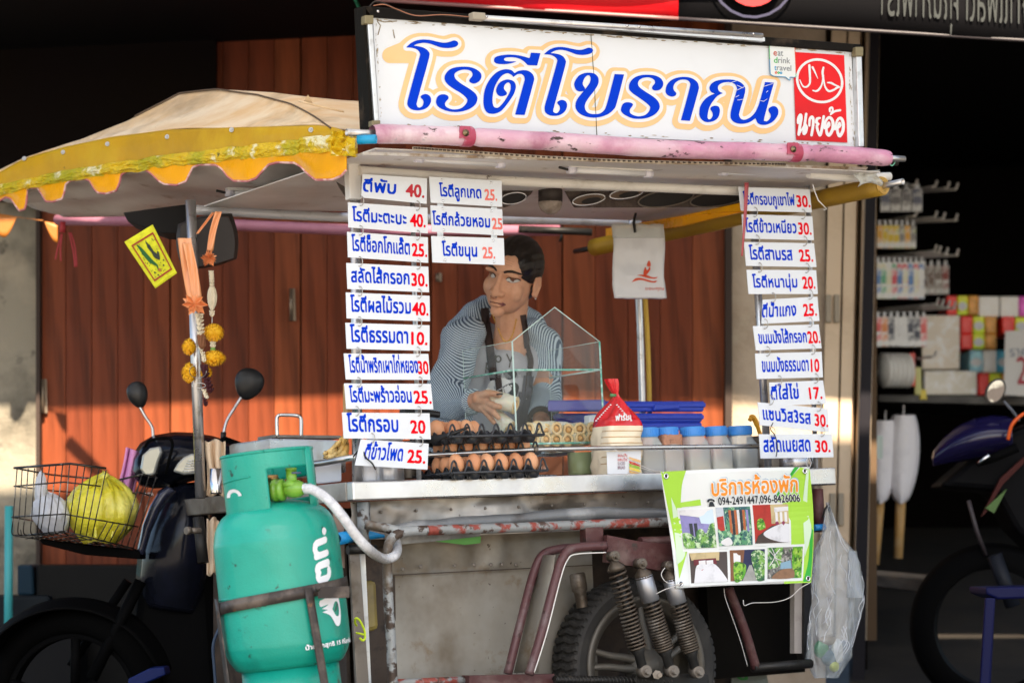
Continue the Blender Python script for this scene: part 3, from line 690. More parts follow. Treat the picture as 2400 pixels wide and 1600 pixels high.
# ceiling under the left wing, slightly sagging
def ycan(px): return lerp(7.62, 6.22, min(1.05, max(-.05, px / 815)))
def wing(u, v):
    f = P(lerp(-10, 812, u), 0, 1)
    x = lerp(-5, 812, u); yb = 0; fr = P(x, at_(bbot_, x) + 12, ycan(x) + .05); bk = P(lerp(150, 845, u), lerp(508, 497, u), lerp(7.9, 7.22, u))
    return lerp(fr, bk, v) + Z * .012 * noise.noise(V((u * 5, v * 4, 2)))
obj('ceiling_wing', MB().grid(wing, 40, 14), CEIL, cart, solid=.004)
tubep('roof_beam', [C(842, 400, 0), C(1010, 412, 0), C(1180, 424, 0), C(1500, 438, 0), C(1740, 448, 0), C(1890, 450, 0)], .0125, mat('beam_white', (.68, .66, .62), .45, 0, [((.45, .42, .38), 7, .5, .7), ((.1, .08, .06), 42, .66, .7)], bump=.001), k=3)
bmY = lambda x: lerp(7.03, 7.76, (x - 455) / 1045)
tubep('rear_roof_beam', [P(455, 492, bmY(455)), P(820, 510, bmY(820)), P(1180, 513, bmY(1180)), P(1498, 522, bmY(1498))], .0135, mat('beam_white_b', (.62, .62, .64), .4, .2, [((.4, .38, .36), 9, .5, .7)]))
# ceiling lamps
TUBE = mat('lamp_tube', (.75, .77, .8), .25, spec=.7); TCAP = mat('lamp_cap', (.7, .7, .8), .4)
for (x0, y0, x1, y1, bb) in ((976, 371, 1178, 385, -.09), (1334, 398, 1524, 408, -.09), (1690, 403, 1878, 406, -.09), (532, 452, 812, 462, .42)):
    q0, q1 = C(x0, y0, bb), C(x1, y1, bb)
    if x0 == 532: q0, q1 = P(532, 452, 7.0), P(812, 462, 7.1)
    m = MB().tube([q0, q1], .0075, n=14); lp_ = obj('strip_lamp', m, TUBE, cart)
    d = (q1 - q0).normalized()
    m = MB(); m.box(lerp(q0, q1, .5) + Z * .010, (q1 - q0).length / 2, .011, .004, d, W, Z); obj('lamp_tray', m, WHITE, lp_)
    for e, sg in ((q0, 1), (q1, -1)): obj('end_cap', MB().tube([e - d * .004 * sg, e + d * .018 * sg], .0105, n=14), TCAP, lp_)
    obj('lamp_wire', MB().tube([q0 - d * .03 + Z * .005, q0 - d * .004], .0035, n=8), BLACKM, lp_)
# LED strip along the front roof edge
LEDM = mat('led_tape', (.55, .48, .38), .5, 0, [((.3, .22, .15), 20, .5, .65)])
m = MB(); n = 0
top_ = [C(968, 348, fa - .004), C(1400, 376, fa - .004), C(1840, 386, fa - .004)]
obj('led_strip', MB().tube(sp(top_, 8), .0058, n=4, flat=Z + W), LEDM, cart)
m = MB(); pts = sp(top_, 40)
for i in range(0, len(pts) - 1):
    p = pts[i] - W * .006; d = (pts[min(i + 1, len(pts) - 1)] - pts[i - 1 if i else 0]).normalized()
    m.box(p, .0016, .001, .0022, d, W, Z)
    m.box(p + d * .0045, .0012, .001, .0018, d, W, Z)
obj('led_chips', m, mat('led_dark', (.07, .05, .04), .5), cart)
m = MB().slab([C(852, 356, fa), C(2035, 392, fa), C(2030, 398, fa), C(852, 363, fa)], W * .006); obj('roof_fascia', m, mat('fascia_dirty', (.30, .22, .14), .7, 0, [((.6, .58, .55), 14, .45, .6), ((.1, .06, .03), 22, .58, .68)]), cart)
# right end pipe and yellow roll under the roof
tubep('roof_end_pipe', [C(1895, 408, -.14), C(1985, 416, -.14), C(2085, 414, -.14)], .012, WHITE)
YV = (.92, .42, .004)
YEL = mat('yellow_vinyl', YV, .3, 0, [((.62, .3, .01), 3, .45, .75), ((.3, .17, .02), 26, .72, .76)], bump=.004, bscale=7, spec=.2, rvar=.08)
YELD = mat('yellow_roll', (.42, .25, .02), .45, 0, [((.30, .18, .02), 5, .4, .7), ((.12, .08, .02), 24, .66, .72)], bump=.004, bscale=9)
r0, r1 = C(2068, 436, -.16), P(1392, 580, 7.9)
tubep('awning_roll', [r0, lerp(r0, r1, .3), lerp(r0, r1, .7), r1], [.0265, .0255, .028, .027], YELD, n=20)
m = MB(); m.pipe(r0 + (r0 - r1).normalized() * .075, lerp(r0, r1, .03), .0085, .0062); obj('roll_pipe', m, GALVT, cart)
m = MB(); m.tube([r1, r1 + (r1 - r0).normalized() * .09], .008); obj('roll_pipe', m, BLACKM, cart)
sw = []
for i in range(60):
    a = i * .33; rr = .010 + .0155 * i / 60; d = (r0 - r1).normalized(); x = d.cross(Z).normalized(); y = d.cross(x); sw.append(r0 + d * .004 + x * rr * math.cos(a) + y * rr * math.sin(a))
obj('roll_edge', MB().tube(sw, .0016, n=5), mat('roll_edge', (.75, .5, .15), .5), cart)
m = MB().slab([P(1420, 536, 7.86), P(1600, 505, 7.3), P(1760, 470, 7.0), P(1760, 492, 7.0), P(1600, 530, 7.3), P(1420, 555, 7.86)], V((0, .01, 0))); obj('awning_band', m, YEL, cart)
m = MB().tube([C(1905, 432, -.17), C(1908, 445, -.17), C(1918, 470, -.17), C(1938, 490, -.17), C(1931, 492, -.17)], .0014, n=6); obj('loose_wire', m, WHITE, cart)
# pink tarp rolled round a pipe along the roof front
PINK = mat('pink_vinyl', (.60, .27, .42), .38, 0, [((.74, .60, .67), 2.6, .42, .64, (1, 1, 3)), ((.45, .2, .3), 8, .5, .7), ((.05, .03, .028), 21, .62, .66, (1, 1, 2.5)), ((.28, .26, .34), 11, .64, .70)], bump=.003, bscale=22, rvar=.1)
pp0, pp1 = C(872, 313, -.27), C(2082, 371, -.27)
def pink(u, v):
    p = lerp(pp0, pp1, u); a = v * 2 * math.pi; e = min(1, .85 + 12 * min(u, 1 - u))
    r = .0232 * e * (1 + .07 * noise.noise(V((u * 16, v * 2, 0))) + .03 * noise.noise(V((u * 60, v * 6, 4))))
    for q in (.178, .835): r *= 1 - .13 * math.exp(-((u - q) / .006) ** 2)
    return p + W * math.cos(a) * r + Z * (math.sin(a) * r + .003 * math.sin(u * 9))
pk = obj('rolled_pink_tarp', MB().grid(pink, 220, 22), PINK, cart)
d = (pp1 - pp0).normalized()
m = MB(); m.pipe(pp0 - d * .068, pp0 + d * .03, .0085, .0065); obj('tarp_pipe', m, GALVT, cart)
m = MB(); m.pipe(pp1 - d * .02, pp1 + d * .055, .0085, .0062); obj('tarp_pipe', m, GALVT, cart)
m = MB(); m.pipe(C(2078, 382, -.24), C(2103, 382, -.24), .008, .006); obj('tarp_pipe', m, BLACKM, cart)
tubep('green_tie', sp([C(2086, 372, -.26), C(2092, 370, -.26), C(2098, 378, -.26), C(2092, 388, -.26), C(2086, 386, -.26)]), .0016, mat('tie_green', (.2, .6, .45), .5))
m = MB(); m.pipe(C(838, 328, -.27), C(882, 326, -.30), .011, .0085); obj('blue_pipe_stub', m, mat('pipe_blue', (.01, .32, .62), .35), cart)
CLM = mat('clamp_pink', (.42, .06, .12), .45, 0, [((.6, .3, .4), 12, .5, .6), ((.06, .03, .03), 20, .6, .68)], bump=.003, bscale=30)
for (x, y) in ((1091, 312), (1859, 350)):
    m = MB(); c0 = C(x, y + 8, -.27)
    m.lathe(c0, d, [(.0246, -.016), (.0256, -.013), (.0256, .013), (.0246, .016)], n=28)
    m.slab([C(x - 12, y - 16, -.297), C(x + 12, y - 16, -.297), C(x + 13, y + 12, -.297), C(x - 13, y + 12, -.297)], W * .006)
    cl = obj('clamp', m, CLM, cart, bevel=.0015)
    m = MB().lathe(C(x, y, -.298), -W, [(0, .0), (.0085, 0), (.0085, .003), (.0035, .004), (.003, .007), (0, .007)], n=16); obj('screw', m, mat('brass', (.25, .2, .12), .35, .9), cl)
# white tape blob at the right, rags
def rag(name, pts, mt, par, th=.002, sub=0):
    m = MB(); return obj(name, m.slab([V(p) for p in pts], -W * th), mt, par)
FILM = mat('clear_film', (.75, .78, .76), .3, alpha=.55, bump=.01, bscale=25)
m = MB().grid(lambda u, v: C(lerp(2008, 2062, u) - 8 * math.sin(v * 6), lerp(398, 438, v) - 12 * math.sin(u * 3.1) * (v - .2), -.19 + .02 * noise.noise(V((u * 5, v * 5, 0)))), 10, 8); obj('torn_film', m, FILM, cart, solid=.002)
# ------------------------------------------------------------------ yellow fabric canopy over the left wing
CREAMF = mat('cream_canvas', (.74, .50, .27), .8, 0, [((.84, .68, .48), 2.5, .42, .62, (1, 2, 3)), ((.38, .27, .16), 4, .5, .75), ((.2, .14, .09), 36, .7, .76)], bump=.006, bscale=7, spec=.15)
# band top line, band bottom (=valance top), px
btop = [(-12, 410), (58, 372), (150, 345), (260, 322), (400, 304), (520, 300), (640, 297), (745, 294), (790, 300), (830, 318)]
bbot = [(-12, 452), (58, 434), (150, 415), (260, 398), (400, 378), (520, 366), (640, 352), (745, 345), (790, 344), (818, 350)]
def at_(line, x):
    for (xa, ya), (xb, yb) in zip(line, line[1:]):
        if x <= xb or (xb, yb) == line[-1]: return lerp(ya, yb, (x - xa) / (xb - xa))
ridge = [(-12, 400), (50, 375), (110, 352), (200, 322), (300, 285), (420, 222), (470, 214), (540, 212), (640, 218), (720, 228), (800, 236), (870, 240)]
# side face: from the band top up to the hip line
hip = [(-12, 404), (60, 372), (200, 322), (300, 285), (420, 222), (510, 212), (600, 222), (680, 248), (740, 280), (770, 300)]
def side(u, v):
    x = lerp(-12, 775, u); yt = at_(hip, x); yb = at_(btop, x); Y0 = ycan(x)
    y = lerp(yb, yt, v); k = (yb - yt) / 100
    return P(x, y, Y0 + .55 * k * v * (1 - .3 * v)) + Z * .006 * noise.noise(V((u * 6, v * 4, 0)))
cn = obj('canopy_fabric', MB().grid(side, 60, 14), CREAMF, cart, solid=.003)
def front(u, v):
    x = lerp(500, 900, u); yt = at_(ridge, x); xb_ = max(x, 0); yb = at_(hip, x) if x < 770 else lerp(300, 312, (x - 770) / 130)
    y = lerp(max(yb, yt + .5), yt, v); kk = (at_(btop, min(x, 775)) - at_(hip, min(x, 770))) / 100
    Y0 = ycan(min(x, 775)) + .55 * kk * .7; return P(x, y, Y0 + .012 + .55 * (max(yb, yt + .5) - yt) / 100 * v)
obj('canopy_fabric', MB().grid(front, 40, 12), CREAMF, cart, solid=.003)
# roof fabric over the main bay, behind the sign, coming out at the right end
m = MB().grid(lambda u, v: lerp(L(lerp(.0, A1 + .10, u), -.16, zr + .05), L(lerp(.1, A1 + .06, u), .35, zr + .16 + .05 * math.sin(u * 3.1)), v), 20, 8); obj('canopy_fabric', m, CREAMF, cart, solid=.003)
m = MB().tube([side(u, 1) + V((0, -.004, .003)) for u in [i / 60 for i in range(25, 61)]], .0022, n=6); obj('canopy_seam', m, mat('seam_dark', (.12, .08, .05), .6), cart)
YELD2 = mat('yellow_band', (.60, .345, .012), .38, 0, [((.44, .26, .015), 3, .4, .7), ((.62, .4, .02), 6, .5, .7), ((.15, .1, .02), 30, .7, .76)], bump=.004, bscale=8, spec=.2)
def band(u, v):
    x = lerp(-12, 822, u); return P(x, lerp(at_(bbot, x), at_(btop, x), v), ycan(x) - .012 - .006 * math.sin(v * 3.14) + .006 * noise.noise(V((u * 14, v * 2, 0))))
obj('canopy_band', MB().grid(band, 90, 8), YELD2, cart, solid=.003)
# valance with scallops: bottom outline in px
sc_ = [(-12, 505), (0, 525), (20, 560), (45, 590), (50, 520), (18, 470), (30, 440)]
val = [(-12, 500), (8, 512), (22, 505), (30, 482), (36, 478), (60, 476)]
low = [(0, 470), (14, 462), (26, 466), (40, 486), (46, 494), (58, 490), (62, 478), (60, 460), (55, 446), (62, 441), (88, 440), (96, 452), (108, 472), (124, 473), (146, 466), (151, 450), (154, 432), (166, 423), (200, 420), (210, 424), (222, 444), (230, 452), (250, 454), (272, 447), (280, 430), (284, 410), (300, 400), (342, 399), (356, 408), (372, 424), (386, 432), (414, 434), (436, 425), (444, 408), (452, 392), (468, 386), (506, 387), (520, 396), (534, 414), (548, 424), (580, 425), (600, 418), (614, 402), (630, 386), (650, 381), (690, 382), (704, 390), (722, 408), (740, 422), (780, 421), (800, 412), (812, 398)]
low2 = [p for i, p in enumerate(low)]
# make the lower edge single valued
lv = []; lx = -13
for x, y in low2:
    x = max(x, lx + .8); lv.append((x, y)); lx = x
def vlow(x): return at_([(-14, 474)] + lv + [(830, 372)], x)
def valf(u, v):
    x = lerp(-12, 812, u); yt = at_(bbot, x) - 4; yb = vlow(x)
    sag = (yb - yt) / 75
    return P(x, lerp(yt, yb, v), ycan(x) - .014 - .022 * sag * math.sin(v * 2.0) + .005 * noise.noise(V((u * 20, v * 2, 1))))
obj('scalloped_valance', MB().grid(valf, 400, 14), YEL, cart, solid=.0025)
PIPG = mat('pink_piping', (.50, .16, .18), .5, 0, [((.75, .5, .48), 20, .5, .6)])
obj('valance_piping', MB().tube([valf(i / 400, 1) for i in range(401)], .0033, n=6), PIPG, cart)
# crumpled clear tape over the band's lower edge
TAPE = mat('yellow_tape', (.72, .50, .02), .35, 0, [((.46, .42, .02), 7, .45, .6), ((.84, .80, .52), 13, .56, .62), ((.10, .09, .02), 26, .66, .72)], bump=.010, bscale=30, spec=.3)
def tape(u, v):
    x = lerp(-8, 832, u); w_ = lerp(13, 21, u ** 2); y = at_(bbot, x) - 2 + (v - .5) * 2 * w_ - (6 if x > 700 else 0) * u
    return P(x, y + 4 * noise.noise(V((u * 24, v, 7))), ycan(x) - .026 - .014 * math.sin(v * 3.14) - .012 * noise.noise(V((u * 40, v * 5, 0))) - .006 * noise.noise(V((u * 110, v * 14, 5))))
obj('taped_edge', MB().grid(tape, 260, 14, smooth=False), TAPE, cart)
m = MB().grid(lambda u, v: P(lerp(775, 838, u) , lerp(308, 366, v) + 6 * noise.noise(V((u * 4, v * 3, 2))), ycan(800) - .05 + .02 * noise.noise(V((u * 6, v * 6, 9)))), 24, 20, smooth=False); obj('taped_corner', m, TAPE, cart)
for (x, y) in ((57, 372), (148, 357), (252, 338), (392, 321), (543, 305), (729, 305)):
    p = P(x, y, ycan(x) - .024); m = MB(); m.lathe(p, V((-.2, -1, .1)), [(.0068, 0), (.0068, .002), (.0045, .003), (.004, .0015), (.0022, .0015), (.0022, .0035), (0, .0035)], n=18); obj('eyelet_screw', m, ALU, cart)
# torn strip of fabric on the front face
m = MB().add([P(712, 238, 6.3), P(735, 246, 6.3), P(722, 222, 6.27)], [(0, 1, 2)], False); m.tube([P(700, 237, 6.29), P(760, 252, 6.28), P(805, 262, 6.26)], .0025, n=5); obj('torn_fabric', m, CREAMF, cart)
# far side of the canopy seen below the ceiling on the left
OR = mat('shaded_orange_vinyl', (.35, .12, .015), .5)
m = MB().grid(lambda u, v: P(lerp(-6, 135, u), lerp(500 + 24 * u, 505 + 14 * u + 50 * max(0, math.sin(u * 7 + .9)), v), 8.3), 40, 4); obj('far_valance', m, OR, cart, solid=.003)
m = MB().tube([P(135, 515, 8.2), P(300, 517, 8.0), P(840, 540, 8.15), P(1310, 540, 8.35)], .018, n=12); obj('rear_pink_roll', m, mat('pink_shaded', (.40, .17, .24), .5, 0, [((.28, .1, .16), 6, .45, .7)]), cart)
tubep('rear_dark_pole', [P(1215, 537, 8.2), P(1388, 544, 8.2)], .012, BLACKM)
tubep('rear_dark_pole', [P(1318, 544, 8.2), P(1312, 566, 8.2)], .004, BLACKM)
# speaker box hanging below the ceiling
SPK = mat('speaker_cloth', (.085, .065, .055), .8, 0, [((.055, .04, .035), 60, .45, .6)], bump=.001)
CONE = mat('speaker_cone', (.012, .01, .01), .6)
m = MB().hexa([P(1318, 470, 7.05), P(1800, 420, 7.4), P(1800, 420, 7.8), P(1318, 470, 7.5), P(1300, 432, 7.0), P(1800, 400, 7.35), P(1800, 400, 7.8), P(1300, 432, 7.5)])
def spq(x, y, d=0): return P(x, y, lerp(6.98, 7.2, (x - 1320) / 500) + d)
m = MB().slab([spq(1316, 436), spq(1800, 455), spq(1800, 470), spq(1700, 486), spq(1470, 487), spq(1345, 487)], V((0, .25, .05))); sb = obj('speaker_box', m, SPK, cart, bevel=.004)
for (cx, cy, rx, ry, hasr) in ((1380, 468, 38, 12, 1), (1468, 454, 39, 11, 1), (1561, 465, 65, 19, 0), (1684, 465, 66, 18, 0)):
    d = -.012
    pts = [(cx + rx * math.cos(a) + .25 * 0, cy + ry * math.sin(a) - .14 * rx * math.cos(a)) for a in [k * 2 * math.pi / 32 for k in range(32)]]
    m = MB(); fill(m, [pts], lambda x, y: spq(x, y, d)); obj('speaker_cone', m, CONE, sb)
    m = MB().tube([spq(x, y, d - .003) for x, y in pts], .0022, n=6, closed=True); obj('speaker_ring', m, CHROME if hasr else mat('ring_dark', (.2, .17, .14), .5, .5), sb)
    if hasr:
        p2 = [(cx + rx * .6 * math.cos(a) + 6, cy + 2 + ry * .55 * math.sin(a) - .1 * rx * math.cos(a)) for a in [k * 2 * math.pi / 32 for k in range(32)]]
        m = MB(); fill(m, [pts], lambda x, y: spq(x, y, d - .001)); m.m = 0; obj('speaker_rim', m, mat('rim_bronze', (.14, .1, .075), .3, .6), sb)
        m = MB(); fill(m, [p2], lambda x, y: spq(x, y, d - .004)); obj('speaker_cap', m, CONE, sb)
m = MB().slab([spq(1178, 430), spq(1258, 434), spq(1245, 455), spq(1218, 476), spq(1178, 488)], V((0, .2, .05))); s2 = obj('speaker_box', m, SPK, cart, bevel=.004)
pts = [(1203 + 30 * math.cos(a), 465 + 13 * math.sin(a) - 4 * math.cos(a)) for a in [k * math.pi / 16 for k in range(32)]]
m = MB(); fill(m, [pts], lambda x, y: spq(x, y, -.012)); obj('speaker_cone', m, CONE, s2)
m = MB().tube([spq(x, y, -.015) for x, y in pts], .0022, n=6, closed=True); obj('speaker_ring', m, CHROME, s2)
m = MB().slab([P(787, 425, 6.45), P(812, 440, 6.45), P(812, 458, 6.45), P(806, 454, 6.45)], V((0, .1, 0))); obj('speaker_box', m, SPK, cart)
# bulb hanging below the beam
bl = thing('bulb_lamp', 'dark lamp holder with a dusty frosted bulb hanging under the roof', 'lamp')
m = MB().tube([P(1290, 428, 6.95), P(1290, 474, 6.95)], .0335, n=28); obj('lamp_holder', m, mat('holder_brown', (.03, .022, .018), .5), bl)
m = MB().ell(P(1290, 474, 6.95), .0335, .0335, .034); obj('bulb', m, mat('bulb_dusty', (.34, .29, .25), .5, 0, [((.2, .16, .13), 30, .4, .6)], bump=.001), bl)
# ================================================================== big signboard on the roof
SB = -.235
sg = thing('signboard', 'large white metal-framed signboard with blue Thai lettering and a red panel on the roof front', 'sign')
def sgp(x, y, d=0): return C(x, y, SB - d)
PAN = mat('sign_panel', (.73, .78, .85), .4, 0, [((.64, .68, .73), 2.2, .42, .75), ((.5, .46, .4), 50, .73, .77)], bump=.0003)
FRB = mat('sign_frame', (.007, .006, .005), .6, 0, [((.04, .03, .022), 16, .58, .70)], bump=.0008, spec=.12)
m = MB().slab([sgp(889, 295), sgp(2004, 347), sgp(1996, 120), sgp(874, 42)], W * .02); obj('panel', m, PAN, sg)
m = MB().slab([sgp(866, 298), sgp(2028, 352), sgp(2019, 104), sgp(852, 12)], W * .028); 
m.v = [p + W * .022 for p in m.v]; obj('case_back', m, FRB, sg)
def bar(name, a, b, c, d, mt, th=.03, dd=.01):
    m = MB().slab([sgp(*a, dd), sgp(*b, dd), sgp(*c, dd), sgp(*d, dd)], W * th); return obj(name, m, mt, sg, bevel=.002)
bar('frame_bar', (852, 14), (2019, 104), (2012, 122), (872, 40), FRB)
bar('frame_bar', (2004, 108), (2020, 108), (2028, 350), (2012, 350), FRB)
bar('frame_bar', (850, 16), (858, 16), (878, 298), (868, 298), FRB)
bar('side_light', (861, 40), (873, 41), (889, 290), (879, 290), ALU, .02, .018)
bar('side_light', (2007, 116), (2020, 118), (2026, 344), (2013, 344), ALU, .02, .018)
for a, b in (((855, 36), (876, 56)), ((872, 282), (892, 296)), ((2006, 110), (2024, 132))):
    bar('corner_clip', (a[0], a[1]), (b[0], a[1]), (b[0], b[1]), (a[0], b[1]), mat('clip_khaki', (.22, .19, .11), .5, .3), .02, .024)
m = MB().tube([sgp(1130, 42, .03), sgp(1786, 84, .03)], .0068, n=10); m.box(lerp(sgp(1130, 48, .02), sgp(1786, 90, .02), .5), (sgp(1130, 42) - sgp(1786, 84)).length / 2, .01, .005, U, W, Z); obj('light_batten', m, ALU, sg)
m = MB().box(sgp(1118, 40, .03), .018, .012, .009, U, W, Z); obj('batten_end', m, mat('batten_end', (.35, .32, .26), .5), sg, bevel=.002)
for x, y in ((1140, 40), (1470, 61), (1498, 63), (1766, 80), (886, 27)): obj('screw', MB().lathe(sgp(x, y, .037), -W, [(.0035, 0), (.0035, .002), (0, .003)], n=10), CHROME, sg)
COP = mat('copper_wire', (.45, .2, .12), .4, .5)
obj('wire', MB().tube(sp([sgp(866, 16, .03), sgp(880, 4, .04), sgp(905, 10, .03), sgp(940, 28, .025), sgp(980, 38, .02), sgp(1020, 36, .02), sgp(1060, 39, .02), sgp(1108, 43, .02)], 6), .0016, n=6), BLACKM, sg)
obj('wire', MB().tube(sp([sgp(875, 14, .03), sgp(900, 11, .045), sgp(930, 22, .03), sgp(975, 37, .025), sgp(1040, 35, .022), sgp(1105, 41, .02)], 6), .0012, n=6), COP, sg)
# grime along the panel's edges
GR = mat('grime', (.22, .17, .11), .8, 0, [((.4, .34, .25), 40, .4, .6)])
rnd = random.Random(3)
def grime(n, fn, smin, smax):
    m = MB()
    for k in range(n):
        x, y, dx, dy = fn(rnd.random()); s_ = rnd.uniform(smin, smax); w2 = rnd.uniform(.6, 2.2)
        pts = [(x + s_ * q * dx + rnd.uniform(-1, 1) * w2 * -dy, y + s_ * q * dy + w2 * sgn * dx * rnd.uniform(.3, 1)) for q, sgn in ((-1, 0), (-.4, -1), (.3, -1), (1, 0), (.4, 1), (-.5, 1))]
        m.add([sgp(px, py, .0012 + k * 4e-6) for px, py in pts], [tuple(range(6))], False)
    return m
m = grime(120, lambda t: (lerp(885, 1990, t ** 1.1), lerp(47, 122, t ** 1.1) + rnd.uniform(-2, 3.5), 1, .067), 2, 11)
m2 = grime(46, lambda t: (lerp(930, 1985, t), lerp(294, 342, t) + rnd.uniform(-5, 2), 1, .047), 2, 7)
m3 = grime(30, lambda t: (lerp(1990, 2001, t) + rnd.uniform(-3, 3), lerp(125, 340, t), .04, 1), 2, 9)
m4 = grime(30, lambda t: (lerp(880, 893, t) + rnd.uniform(-1, 2), lerp(55, 280, t), .05, 1), 1, 6)
st_ = MB()
for q in (m, m2, m3, m4): st_.add(q.v, q.f, False)
go = obj('grime', st_, GR, sg); go['kind'] = 'stuff'
for pts in ([(884, 50), (892, 60), (886, 82)], [(884, 48), (900, 52), (930, 50)], [(921, 70), (925, 90)]): obj('stain_line', MB().tube([sgp(*p, .001) for p in pts], .0012, n=5), GR, sg)
obj('panel_joint', MB().tube([sgp(1385, 80, .0018), sgp(1392, 180, .0018), sgp(1399, 317, .0018)], .0009, n=5), mat('joint_dark', (.10, .11, .06), .7), sg)
# lettering, traced as outlines
def tr(pts, ox, oy, k): return [((x / k) + ox, (y / k) + oy) + ((1,) if len(q) else ()) for x, y, *q in pts]
A6 = (900, 60, 6.031); B6 = (1100, 90, 6.819); C6 = (1330, 110, 6.819); D6 = (1560, 110, 6.819)
LT = [
 (A6, [(313,312,1),(380,250),(460,213),(560,200),(660,208),(760,232),(850,246),(920,235),(985,214),(1030,225),(1050,258),(1030,292),(970,314),(880,320),(790,308),(700,275),(620,252),(540,248),(470,262),(417,287,1),(500,298),(580,325),(635,375),(643,430),(600,600),(530,850),(467,1080),(463,1120),(475,1150),(500,1162),(540,1140),(560,1090),(548,1050),(518,1012),(545,980),(600,970),(650,1000),(668,1060),(640,1130),(580,1180),(490,1200),(400,1190),(345,1150),(330,1100),(345,1020),(425,720),(505,440),(508,395),(485,355),(440,328),(380,315)]),
 (A6, [(735,1070),(755,1010),(800,978),(860,975),(905,998),(912,1035),(880,1070),(862,1110),(880,1150),(940,1180),(1010,1187),(1090,1170),(1150,1120),(1177,1070),(1168,1030),(1100,965),(1000,905),(920,850),(870,795),(855,745),(870,690),(920,630),(1000,595),(1120,583),(1230,592),(1320,630),(1370,680),(1378,730),(1350,785),(1290,820),(1235,815),(1205,785),(1215,755),(1248,715),(1248,670),(1210,635),(1130,625),(1060,640),(1010,670),(995,710),(1020,765),(1100,830),(1200,890),(1280,950),(1315,1000),(1320,1050),(1290,1120),(1210,1180),(1100,1215),(990,1223),(880,1205),(790,1165),(745,1120)]),
 (B6, [(225,1000),(235,880),(270,760),(340,640),(430,550),(530,503),(620,498),(680,515),(722,560,1),(780,525),(860,510),(950,525),(1015,580),(1035,640),(1025,710),(885,1227,1),(732,1220,1),(870,720),(885,660),(875,610),(845,578),(810,570),(760,580),(705,622,1),(680,590),(630,562),(590,562),(520,600),(450,690),(400,800),(375,920),(372,1020),(390,1090),(430,1113),(480,1095),(550,1020),(620,910),(655,830),(662,770),(650,725),(620,707),(580,730),(553,780),(560,820),(600,870),(590,905),(520,928),(460,910),(430,850),(440,780),(490,705),(570,665),(640,662),(710,690),(743,750),(735,830),(690,930),(600,1060),(510,1160),(430,1200),(360,1207),(290,1190),(245,1130),(228,1060)]),
 (B6, [(395,350),(410,310),(460,285),(540,270),(640,262),(760,270),(870,292),(958,320,1),(970,295),(983,232,1),(1137,240,1),(1085,437,1),(932,430,1),(880,375),(820,335),(740,310),(650,305),(580,312),(553,335),(570,360),(640,370),(757,370,1),(700,393),(620,410),(540,415),(450,408),(405,385)]),
 (B6, [(1193,258,1),(1250,205),(1330,160),(1420,142),(1520,145),(1620,165),(1740,187),(1820,180),(1900,153),(1955,162),(1978,195),(1955,235),(1890,260),(1800,268),(1710,258),(1620,225),(1530,195),(1450,185),(1370,200),(1298,237,1),(1400,250),(1490,285),(1538,350),(1540,410),(1490,600),(1400,930),(1345,1130),(1342,1170),(1370,1195),(1410,1190),(1445,1140),(1443,1085),(1405,1033),(1440,995),(1500,988),(1550,1020),(1563,1080),(1540,1150),(1480,1210),(1390,1240),(1290,1232),(1220,1190),(1203,1130),(1215,1050),(1310,720),(1400,390),(1403,345),(1370,300),(1310,270),(1250,260)]),
 (C6, [(108,610),(125,540),(180,465),(260,425),(350,415),(430,430),(485,480),(500,550),(480,620),(430,700),(330,830),(285,910),(278,970),(300,1030),(350,1065),(430,1076),(520,1065),(590,1010),(625,930),(690,690),(755,437,1),(905,443,1),(850,660),(778,930),(740,1000),(660,1070),(560,1112),(440,1133),(310,1118),(200,1070),(140,1000),(128,930),(155,840),(240,730),(320,630),(362,560),(370,500),(350,460),(315,460),(275,500),(245,570),(250,615),(280,660),(265,700),(200,715),(140,690)]),
 (C6, [(855,1000),(875,930),(920,893),(980,886),(1035,905),(1045,935),(1020,970),(996,1010),(1005,1060),(1060,1095),(1140,1112),(1230,1095),(1290,1050),(1320,990),(1318,955),(1270,905),(1170,830),(1060,755),(1000,700),(982,640),(1000,570),(1060,500),(1150,460),(1270,447),(1400,460),(1490,505),(1530,570),(1525,630),(1480,685),(1420,700),(1370,690),(1350,655),(1365,625),(1398,580),(1390,535),(1340,500),(1270,488),(1190,505),(1140,545),(1128,600),(1160,655),(1250,720),(1360,790),(1440,860),(1475,940),(1460,1010),(1390,1085),(1280,1135),(1150,1153),(1030,1140),(920,1090),(865,1040)]),
 (C6, [(1570,680),(1590,610),(1650,540),(1750,495),(1870,482),(1980,500),(2070,560),(2100,640),(2090,710),(2030,930),(1957,1185,1),(1813,1173,1),(1890,900),(1955,650),(1962,590),(1935,545),(1880,525),(1800,530),(1730,570),(1695,630),(1700,690),(1740,740),(1725,780),(1670,797),(1605,775),(1570,730)]),
 (D6, [(540,1040),(555,950),(620,850),(700,785),(790,748,1),(730,725),(700,665),(725,600),(790,552),(880,528),(980,523),(1090,530),(1200,570),(1265,640),(1272,700),(1255,790),(1180,1050),(1180,1110),(1210,1155),(1270,1165),(1350,1130),(1430,1050),(1490,920),(1540,750),(1590,563,1),(1732,575,1),(1660,830),(1575,1150),(1590,1185),(1620,1190),(1665,1150),(1680,1090),(1645,1020),(1660,975),(1720,948),(1780,970),(1805,1040),(1780,1120),(1710,1200),(1620,1243),(1540,1248),(1470,1215),(1438,1140,1),(1370,1190),(1290,1222),(1190,1230),(1100,1205),(1045,1150),(1037,1080),(1060,960),(1135,700),(1140,660),(1110,600),(1050,570),(980,565),(900,580),(845,620),(838,670),(860,715),(915,742,1),(830,785),(750,880),(700,970),(675,1070),(672,1130),(690,1160),(725,1150),(753,1100),(745,1045),(715,995),(740,955),(800,942),(850,960),(868,1020),(850,1110),(800,1170),(720,1200),(640,1200),(575,1160),(542,1100)]),
]
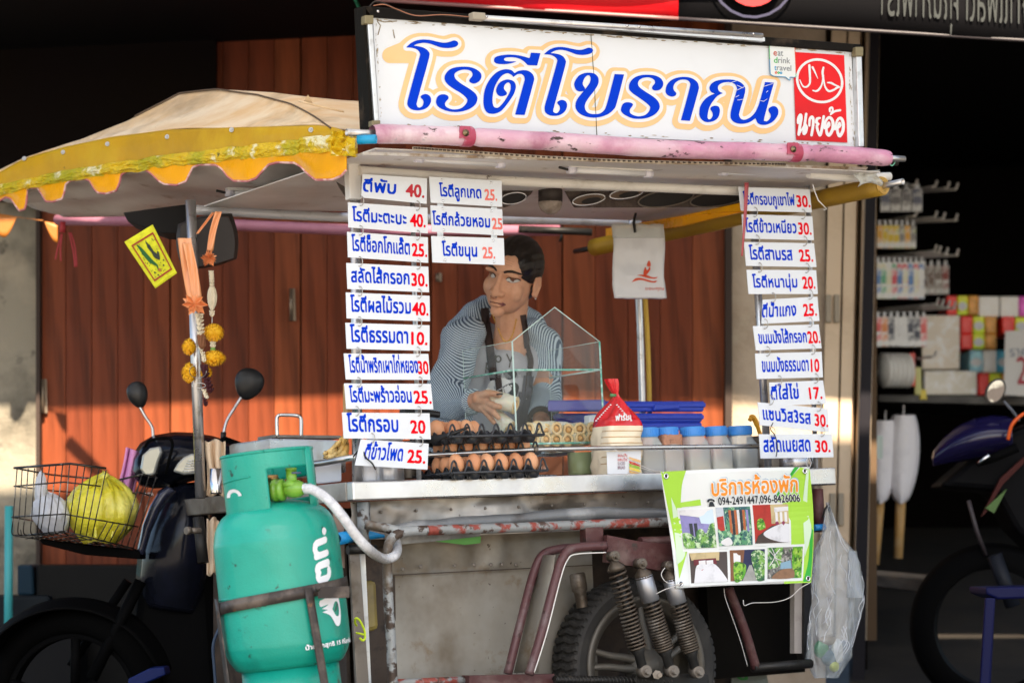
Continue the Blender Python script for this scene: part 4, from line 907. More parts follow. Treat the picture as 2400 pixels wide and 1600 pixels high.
loops = [smooth_loop(tr(p, *k), 5) for k, p in LT]
tail = [[(955, 112), (915, 128), (960, 128)]]
m = MB(); fill(m, outline(loops + tail, grow=18.5, s=1.6), lambda x, y: sgp(x - 2.5, y + 2.5, .0010)); obj('cream_border', m, CREAM, sg)
m = MB(); fill(m, outline(loops, grow=8, s=2.2), lambda x, y: sgp(x, y, .0020)); obj('white_border', m, LWHITE, sg)
for lp in loops:
    m = MB(); fill(m, outline([lp], s=3.2), lambda x, y: sgp(x, y, .0032)); obj('letter', m, BLUE, sg)
# scratches over the last letter
for pts in ([(1700,198),(1726,190)], [(1722,214),(1746,203)], [(1727,200),(1742,207)], [(1724,228),(1732,224)], [(1728,235),(1742,233)], [(1790,203),(1812,196)], [(1782,236),(1790,238),(1798,232)], [(1796,217),(1800,213)]):
    obj('scratch', MB().tube([sgp(*p, .0036) for p in pts], .0008, n=5), LWHITE, sg)
E6 = (1790, 90, 6.031)
def e6(pts): return [(x / 6.031 + 1790, y / 6.031 + 90) for x, y in pts]
m = MB(); fill(m, [e6([(412, 193), (1137, 240), (1183, 1475), (458, 1437)])], lambda x, y: sgp(x, y, .0030)); 
obj('red_panel', m, mat('red_panel', (.74, .0, .006), .6, 0, [((.45, .002, .01), 2, .45, .7)]), sg)
ring = e6([(790 + 318 * math.cos(a) + 12 * math.sin(a), 602 + 300 * math.sin(a) + 20 * math.cos(a)) for a in [k * math.pi / 40 for k in range(81)]])
m = MB(); fill(m, outline([], [(ring, 2.9)], s=3), lambda x, y: sgp(x, y, .0040)); obj('ring_mark', m, LWHITE, sg)
def strokes(lst, k=6): return [([((x / 6.031 + 1790), (y / 6.031 + 90), r / 6.031) for x, y, r in smooth_path(p, k)], 3) for p in lst]
hal = strokes([[(645,385,17),(650,480,16),(655,590,14),(645,650,13),(600,690,12),(550,672,10),(510,590,7)], [(690,412,16),(720,470,12),(765,570,4)], [(845,412,12),(832,480,17),(835,580,10),(815,670,12),(775,730,15),(735,748,12),(695,738,9)],
 [(845,520,8),(850,600,10),(870,690,13),(920,748,15),(990,730,14),(1035,700,14),(1068,690,11),(1010,662,12),(950,632,14),(900,628,8)]])
m = MB(); fill(m, outline([], hal, s=5), lambda x, y: sgp(x, y, .0042)); obj('script_lettering', m, LWHITE, sg)
nai = strokes([[(485,1195,19),(490,1130,19),(520,1085,22),(530,1130,20),(510,1250,20),(495,1360,20)], [(500,1350,14),(550,1270,12),(590,1200,12)], [(600,1070,18),(580,1210,19),(565,1340,20),(590,1330,20),(608,1260,18),(590,1215,14)],
 [(645,1235,15),(650,1150,18),(680,1112,20),(700,1150,20),(695,1250,19),(675,1370,19)], [(795,1128,14),(755,1140,20),(745,1190,20),(775,1212,14),(750,1240,18),(765,1310,19),(795,1370,20),(820,1290,20),(848,1105,18)],
 [(858,1275,13),(880,1165,17),(930,1120,20),(975,1175,22),(975,1280,22),(925,1370,22),(890,1330,20),(890,1250,16),(920,1190,15),(930,1230,13),(905,1262,12)], [(1008,1290,13),(1035,1170,17),(1085,1128,20),(1122,1190,22),(1120,1300,22),(1075,1380,22),(1045,1330,20),(1045,1260,16),(1070,1195,15),(1085,1235,13),(1060,1265,12)],
 [(935,1035,13),(935,995,15),(965,980,14),(975,1020,13),(945,1078,11),(1000,1035,15),(1080,1018,16)]])
m = MB(); fill(m, outline([], nai, s=5), lambda x, y: sgp(x, y, .0042)); obj('name_lettering', m, LWHITE, sg)
# little speech bubble sticker
ST = mat('sticker', (.72, .77, .79), .35)
bub = e6([(80,110),(100,78),(130,72),(400,92),(436,110),(440,150),(455,500),(450,545),(430,552),(372,552),(370,595),(308,548),(140,536),(105,515),(92,480),(85,300)])
bubs = smooth_loop([p + (1,) if i in (11, 12) else p for i, p in enumerate(bub)], 4)
m = MB(); fill(m, [bubs], lambda x, y: sgp(x, y, .0050)); stk = obj('sticker', m, ST, sg)
for a, b, cc in ((0.0, .13, (.75, .12, .05)), (.10, .13, (.1, .1, .1))): pass
def edge(i0, i1, col, nm):
    m = MB(); seq = [bubs[i % len(bubs)] for i in range(i0, i1 + 1)]; m.tube([sgp(x, y, .0052) for x, y in seq], .0010, n=5); obj(nm, m, mat(nm, col, .5), stk)
edge(0, 24, (.72, .1, .03), 'red_border'); edge(24, 30, (.03, .45, .12), 'green_border'); edge(30, 60, (.0, .30, .62), 'blue_border'); edge(60, 64, (.03, .45, .12), 'green_border')
GT = mat('sticker_grey', (.22, .25, .28), .5)
def stx(s, x0, x1, yb, hgt, mt, nm='sticker_word', sl=0.02):
    m = MB(); text(m, s, x0, x1, yb, hgt, lambda x, y: sgp(x, y + (x - x0) * .06, .0056), grow=.012, res=90); obj(nm, m, mt, stk)
stx('e', 1813, 1821, 130.5, 12, mat('st_red', (.5, .07, .04), .5)); stx('at', 1823, 1835.5, 131, 12, GT)
stx('d', 1814, 1822, 147.5, 11, mat('st_green', (.03, .42, .08), .5)); stx('rink', 1824, 1852, 147.8, 11, GT)
stx('t', 1815, 1820, 165, 10.5, mat('st_blue', (.0, .3, .62), .5)); stx('ravel', 1821, 1854.5, 164.8, 10.5, GT)
for i, cc in enumerate(((.72, .1, .03), (.03, .5, .12), (.0, .3, .62))):
    m = MB(); fill(m, outline([], [([(1819 + i * 5.8 + 2 * math.cos(a), 170.5 + i * .4 + 2 * math.sin(a)) for a in [k * math.pi / 6 for k in range(13)]], 1.0)], s=6), lambda x, y: sgp(x, y, .0056)); obj('sticker_dot', m, mat('dot%d' % i, cc, .5), stk)

# ================================================================== price plates (hung one below the other by wire rings)
RING = mat('ring_wire', (.45, .43, .40), .35, .9)
def plate(cor, thai, price, label, grp, b=-.035, tx=(.06, .74), px=(.78, .98), hh=.36, hp=.50, base=.72, red=RED, holes=1, slope=1, tb=None, pb_=None, screws=0, group=None):
    (x0, y0), (x1, y1), (x2, y2), (x3, y3) = cor      # TL TR BR BL
    t = thing('price_plate', label, 'price sign', grp)
    bb = b + random.uniform(-.004, .004)
    m = MB().slab([C(x3, y3, bb), C(x2, y2, bb), C(x1, y1, bb), C(x0, y0, bb)], W * .0025); obj('board', m, PLATE, t, bevel=.0004)
    def q(u, v): xa, ya = lerp(x0, x1, u), lerp(y0, y1, u); xb, yb = lerp(x3, x2, u), lerp(y3, y2, u); return C(lerp(xa, xb, v), lerp(ya, yb, v), bb - .0007)
    m = MB(); text(m, thai, tx[0], tx[1], tb or base, hh, q, grow=.042, res=44); obj('name_lettering', m, BLUE, t)
    m = MB(); text(m, price, px[0], px[1], pb_ or base + .05, hp * .78, q, grow=.034, res=44); obj('price_lettering', m, red, t)
    if screws:
        for u, v in ((.17, .1), (.85, .1), (.17, .9), (.85, .9)):
            obj('screw', MB().lathe(q(u, v), -W, [(.0032, 0), (.0032, .0012), (.0016, .0018), (0, .001)], n=12), CHROME, t)
    return t, q
def ringw(x, y0, y1, b=-.038, par=None):
    cx, cy = x, (y0 + y1) / 2; ry = (y1 - y0) / 2; pts = []
    for k in range(15):
        a = R(-100 + k * 15); pts.append(C(cx + 7 * math.cos(a), cy + ry * math.sin(a), b - .006 * math.cos(a)))
    o = obj('ring', MB().tube(pts, .0012, n=6), RING, par); 
LC = [(((850,408),(1001,418),(1000,478),(847,463)), 'ตีพับ', '40.', (.02,.52), (.68,.96), .40, mat('dkred', (.50, .006, .02), .4)),
 (((816,474),(1002,487),(1003,547),(817,533)), 'โรตีมะตะบะ', '40.', (.05,.73), (.78,.97), .38, None),
 (((814,543),(1003,556),(1004,616),(816,603)), 'โรตีช็อกโกแล๊ต', '25.', (.05,.77), (.80,.985), .42, None),
 (((812,616),(1004,625),(1006,685),(815,677)), 'สลัดไส้กรอก', '30.', (.05,.76), (.79,.98), .40, None),
 (((811,685),(1007,693),(1008,753),(813,746)), 'โรตีผลไม้รวม', '40.', (.05,.77), (.79,.98), .42, None),
 (((810,756),(1007,762),(1007,822),(813,817)), 'โรตีธรรมดา', '10.', (.05,.74), (.785,.97), .44, None),
 (((806,828),(1004,829),(1009,890),(811,889)), 'โรตีน้ำพริกเผาไก่หยอง', '30', (.05,.865), (.865,.985), .44, None),
 (((807,898),(1010,899),(1016,959),(812,958)), 'โรตีมะพร้าวอ่อน', '25.', (.05,.76), (.79,.985), .42, None),
 (((802,966),(1007,968),(1010,1029),(806,1027)), 'โรตีกรอบ', '20', (.05,.63), (.775,.94), .46, None),
 (((846,1029),(1005,1039),(1002,1100),(832,1090)), 'ตีข้าวโพด', '25.', (.10,.64), (.71,.96), .44, None)]
desc = ['topmost of the left column, blue word and dark red 40', 'second from the top of the left column, red 40', 'third from the top of the left column, crowded name and red 25', 'fourth from the top of the left column, red 30', 'fifth from the top of the left column, red 40', 'sixth from the top of the left column, red 10', 'seventh in the left column with the tightest lettering, red 30', 'eighth from the top of the left column, red 25', 'second from the bottom of the left column, wide spaced red 20', 'bottom of the left column, shorter and hung just above the counter, red 25']
for i, (cor, th, pr_, tx, px, hh, rd) in enumerate(LC):
    t, q = plate(cor, th, pr_, 'price plate, ' + desc[i], 'price plates hung in the left column', tx=tx, px=px, hh=hh, red=rd or RED, b=-.034)
    if i: ringw(lerp(cor[0][0], cor[1][0], .16), cor[0][1] - 14, cor[0][1] + 8, par=t); ringw(lerp(cor[0][0], cor[1][0], .87), cor[1][1] - 16, cor[1][1] + 6, par=t)
MC = [(((1006,414),(1176,424),(1177,485),(1010,475)), 'โรตีลูกเกด', '25.', (.13,.71), (.76,.93), .34),
 (((1009,481),(1177,490),(1180,552),(1012,543)), 'โรตีกล้วยหอม', '25', (.02,.82), (.85,.99), .34),
 (((1011,553),(1181,558),(1183,621),(1014,615)), 'โรตีขนุน', '25.', (.14,.62), (.70,.87), .36)]
for i, (cor, th, pr_, tx, px, hh) in enumerate(MC):
    plate(cor, th, pr_, 'white price plate with faded pink-red 25, ' + ['top of the short middle stack', 'middle of the short middle stack', 'bottom of the short middle stack above the vendor'][i], 'screwed price plates of the middle stack', tx=tx, px=px, hh=hh, hp=.42, red=REDF, screws=1, b=-.03)
for y in (477, 545):
    for x in (1032, 1158): tag(obj('link_strip', MB().slab([C(x - 7, y - 4, -.027), C(x + 7, y - 3, -.027), C(x + 7, y + 14, -.027), C(x - 7, y + 13, -.027)], W * .001), ALU, cart))
RC = [(((1731,438),(1898,444),(1903,498),(1737,494)), 'โรตีกรอบภูเขาไฟ', '30.', (.05,.77), (.80,.985), .36),
 (((1739,502),(1904,507),(1908,563),(1742,559)), 'โรตีข้าวเหนียว', '30.', (.04,.76), (.79,.97), .38),
 (((1744,567),(1908,570),(1914,626),(1749,623)), 'โรตีสามรส', '25.', (.06,.67), (.77,.96), .40),
 (((1750,632),(1913,633),(1917,689),(1755,689)), 'โรตีหนานุ่ม', '20.', (.07,.71), (.79,.97), .36),
 (((1788,702),(1916,695),(1921,752),(1785,759)), 'ตีน้ำแกง', '25.', (.0,.60), (.73,.96), .40),
 (((1765,764),(1919,760),(1926,816),(1772,821)), 'ขนมปังไส้กรอก', '20.', (.06,.79), (.81,.99), .38),
 (((1770,828),(1926,824),(1929,884),(1774,888)), 'ขนมปังธรรมดา', '10', (.09,.79), (.83,.95), .40),
 (((1803,896),(1929,891),(1937,946),(1806,951)), 'ตีใส่ไข่', '17.', (.02,.52), (.72,.94), .42),
 (((1776,942),(1941,957),(1944,1013),(1781,996)), 'แซนวิส3รส', '30.', (.06,.74), (.80,.985), .42),
 (((1779,1017),(1950,1016),(1954,1071),(1783,1074)), 'สลัดเนยสด', '30.', (.05,.69), (.76,.96), .46)]
desc = ['topmost of the right column behind a thin red ribbon, red 30', 'second from the top of the right column, red 30', 'third from the top of the right column, red 25', 'fourth from the top of the right column, red 20', 'short one in the middle of the right column, red 25', 'sixth from the top of the right column, red 20', 'seventh in the right column with thin dark blue lettering, red 10', 'short one low in the right column, red 17', 'tilted one second from the bottom of the right column, red 30', 'bottom of the right column with a black wire hanging over it, red 30']
for i, (cor, th, pr_, tx, px, hh) in enumerate(RC):
    t, q = plate(cor, th, pr_, 'price plate, ' + desc[i], 'price plates hung in the right column', tx=tx, px=px, hh=hh, b=-.034)
    if i: ringw(lerp(cor[0][0], cor[1][0], .18), cor[0][1] - 16, cor[0][1] + 6, par=t); ringw(lerp(cor[0][0], cor[1][0], .86), cor[1][1] - 16, cor[1][1] + 6, par=t)
    if i == 9: obj('black_wire', MB().tube(sp([C(1812, 990, -.045), C(1806, 1005, -.045), C(1816, 1020, -.045), C(1822, 1045, -.045), C(1819, 1070, -.045)]), .0014, n=6), BLACKM, t)
RB = mat('red_ribbon', (.55, .10, .12), .5, alpha=.75)
m = MB().grid(lambda u, v: C(1750 - 6 * v + lerp(-5, 5, u) * (1 - .6 * v) - (5 * v * v), lerp(428, 600, v), -.05), 2, 12); tag(obj('red_ribbon', m, RB, None, solid=.0005), 'thin translucent red ribbon hanging over the top right price plates', 'ribbon')
m = MB().tube(sp([C(836, 1062, .0), C(850, 1052, -.03), C(856, 1070, -.04), C(872, 1085, -.045), C(880, 1100, -.045)]), .002, n=6); m.tube(sp([C(828, 1070, 0), C(840, 1056, -.02), C(834, 1080, -.02), C(846, 1088, -.02)]), .002, n=6); tag(obj('wire_tie', m, BLACKM), 'black wire tie knotted round the left post at the rail', 'wire')
# ================================================================== egg trays and eggs
TRAYM = mat('tray_plastic', (.028, .032, .040), .3, 0, [((.06, .066, .078), 12, .5, .7)], bump=.0004, rvar=.08)
EGGM = [mat('egg_%d' % i, c, .5, 0, [(tuple(min(1, q * 1.12) for q in c), 4, .4, .7), (tuple(q * .8 for q in c), 60, .62, .75)], bump=.0002, sss=.15) for i, c in enumerate([(.64, .31, .16), (.58, .26, .13), (.68, .36, .20)])]
PT = .0435
def tray_frame(px, py, b, yaw=0, tilt=0):
    c = C(px, py, b); u = (U * math.cos(yaw) + W * math.sin(yaw)); w_ = (W * math.cos(yaw) - U * math.sin(yaw)); u = (u + Z * tilt).normalized()
    return c, u, w_
def make_tray(fr, nx, ny, label):
    c, u, w_ = fr
    def tf(a, b):
        x = a * nx * PT; y = b * ny * PT
        f = (math.cos(2 * math.pi * a * nx) + math.cos(2 * math.pi * b * ny)) / 2
        z = .017 * max(0, f - .25) ** 1.2 * 1.3 if f > .25 else -.017 * min(1, (.25 - f) * 1.3)
        return c + u * x + w_ * y + Z * z
    m = MB(); n = 9
    holes = lambda a, b: False
    m.grid(tf, nx * n, ny * n)
    t = thing('egg_tray', label, 'egg tray', 'black egg trays on the counter')
    obj('tray_sheet', m, TRAYM, t, solid=.0022, off=-1)
    m = MB(); e = .008
    cs = [c - u * e - w_ * e, c + u * (nx * PT + e) - w_ * e, c + u * (nx * PT + e) + w_ * (ny * PT + e), c - u * e + w_ * (ny * PT + e)]
    for i in range(4): m.tube([cs[i] - Z * .002, cs[(i + 1) % 4] - Z * .002], .0042, n=4)
    obj('rim', m, TRAYM, t)
    for k in range(nx + 1):                                   # tall loops along the front edge
        p = c + u * (k * PT) - w_ * .002; pts = [p + u * x_ + Z * z_ - w_ * 0 for x_, z_ in ((-.015, -.002), (-.0085, .011), (-.0055, .022), (0, .0285), (.0055, .022), (.0085, .011), (.015, -.002))]
        obj('spike', MB().tube(sp(pts, 3), .0027, n=6), TRAYM, t)
    for k in range(nx):
        p = c + u * ((k + .5) * PT) + w_ * .012; obj('cup', MB().lathe(p, -Z, [(.017, .0), (.0155, .010), (.012, .017), (.008, .020), (0, .020)], n=12), TRAYM, t)
    return t
EP = [(0, -.0245), (.009, -.0232), (.0158, -.0172), (.0197, -.0078), (.0208, .0), (.0198, .009), (.0168, .0175), (.0112, .0245), (.0058, .0278), (0, .029)]
eggn = [0]
proto = {}
def egg(p, label, tilt=0):
    k = eggn[0] % 3; eggn[0] += 1
    if k not in proto:
        o = obj('egg', MB().lathe((0, 0, 0), Z, [(r, h + .0235) for r, h in EP], n=22), EGGM[k]); proto[k] = o
    else:
        o = proto[k].copy(); COL.objects.link(o); ROOTS.append(o)
    o.location = p - Z * .006; o.rotation_euler = (random.uniform(-.16, .16), random.uniform(-.16, .16), random.uniform(0, 6))
    tag(o, label, 'egg', label.split(',')[-1].strip()); return o
f1 = tray_frame(1064, 1106, -.03)
f2 = tray_frame(1046, 1066, .035, yaw=R(-1))
f3 = tray_frame(1060, 1021, -.03, yaw=R(2), tilt=.0)
for fr, lab, nx, ny in ((f1, 'lowest black egg tray, filled with brown eggs, its front edge over the counter', 6, 5), (f2, 'middle black egg tray between the other two, behind the rail', 6, 5), (f3, 'topmost black egg tray with an empty front row of spikes', 6, 5)):
    make_tray(fr, nx, ny, lab)
def ep(fr, i, j): c, u, w_ = fr; return c + u * ((i + .5) * PT) + w_ * ((j + .5) * PT)
for j in range(3):
    for i in range(6): egg(ep(f1, i, j), 'brown egg, egg in the lowest tray')
for j in (0, 1):
    for i in range(6): egg(ep(f2, i, j) , 'brown egg showing behind the rail, egg in the middle tray')
for j in (2, 3, 4):
    for i in range(4 if j > 2 else 3): egg(ep(f3, i, j), 'brown egg behind empty spikes, egg in the topmost tray')
def rename_eggs():
    for r in ROOTS:
        if r.name.startswith('egg') and not r.name.startswith('egg_tray'): r['label'] = {'egg in the lowest tray': 'brown egg sitting in the lowest black tray on the counter', 'egg in the middle tray': 'brown egg in the middle black tray behind the rail', 'egg in the topmost tray': 'brown egg standing in the back rows of the topmost black tray'}[r['group']]; r['group'] = r['group'].replace('egg in', 'eggs in')
rename_eggs()
m = MB(); pts = [C(1005, 1030, .03), C(1030, 1025, .0), C(1060, 1015, -.03), C(1096, 1001, -.05)]
def ladle(u, v):
    p = V(smooth_path([tuple(q) for q in pts], 8)[int(u * 24)]); h = lerp(11, 1.2, u ** 1.1) / 6000 * 6.4
    return p + Z * h * (v - .5) * 2 * .8 - W * (.004 + .004 * math.sin(v * 3.1))
m.grid(ladle, 24, 6); tag(obj('spatula', m, BLACKP, None, solid=.003), 'black plastic spatula blade lying across the eggs of the topmost tray', 'spatula')
# ================================================================== glass display case
gc = thing('glass_case', 'small clear glass display case with a gabled front and one shelf', 'display case')
gb = .20
FL, FR_ = ab(C(1205, 900, gb))[0], ab(C(1410, 900, gb))[0]
dB = ab(S(1088, 900, FL))[1] - gb
def gz(x, y, b=gb): return C(x, y, b)[2]
zt, zs, zm, zbot = gz(1208, 800), gz(1214, 867), gz(1240, 1040), CZ + .004
zp = gz(1303, 720)
def G(a, b, z): return L(lerp(FL, FR_, a), gb + b * dB, z)
th = .004
gl = MB().add([G(0, 0, zbot), G(1, 0, zbot), G(1, 0, zt), G(.5, 0, zp), G(0, 0, zt)], [(0, 1, 2, 3, 4)], False); obj('front_pane', gl, GLASS, gc)
for nm, q in (('side_pane', [G(0, .02, zbot), G(0, 1, zbot), G(0, 1, zt), G(0, .02, zt)]), ('side_pane', [G(1, .02, zbot), G(1, 1, zbot), G(1, 1, zt), G(1, .02, zt)]), ('shelf', [G(.01, .02, zs), G(.99, .02, zs), G(.99, .98, zs), G(.01, .98, zs)]), ('base_sheet', [G(-.02, -.02, zm), G(1.02, -.02, zm), G(1.02, 1, zm), G(-.02, 1, zm)])):
    obj(nm, MB().add(q, [(0, 1, 2, 3)], False), GLASS, gc)
def ge(name, a, b, r=.0026, mt=GLASSE): obj(name, MB().tube([a, b], r, n=4), mt, gc)
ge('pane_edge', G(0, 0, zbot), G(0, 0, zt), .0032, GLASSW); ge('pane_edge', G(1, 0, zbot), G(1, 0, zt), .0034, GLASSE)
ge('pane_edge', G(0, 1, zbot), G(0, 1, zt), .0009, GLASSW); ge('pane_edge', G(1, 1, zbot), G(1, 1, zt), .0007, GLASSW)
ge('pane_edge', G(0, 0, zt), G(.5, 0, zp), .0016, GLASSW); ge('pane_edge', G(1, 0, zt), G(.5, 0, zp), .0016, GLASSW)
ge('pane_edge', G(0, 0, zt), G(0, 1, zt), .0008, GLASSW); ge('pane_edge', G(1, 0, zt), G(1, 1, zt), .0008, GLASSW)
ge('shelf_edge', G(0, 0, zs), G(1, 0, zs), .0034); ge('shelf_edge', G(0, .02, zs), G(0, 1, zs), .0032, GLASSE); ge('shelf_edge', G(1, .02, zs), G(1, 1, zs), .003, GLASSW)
ge('base_edge', G(-.02, -.02, zm), G(1.02, -.02, zm), .0036)
# filled rolls in the case
DOUGH = mat('dough', (.90, .84, .66), .65, 0, [((.93, .89, .78), 8, .45, .6), ((.74, .5, .22), 10, .64, .76)], bump=.002, bscale=40, sss=.2)
DOUGHB = mat('dough_browned', (.86, .68, .42), .6, 0, [((.78, .56, .28), 14, .45, .62)], bump=.003, bscale=60)
SAUS = mat('sausage', (.74, .42, .16), .4, 0, [((.7, .4, .17), 18, .45, .65)])
def rollup(c, ax, label, grp, r=.0165, ln=.14, first=True):
    t = thing('filled_roll', label, 'roll', grp); ax = V(ax).normalized(); x = ax.cross(Z).normalized(); y = x.cross(ax)
    s_ = random.uniform(0, 50)
    def f(u, v):
        a = v * 2 * math.pi; rr = r * (1 + .09 * noise.noise(V((math.cos(a) * 1.5, math.sin(a) * 1.5, u * 5 + s_))) + .12 * (v - .5) * (abs(v - .5) > .46)) * (1 if u > .04 else 1.06)
        return c + ax * (u * ln) + x * math.cos(a) * rr + y * math.sin(a) * rr
    obj('dough_wrap', MB().grid(f, 16, 24), DOUGH, t)
    def rim(u, v):
        a = v * 2 * math.pi; rr = lerp(r * .56, r * 1.04, u) * (1 + .1 * noise.noise(V((math.cos(a) * 2, math.sin(a) * 2, s_))))
        return c - ax * (.003 * math.sin(u * 3.1)) + x * math.cos(a) * rr + y * math.sin(a) * rr
    obj('dough_rim', MB().grid(rim, 4, 24), DOUGHB, t)
    obj('sausage', MB().ell(c + ax * .012, r * .60, r * .60, .018, x, y, ax, n=16, m=10), SAUS, t)
    return t
n_ = 0
for row, y in enumerate((1006, 1029)):
    for k in range(6 if row else 5):
        x = (1278 + k * 27.5) if row == 0 else (1252 + k * 27)
        p = C(x + random.uniform(-2, 2), y + random.uniform(-2.5, 1.5), gb + .03 + (.01 if row == 0 else 0) + random.uniform(-.008, .008)); rollup(p, W + U * random.uniform(-.2, .2) + Z * random.uniform(-.06, .06), 'filled roll in the %s row of the glass case' % ('upper' if row == 0 else 'lower'), 'filled rolls in the %s row of the case' % ('upper' if row == 0 else 'lower'), r=.0172 * random.uniform(.94, 1.08))
for (x, y) in ((1240, 1004), (1258, 1000)): rollup(C(x, y, gb + .05), U * .9 + W * .4, 'loose filled roll lying crosswise at the left end of the upper row', 'crosswise rolls')
# ================================================================== bread bag
bg_ = thing('bread_bag', 'plastic bag of sliced bread with a red twisted top, beside the glass case', 'bread')
BAGR = mat('bag_red', (.68, .012, .02), .22, 0, [((.75, .05, .06), 5, .5, .7)], bump=.006, bscale=18, coat=.4)
BREAD = mat('bread_slices', (.86, .76, .58), .6, 0, [((.9, .8, .62), 6, .45, .6)], bump=.003, bscale=20, coat=.5)
bY = .10
bc = C(1438, 1000, bY)
def bpx(x, y, d=0): return C(x, y, bY + d)
prof_b = [(1118, 50, 0.055), (1050, 53, .055), (1000, 51, .055), (985, 46, .050), (965, 33, .040), (945, 17, .024), (930, 6, .008), (922, 5.5, .007), (914, 9, .010), (898, 13, .014), (888, 14, .014)]
def bagf(y0, y1):
    def f(u, v):
        y = lerp(y0, y1, v); k = 0
        for k in range(len(prof_b) - 1):
            if prof_b[k][0] >= y >= prof_b[k + 1][0]: break
        t = (prof_b[k][0] - y) / (prof_b[k][0] - prof_b[k + 1][0]); hw = .84 * lerp(prof_b[k][1], prof_b[k + 1][1], t); dp = lerp(prof_b[k][2], prof_b[k + 1][2], t)
        a = u * 2 * math.pi; cx = 1445 if y > 930 else lerp(1428, 1445, (y - 880) / 50); sq = 1 / max(abs(math.cos(a)), abs(math.sin(a))) ** .55
        fold = 1 + (.13 * math.sin(a * 7 + y * .05) if y < 985 else .035 * math.sin(a * 5 + y * .1) + .05 * noise.noise(V((math.cos(a) * 3, math.sin(a) * 3, y * .06))))
        return bpx(cx + hw * math.cos(a) * sq * fold, y) + W * (dp * math.sin(a) * sq * fold + .0)
    return f
obj('bread_part', MB().grid(bagf(1118, 1000), 48, 14), BREAD, bg_)
obj('red_wrap', MB().grid(bagf(1000, 888), 56, 30), BAGR, bg_)
for y in (1012, 1026, 1040, 1072, 1088): obj('slice_line', MB().tube([bagf(1118, 1000)(u, (1118 - y) / 118) - W * .0006 for u in [i / 48 for i in range(26, 47)]], .0011, n=5), mat('crust_%d' % y, (.55, .34, .15), .6), bg_)
obj('wrap_tie', MB().tube([bpx(1431, 926, -.01), bpx(1443, 926, -.01)], .004, n=8), mat('tie_green2', (.1, .3, .12), .5), bg_)
m = MB(); text(m, 'ฟาร์มเ', 1443, 1480, 985, 11, lambda x, y: bpx(x, y - (x - 1443) * .04, -.069), grow=.05, res=50); obj('lettering', m, LWHITE, bg_)
for k in range(9):
    for sgn in (-1, 1):
        cx, cy = 1434 + sgn * k * 4.2 + (12 if sgn > 0 else -3), 945 + k * 4.6 + 4
        m = MB(); fill(m, [[(cx - 3, cy), (cx, cy - 2.4), (cx + 3.2, cy - .6), (cx, cy + .8)]], lambda x, y: bpx(x, y, -.055 - k * .0022)); obj('leaf_mark', m, LWHITE, bg_)
m = MB().slab([C(1422, 1058, .04), C(1502, 1055, .04), C(1502, 1112, .04), C(1424, 1114, .04)], W * .001); obj('white_label', m, LWHITE, bg_)
for i, s_ in enumerate(('ขนมปัง', 'แซนวิช', 'SLICED', 'BREAD')):
    m = MB(); text(m, s_, 1448, 1470 - (i > 1) * 5, 1070 + i * 9.5, 5.5, lambda x, y: C(x, y, .038), grow=.03, res=40); obj('label_lettering', m, mat('label_red%d' % i, (.65, .2, .2) if i < 2 else (.3, .2, .25), .5), bg_)
for i, (cc, y) in enumerate((((.75, .45, .2), 1074), ((.55, .05, .04), 1083), ((.3, .5, .05), 1090), ((.85, .65, .1), 1097), ((.7, .4, .15), 1105))):
    m = MB(); fill(m, [[(1474, y - 4), (1502, y + 4), (1502, y + 10), (1476, y + 3)]], lambda x, yy: C(x, yy, .0378 - i * .0002)); obj('sandwich_picture', m, mat('sand%d' % i, cc, .5, 0, [((.8, .6, .3), 40, .5, .6)]), bg_)
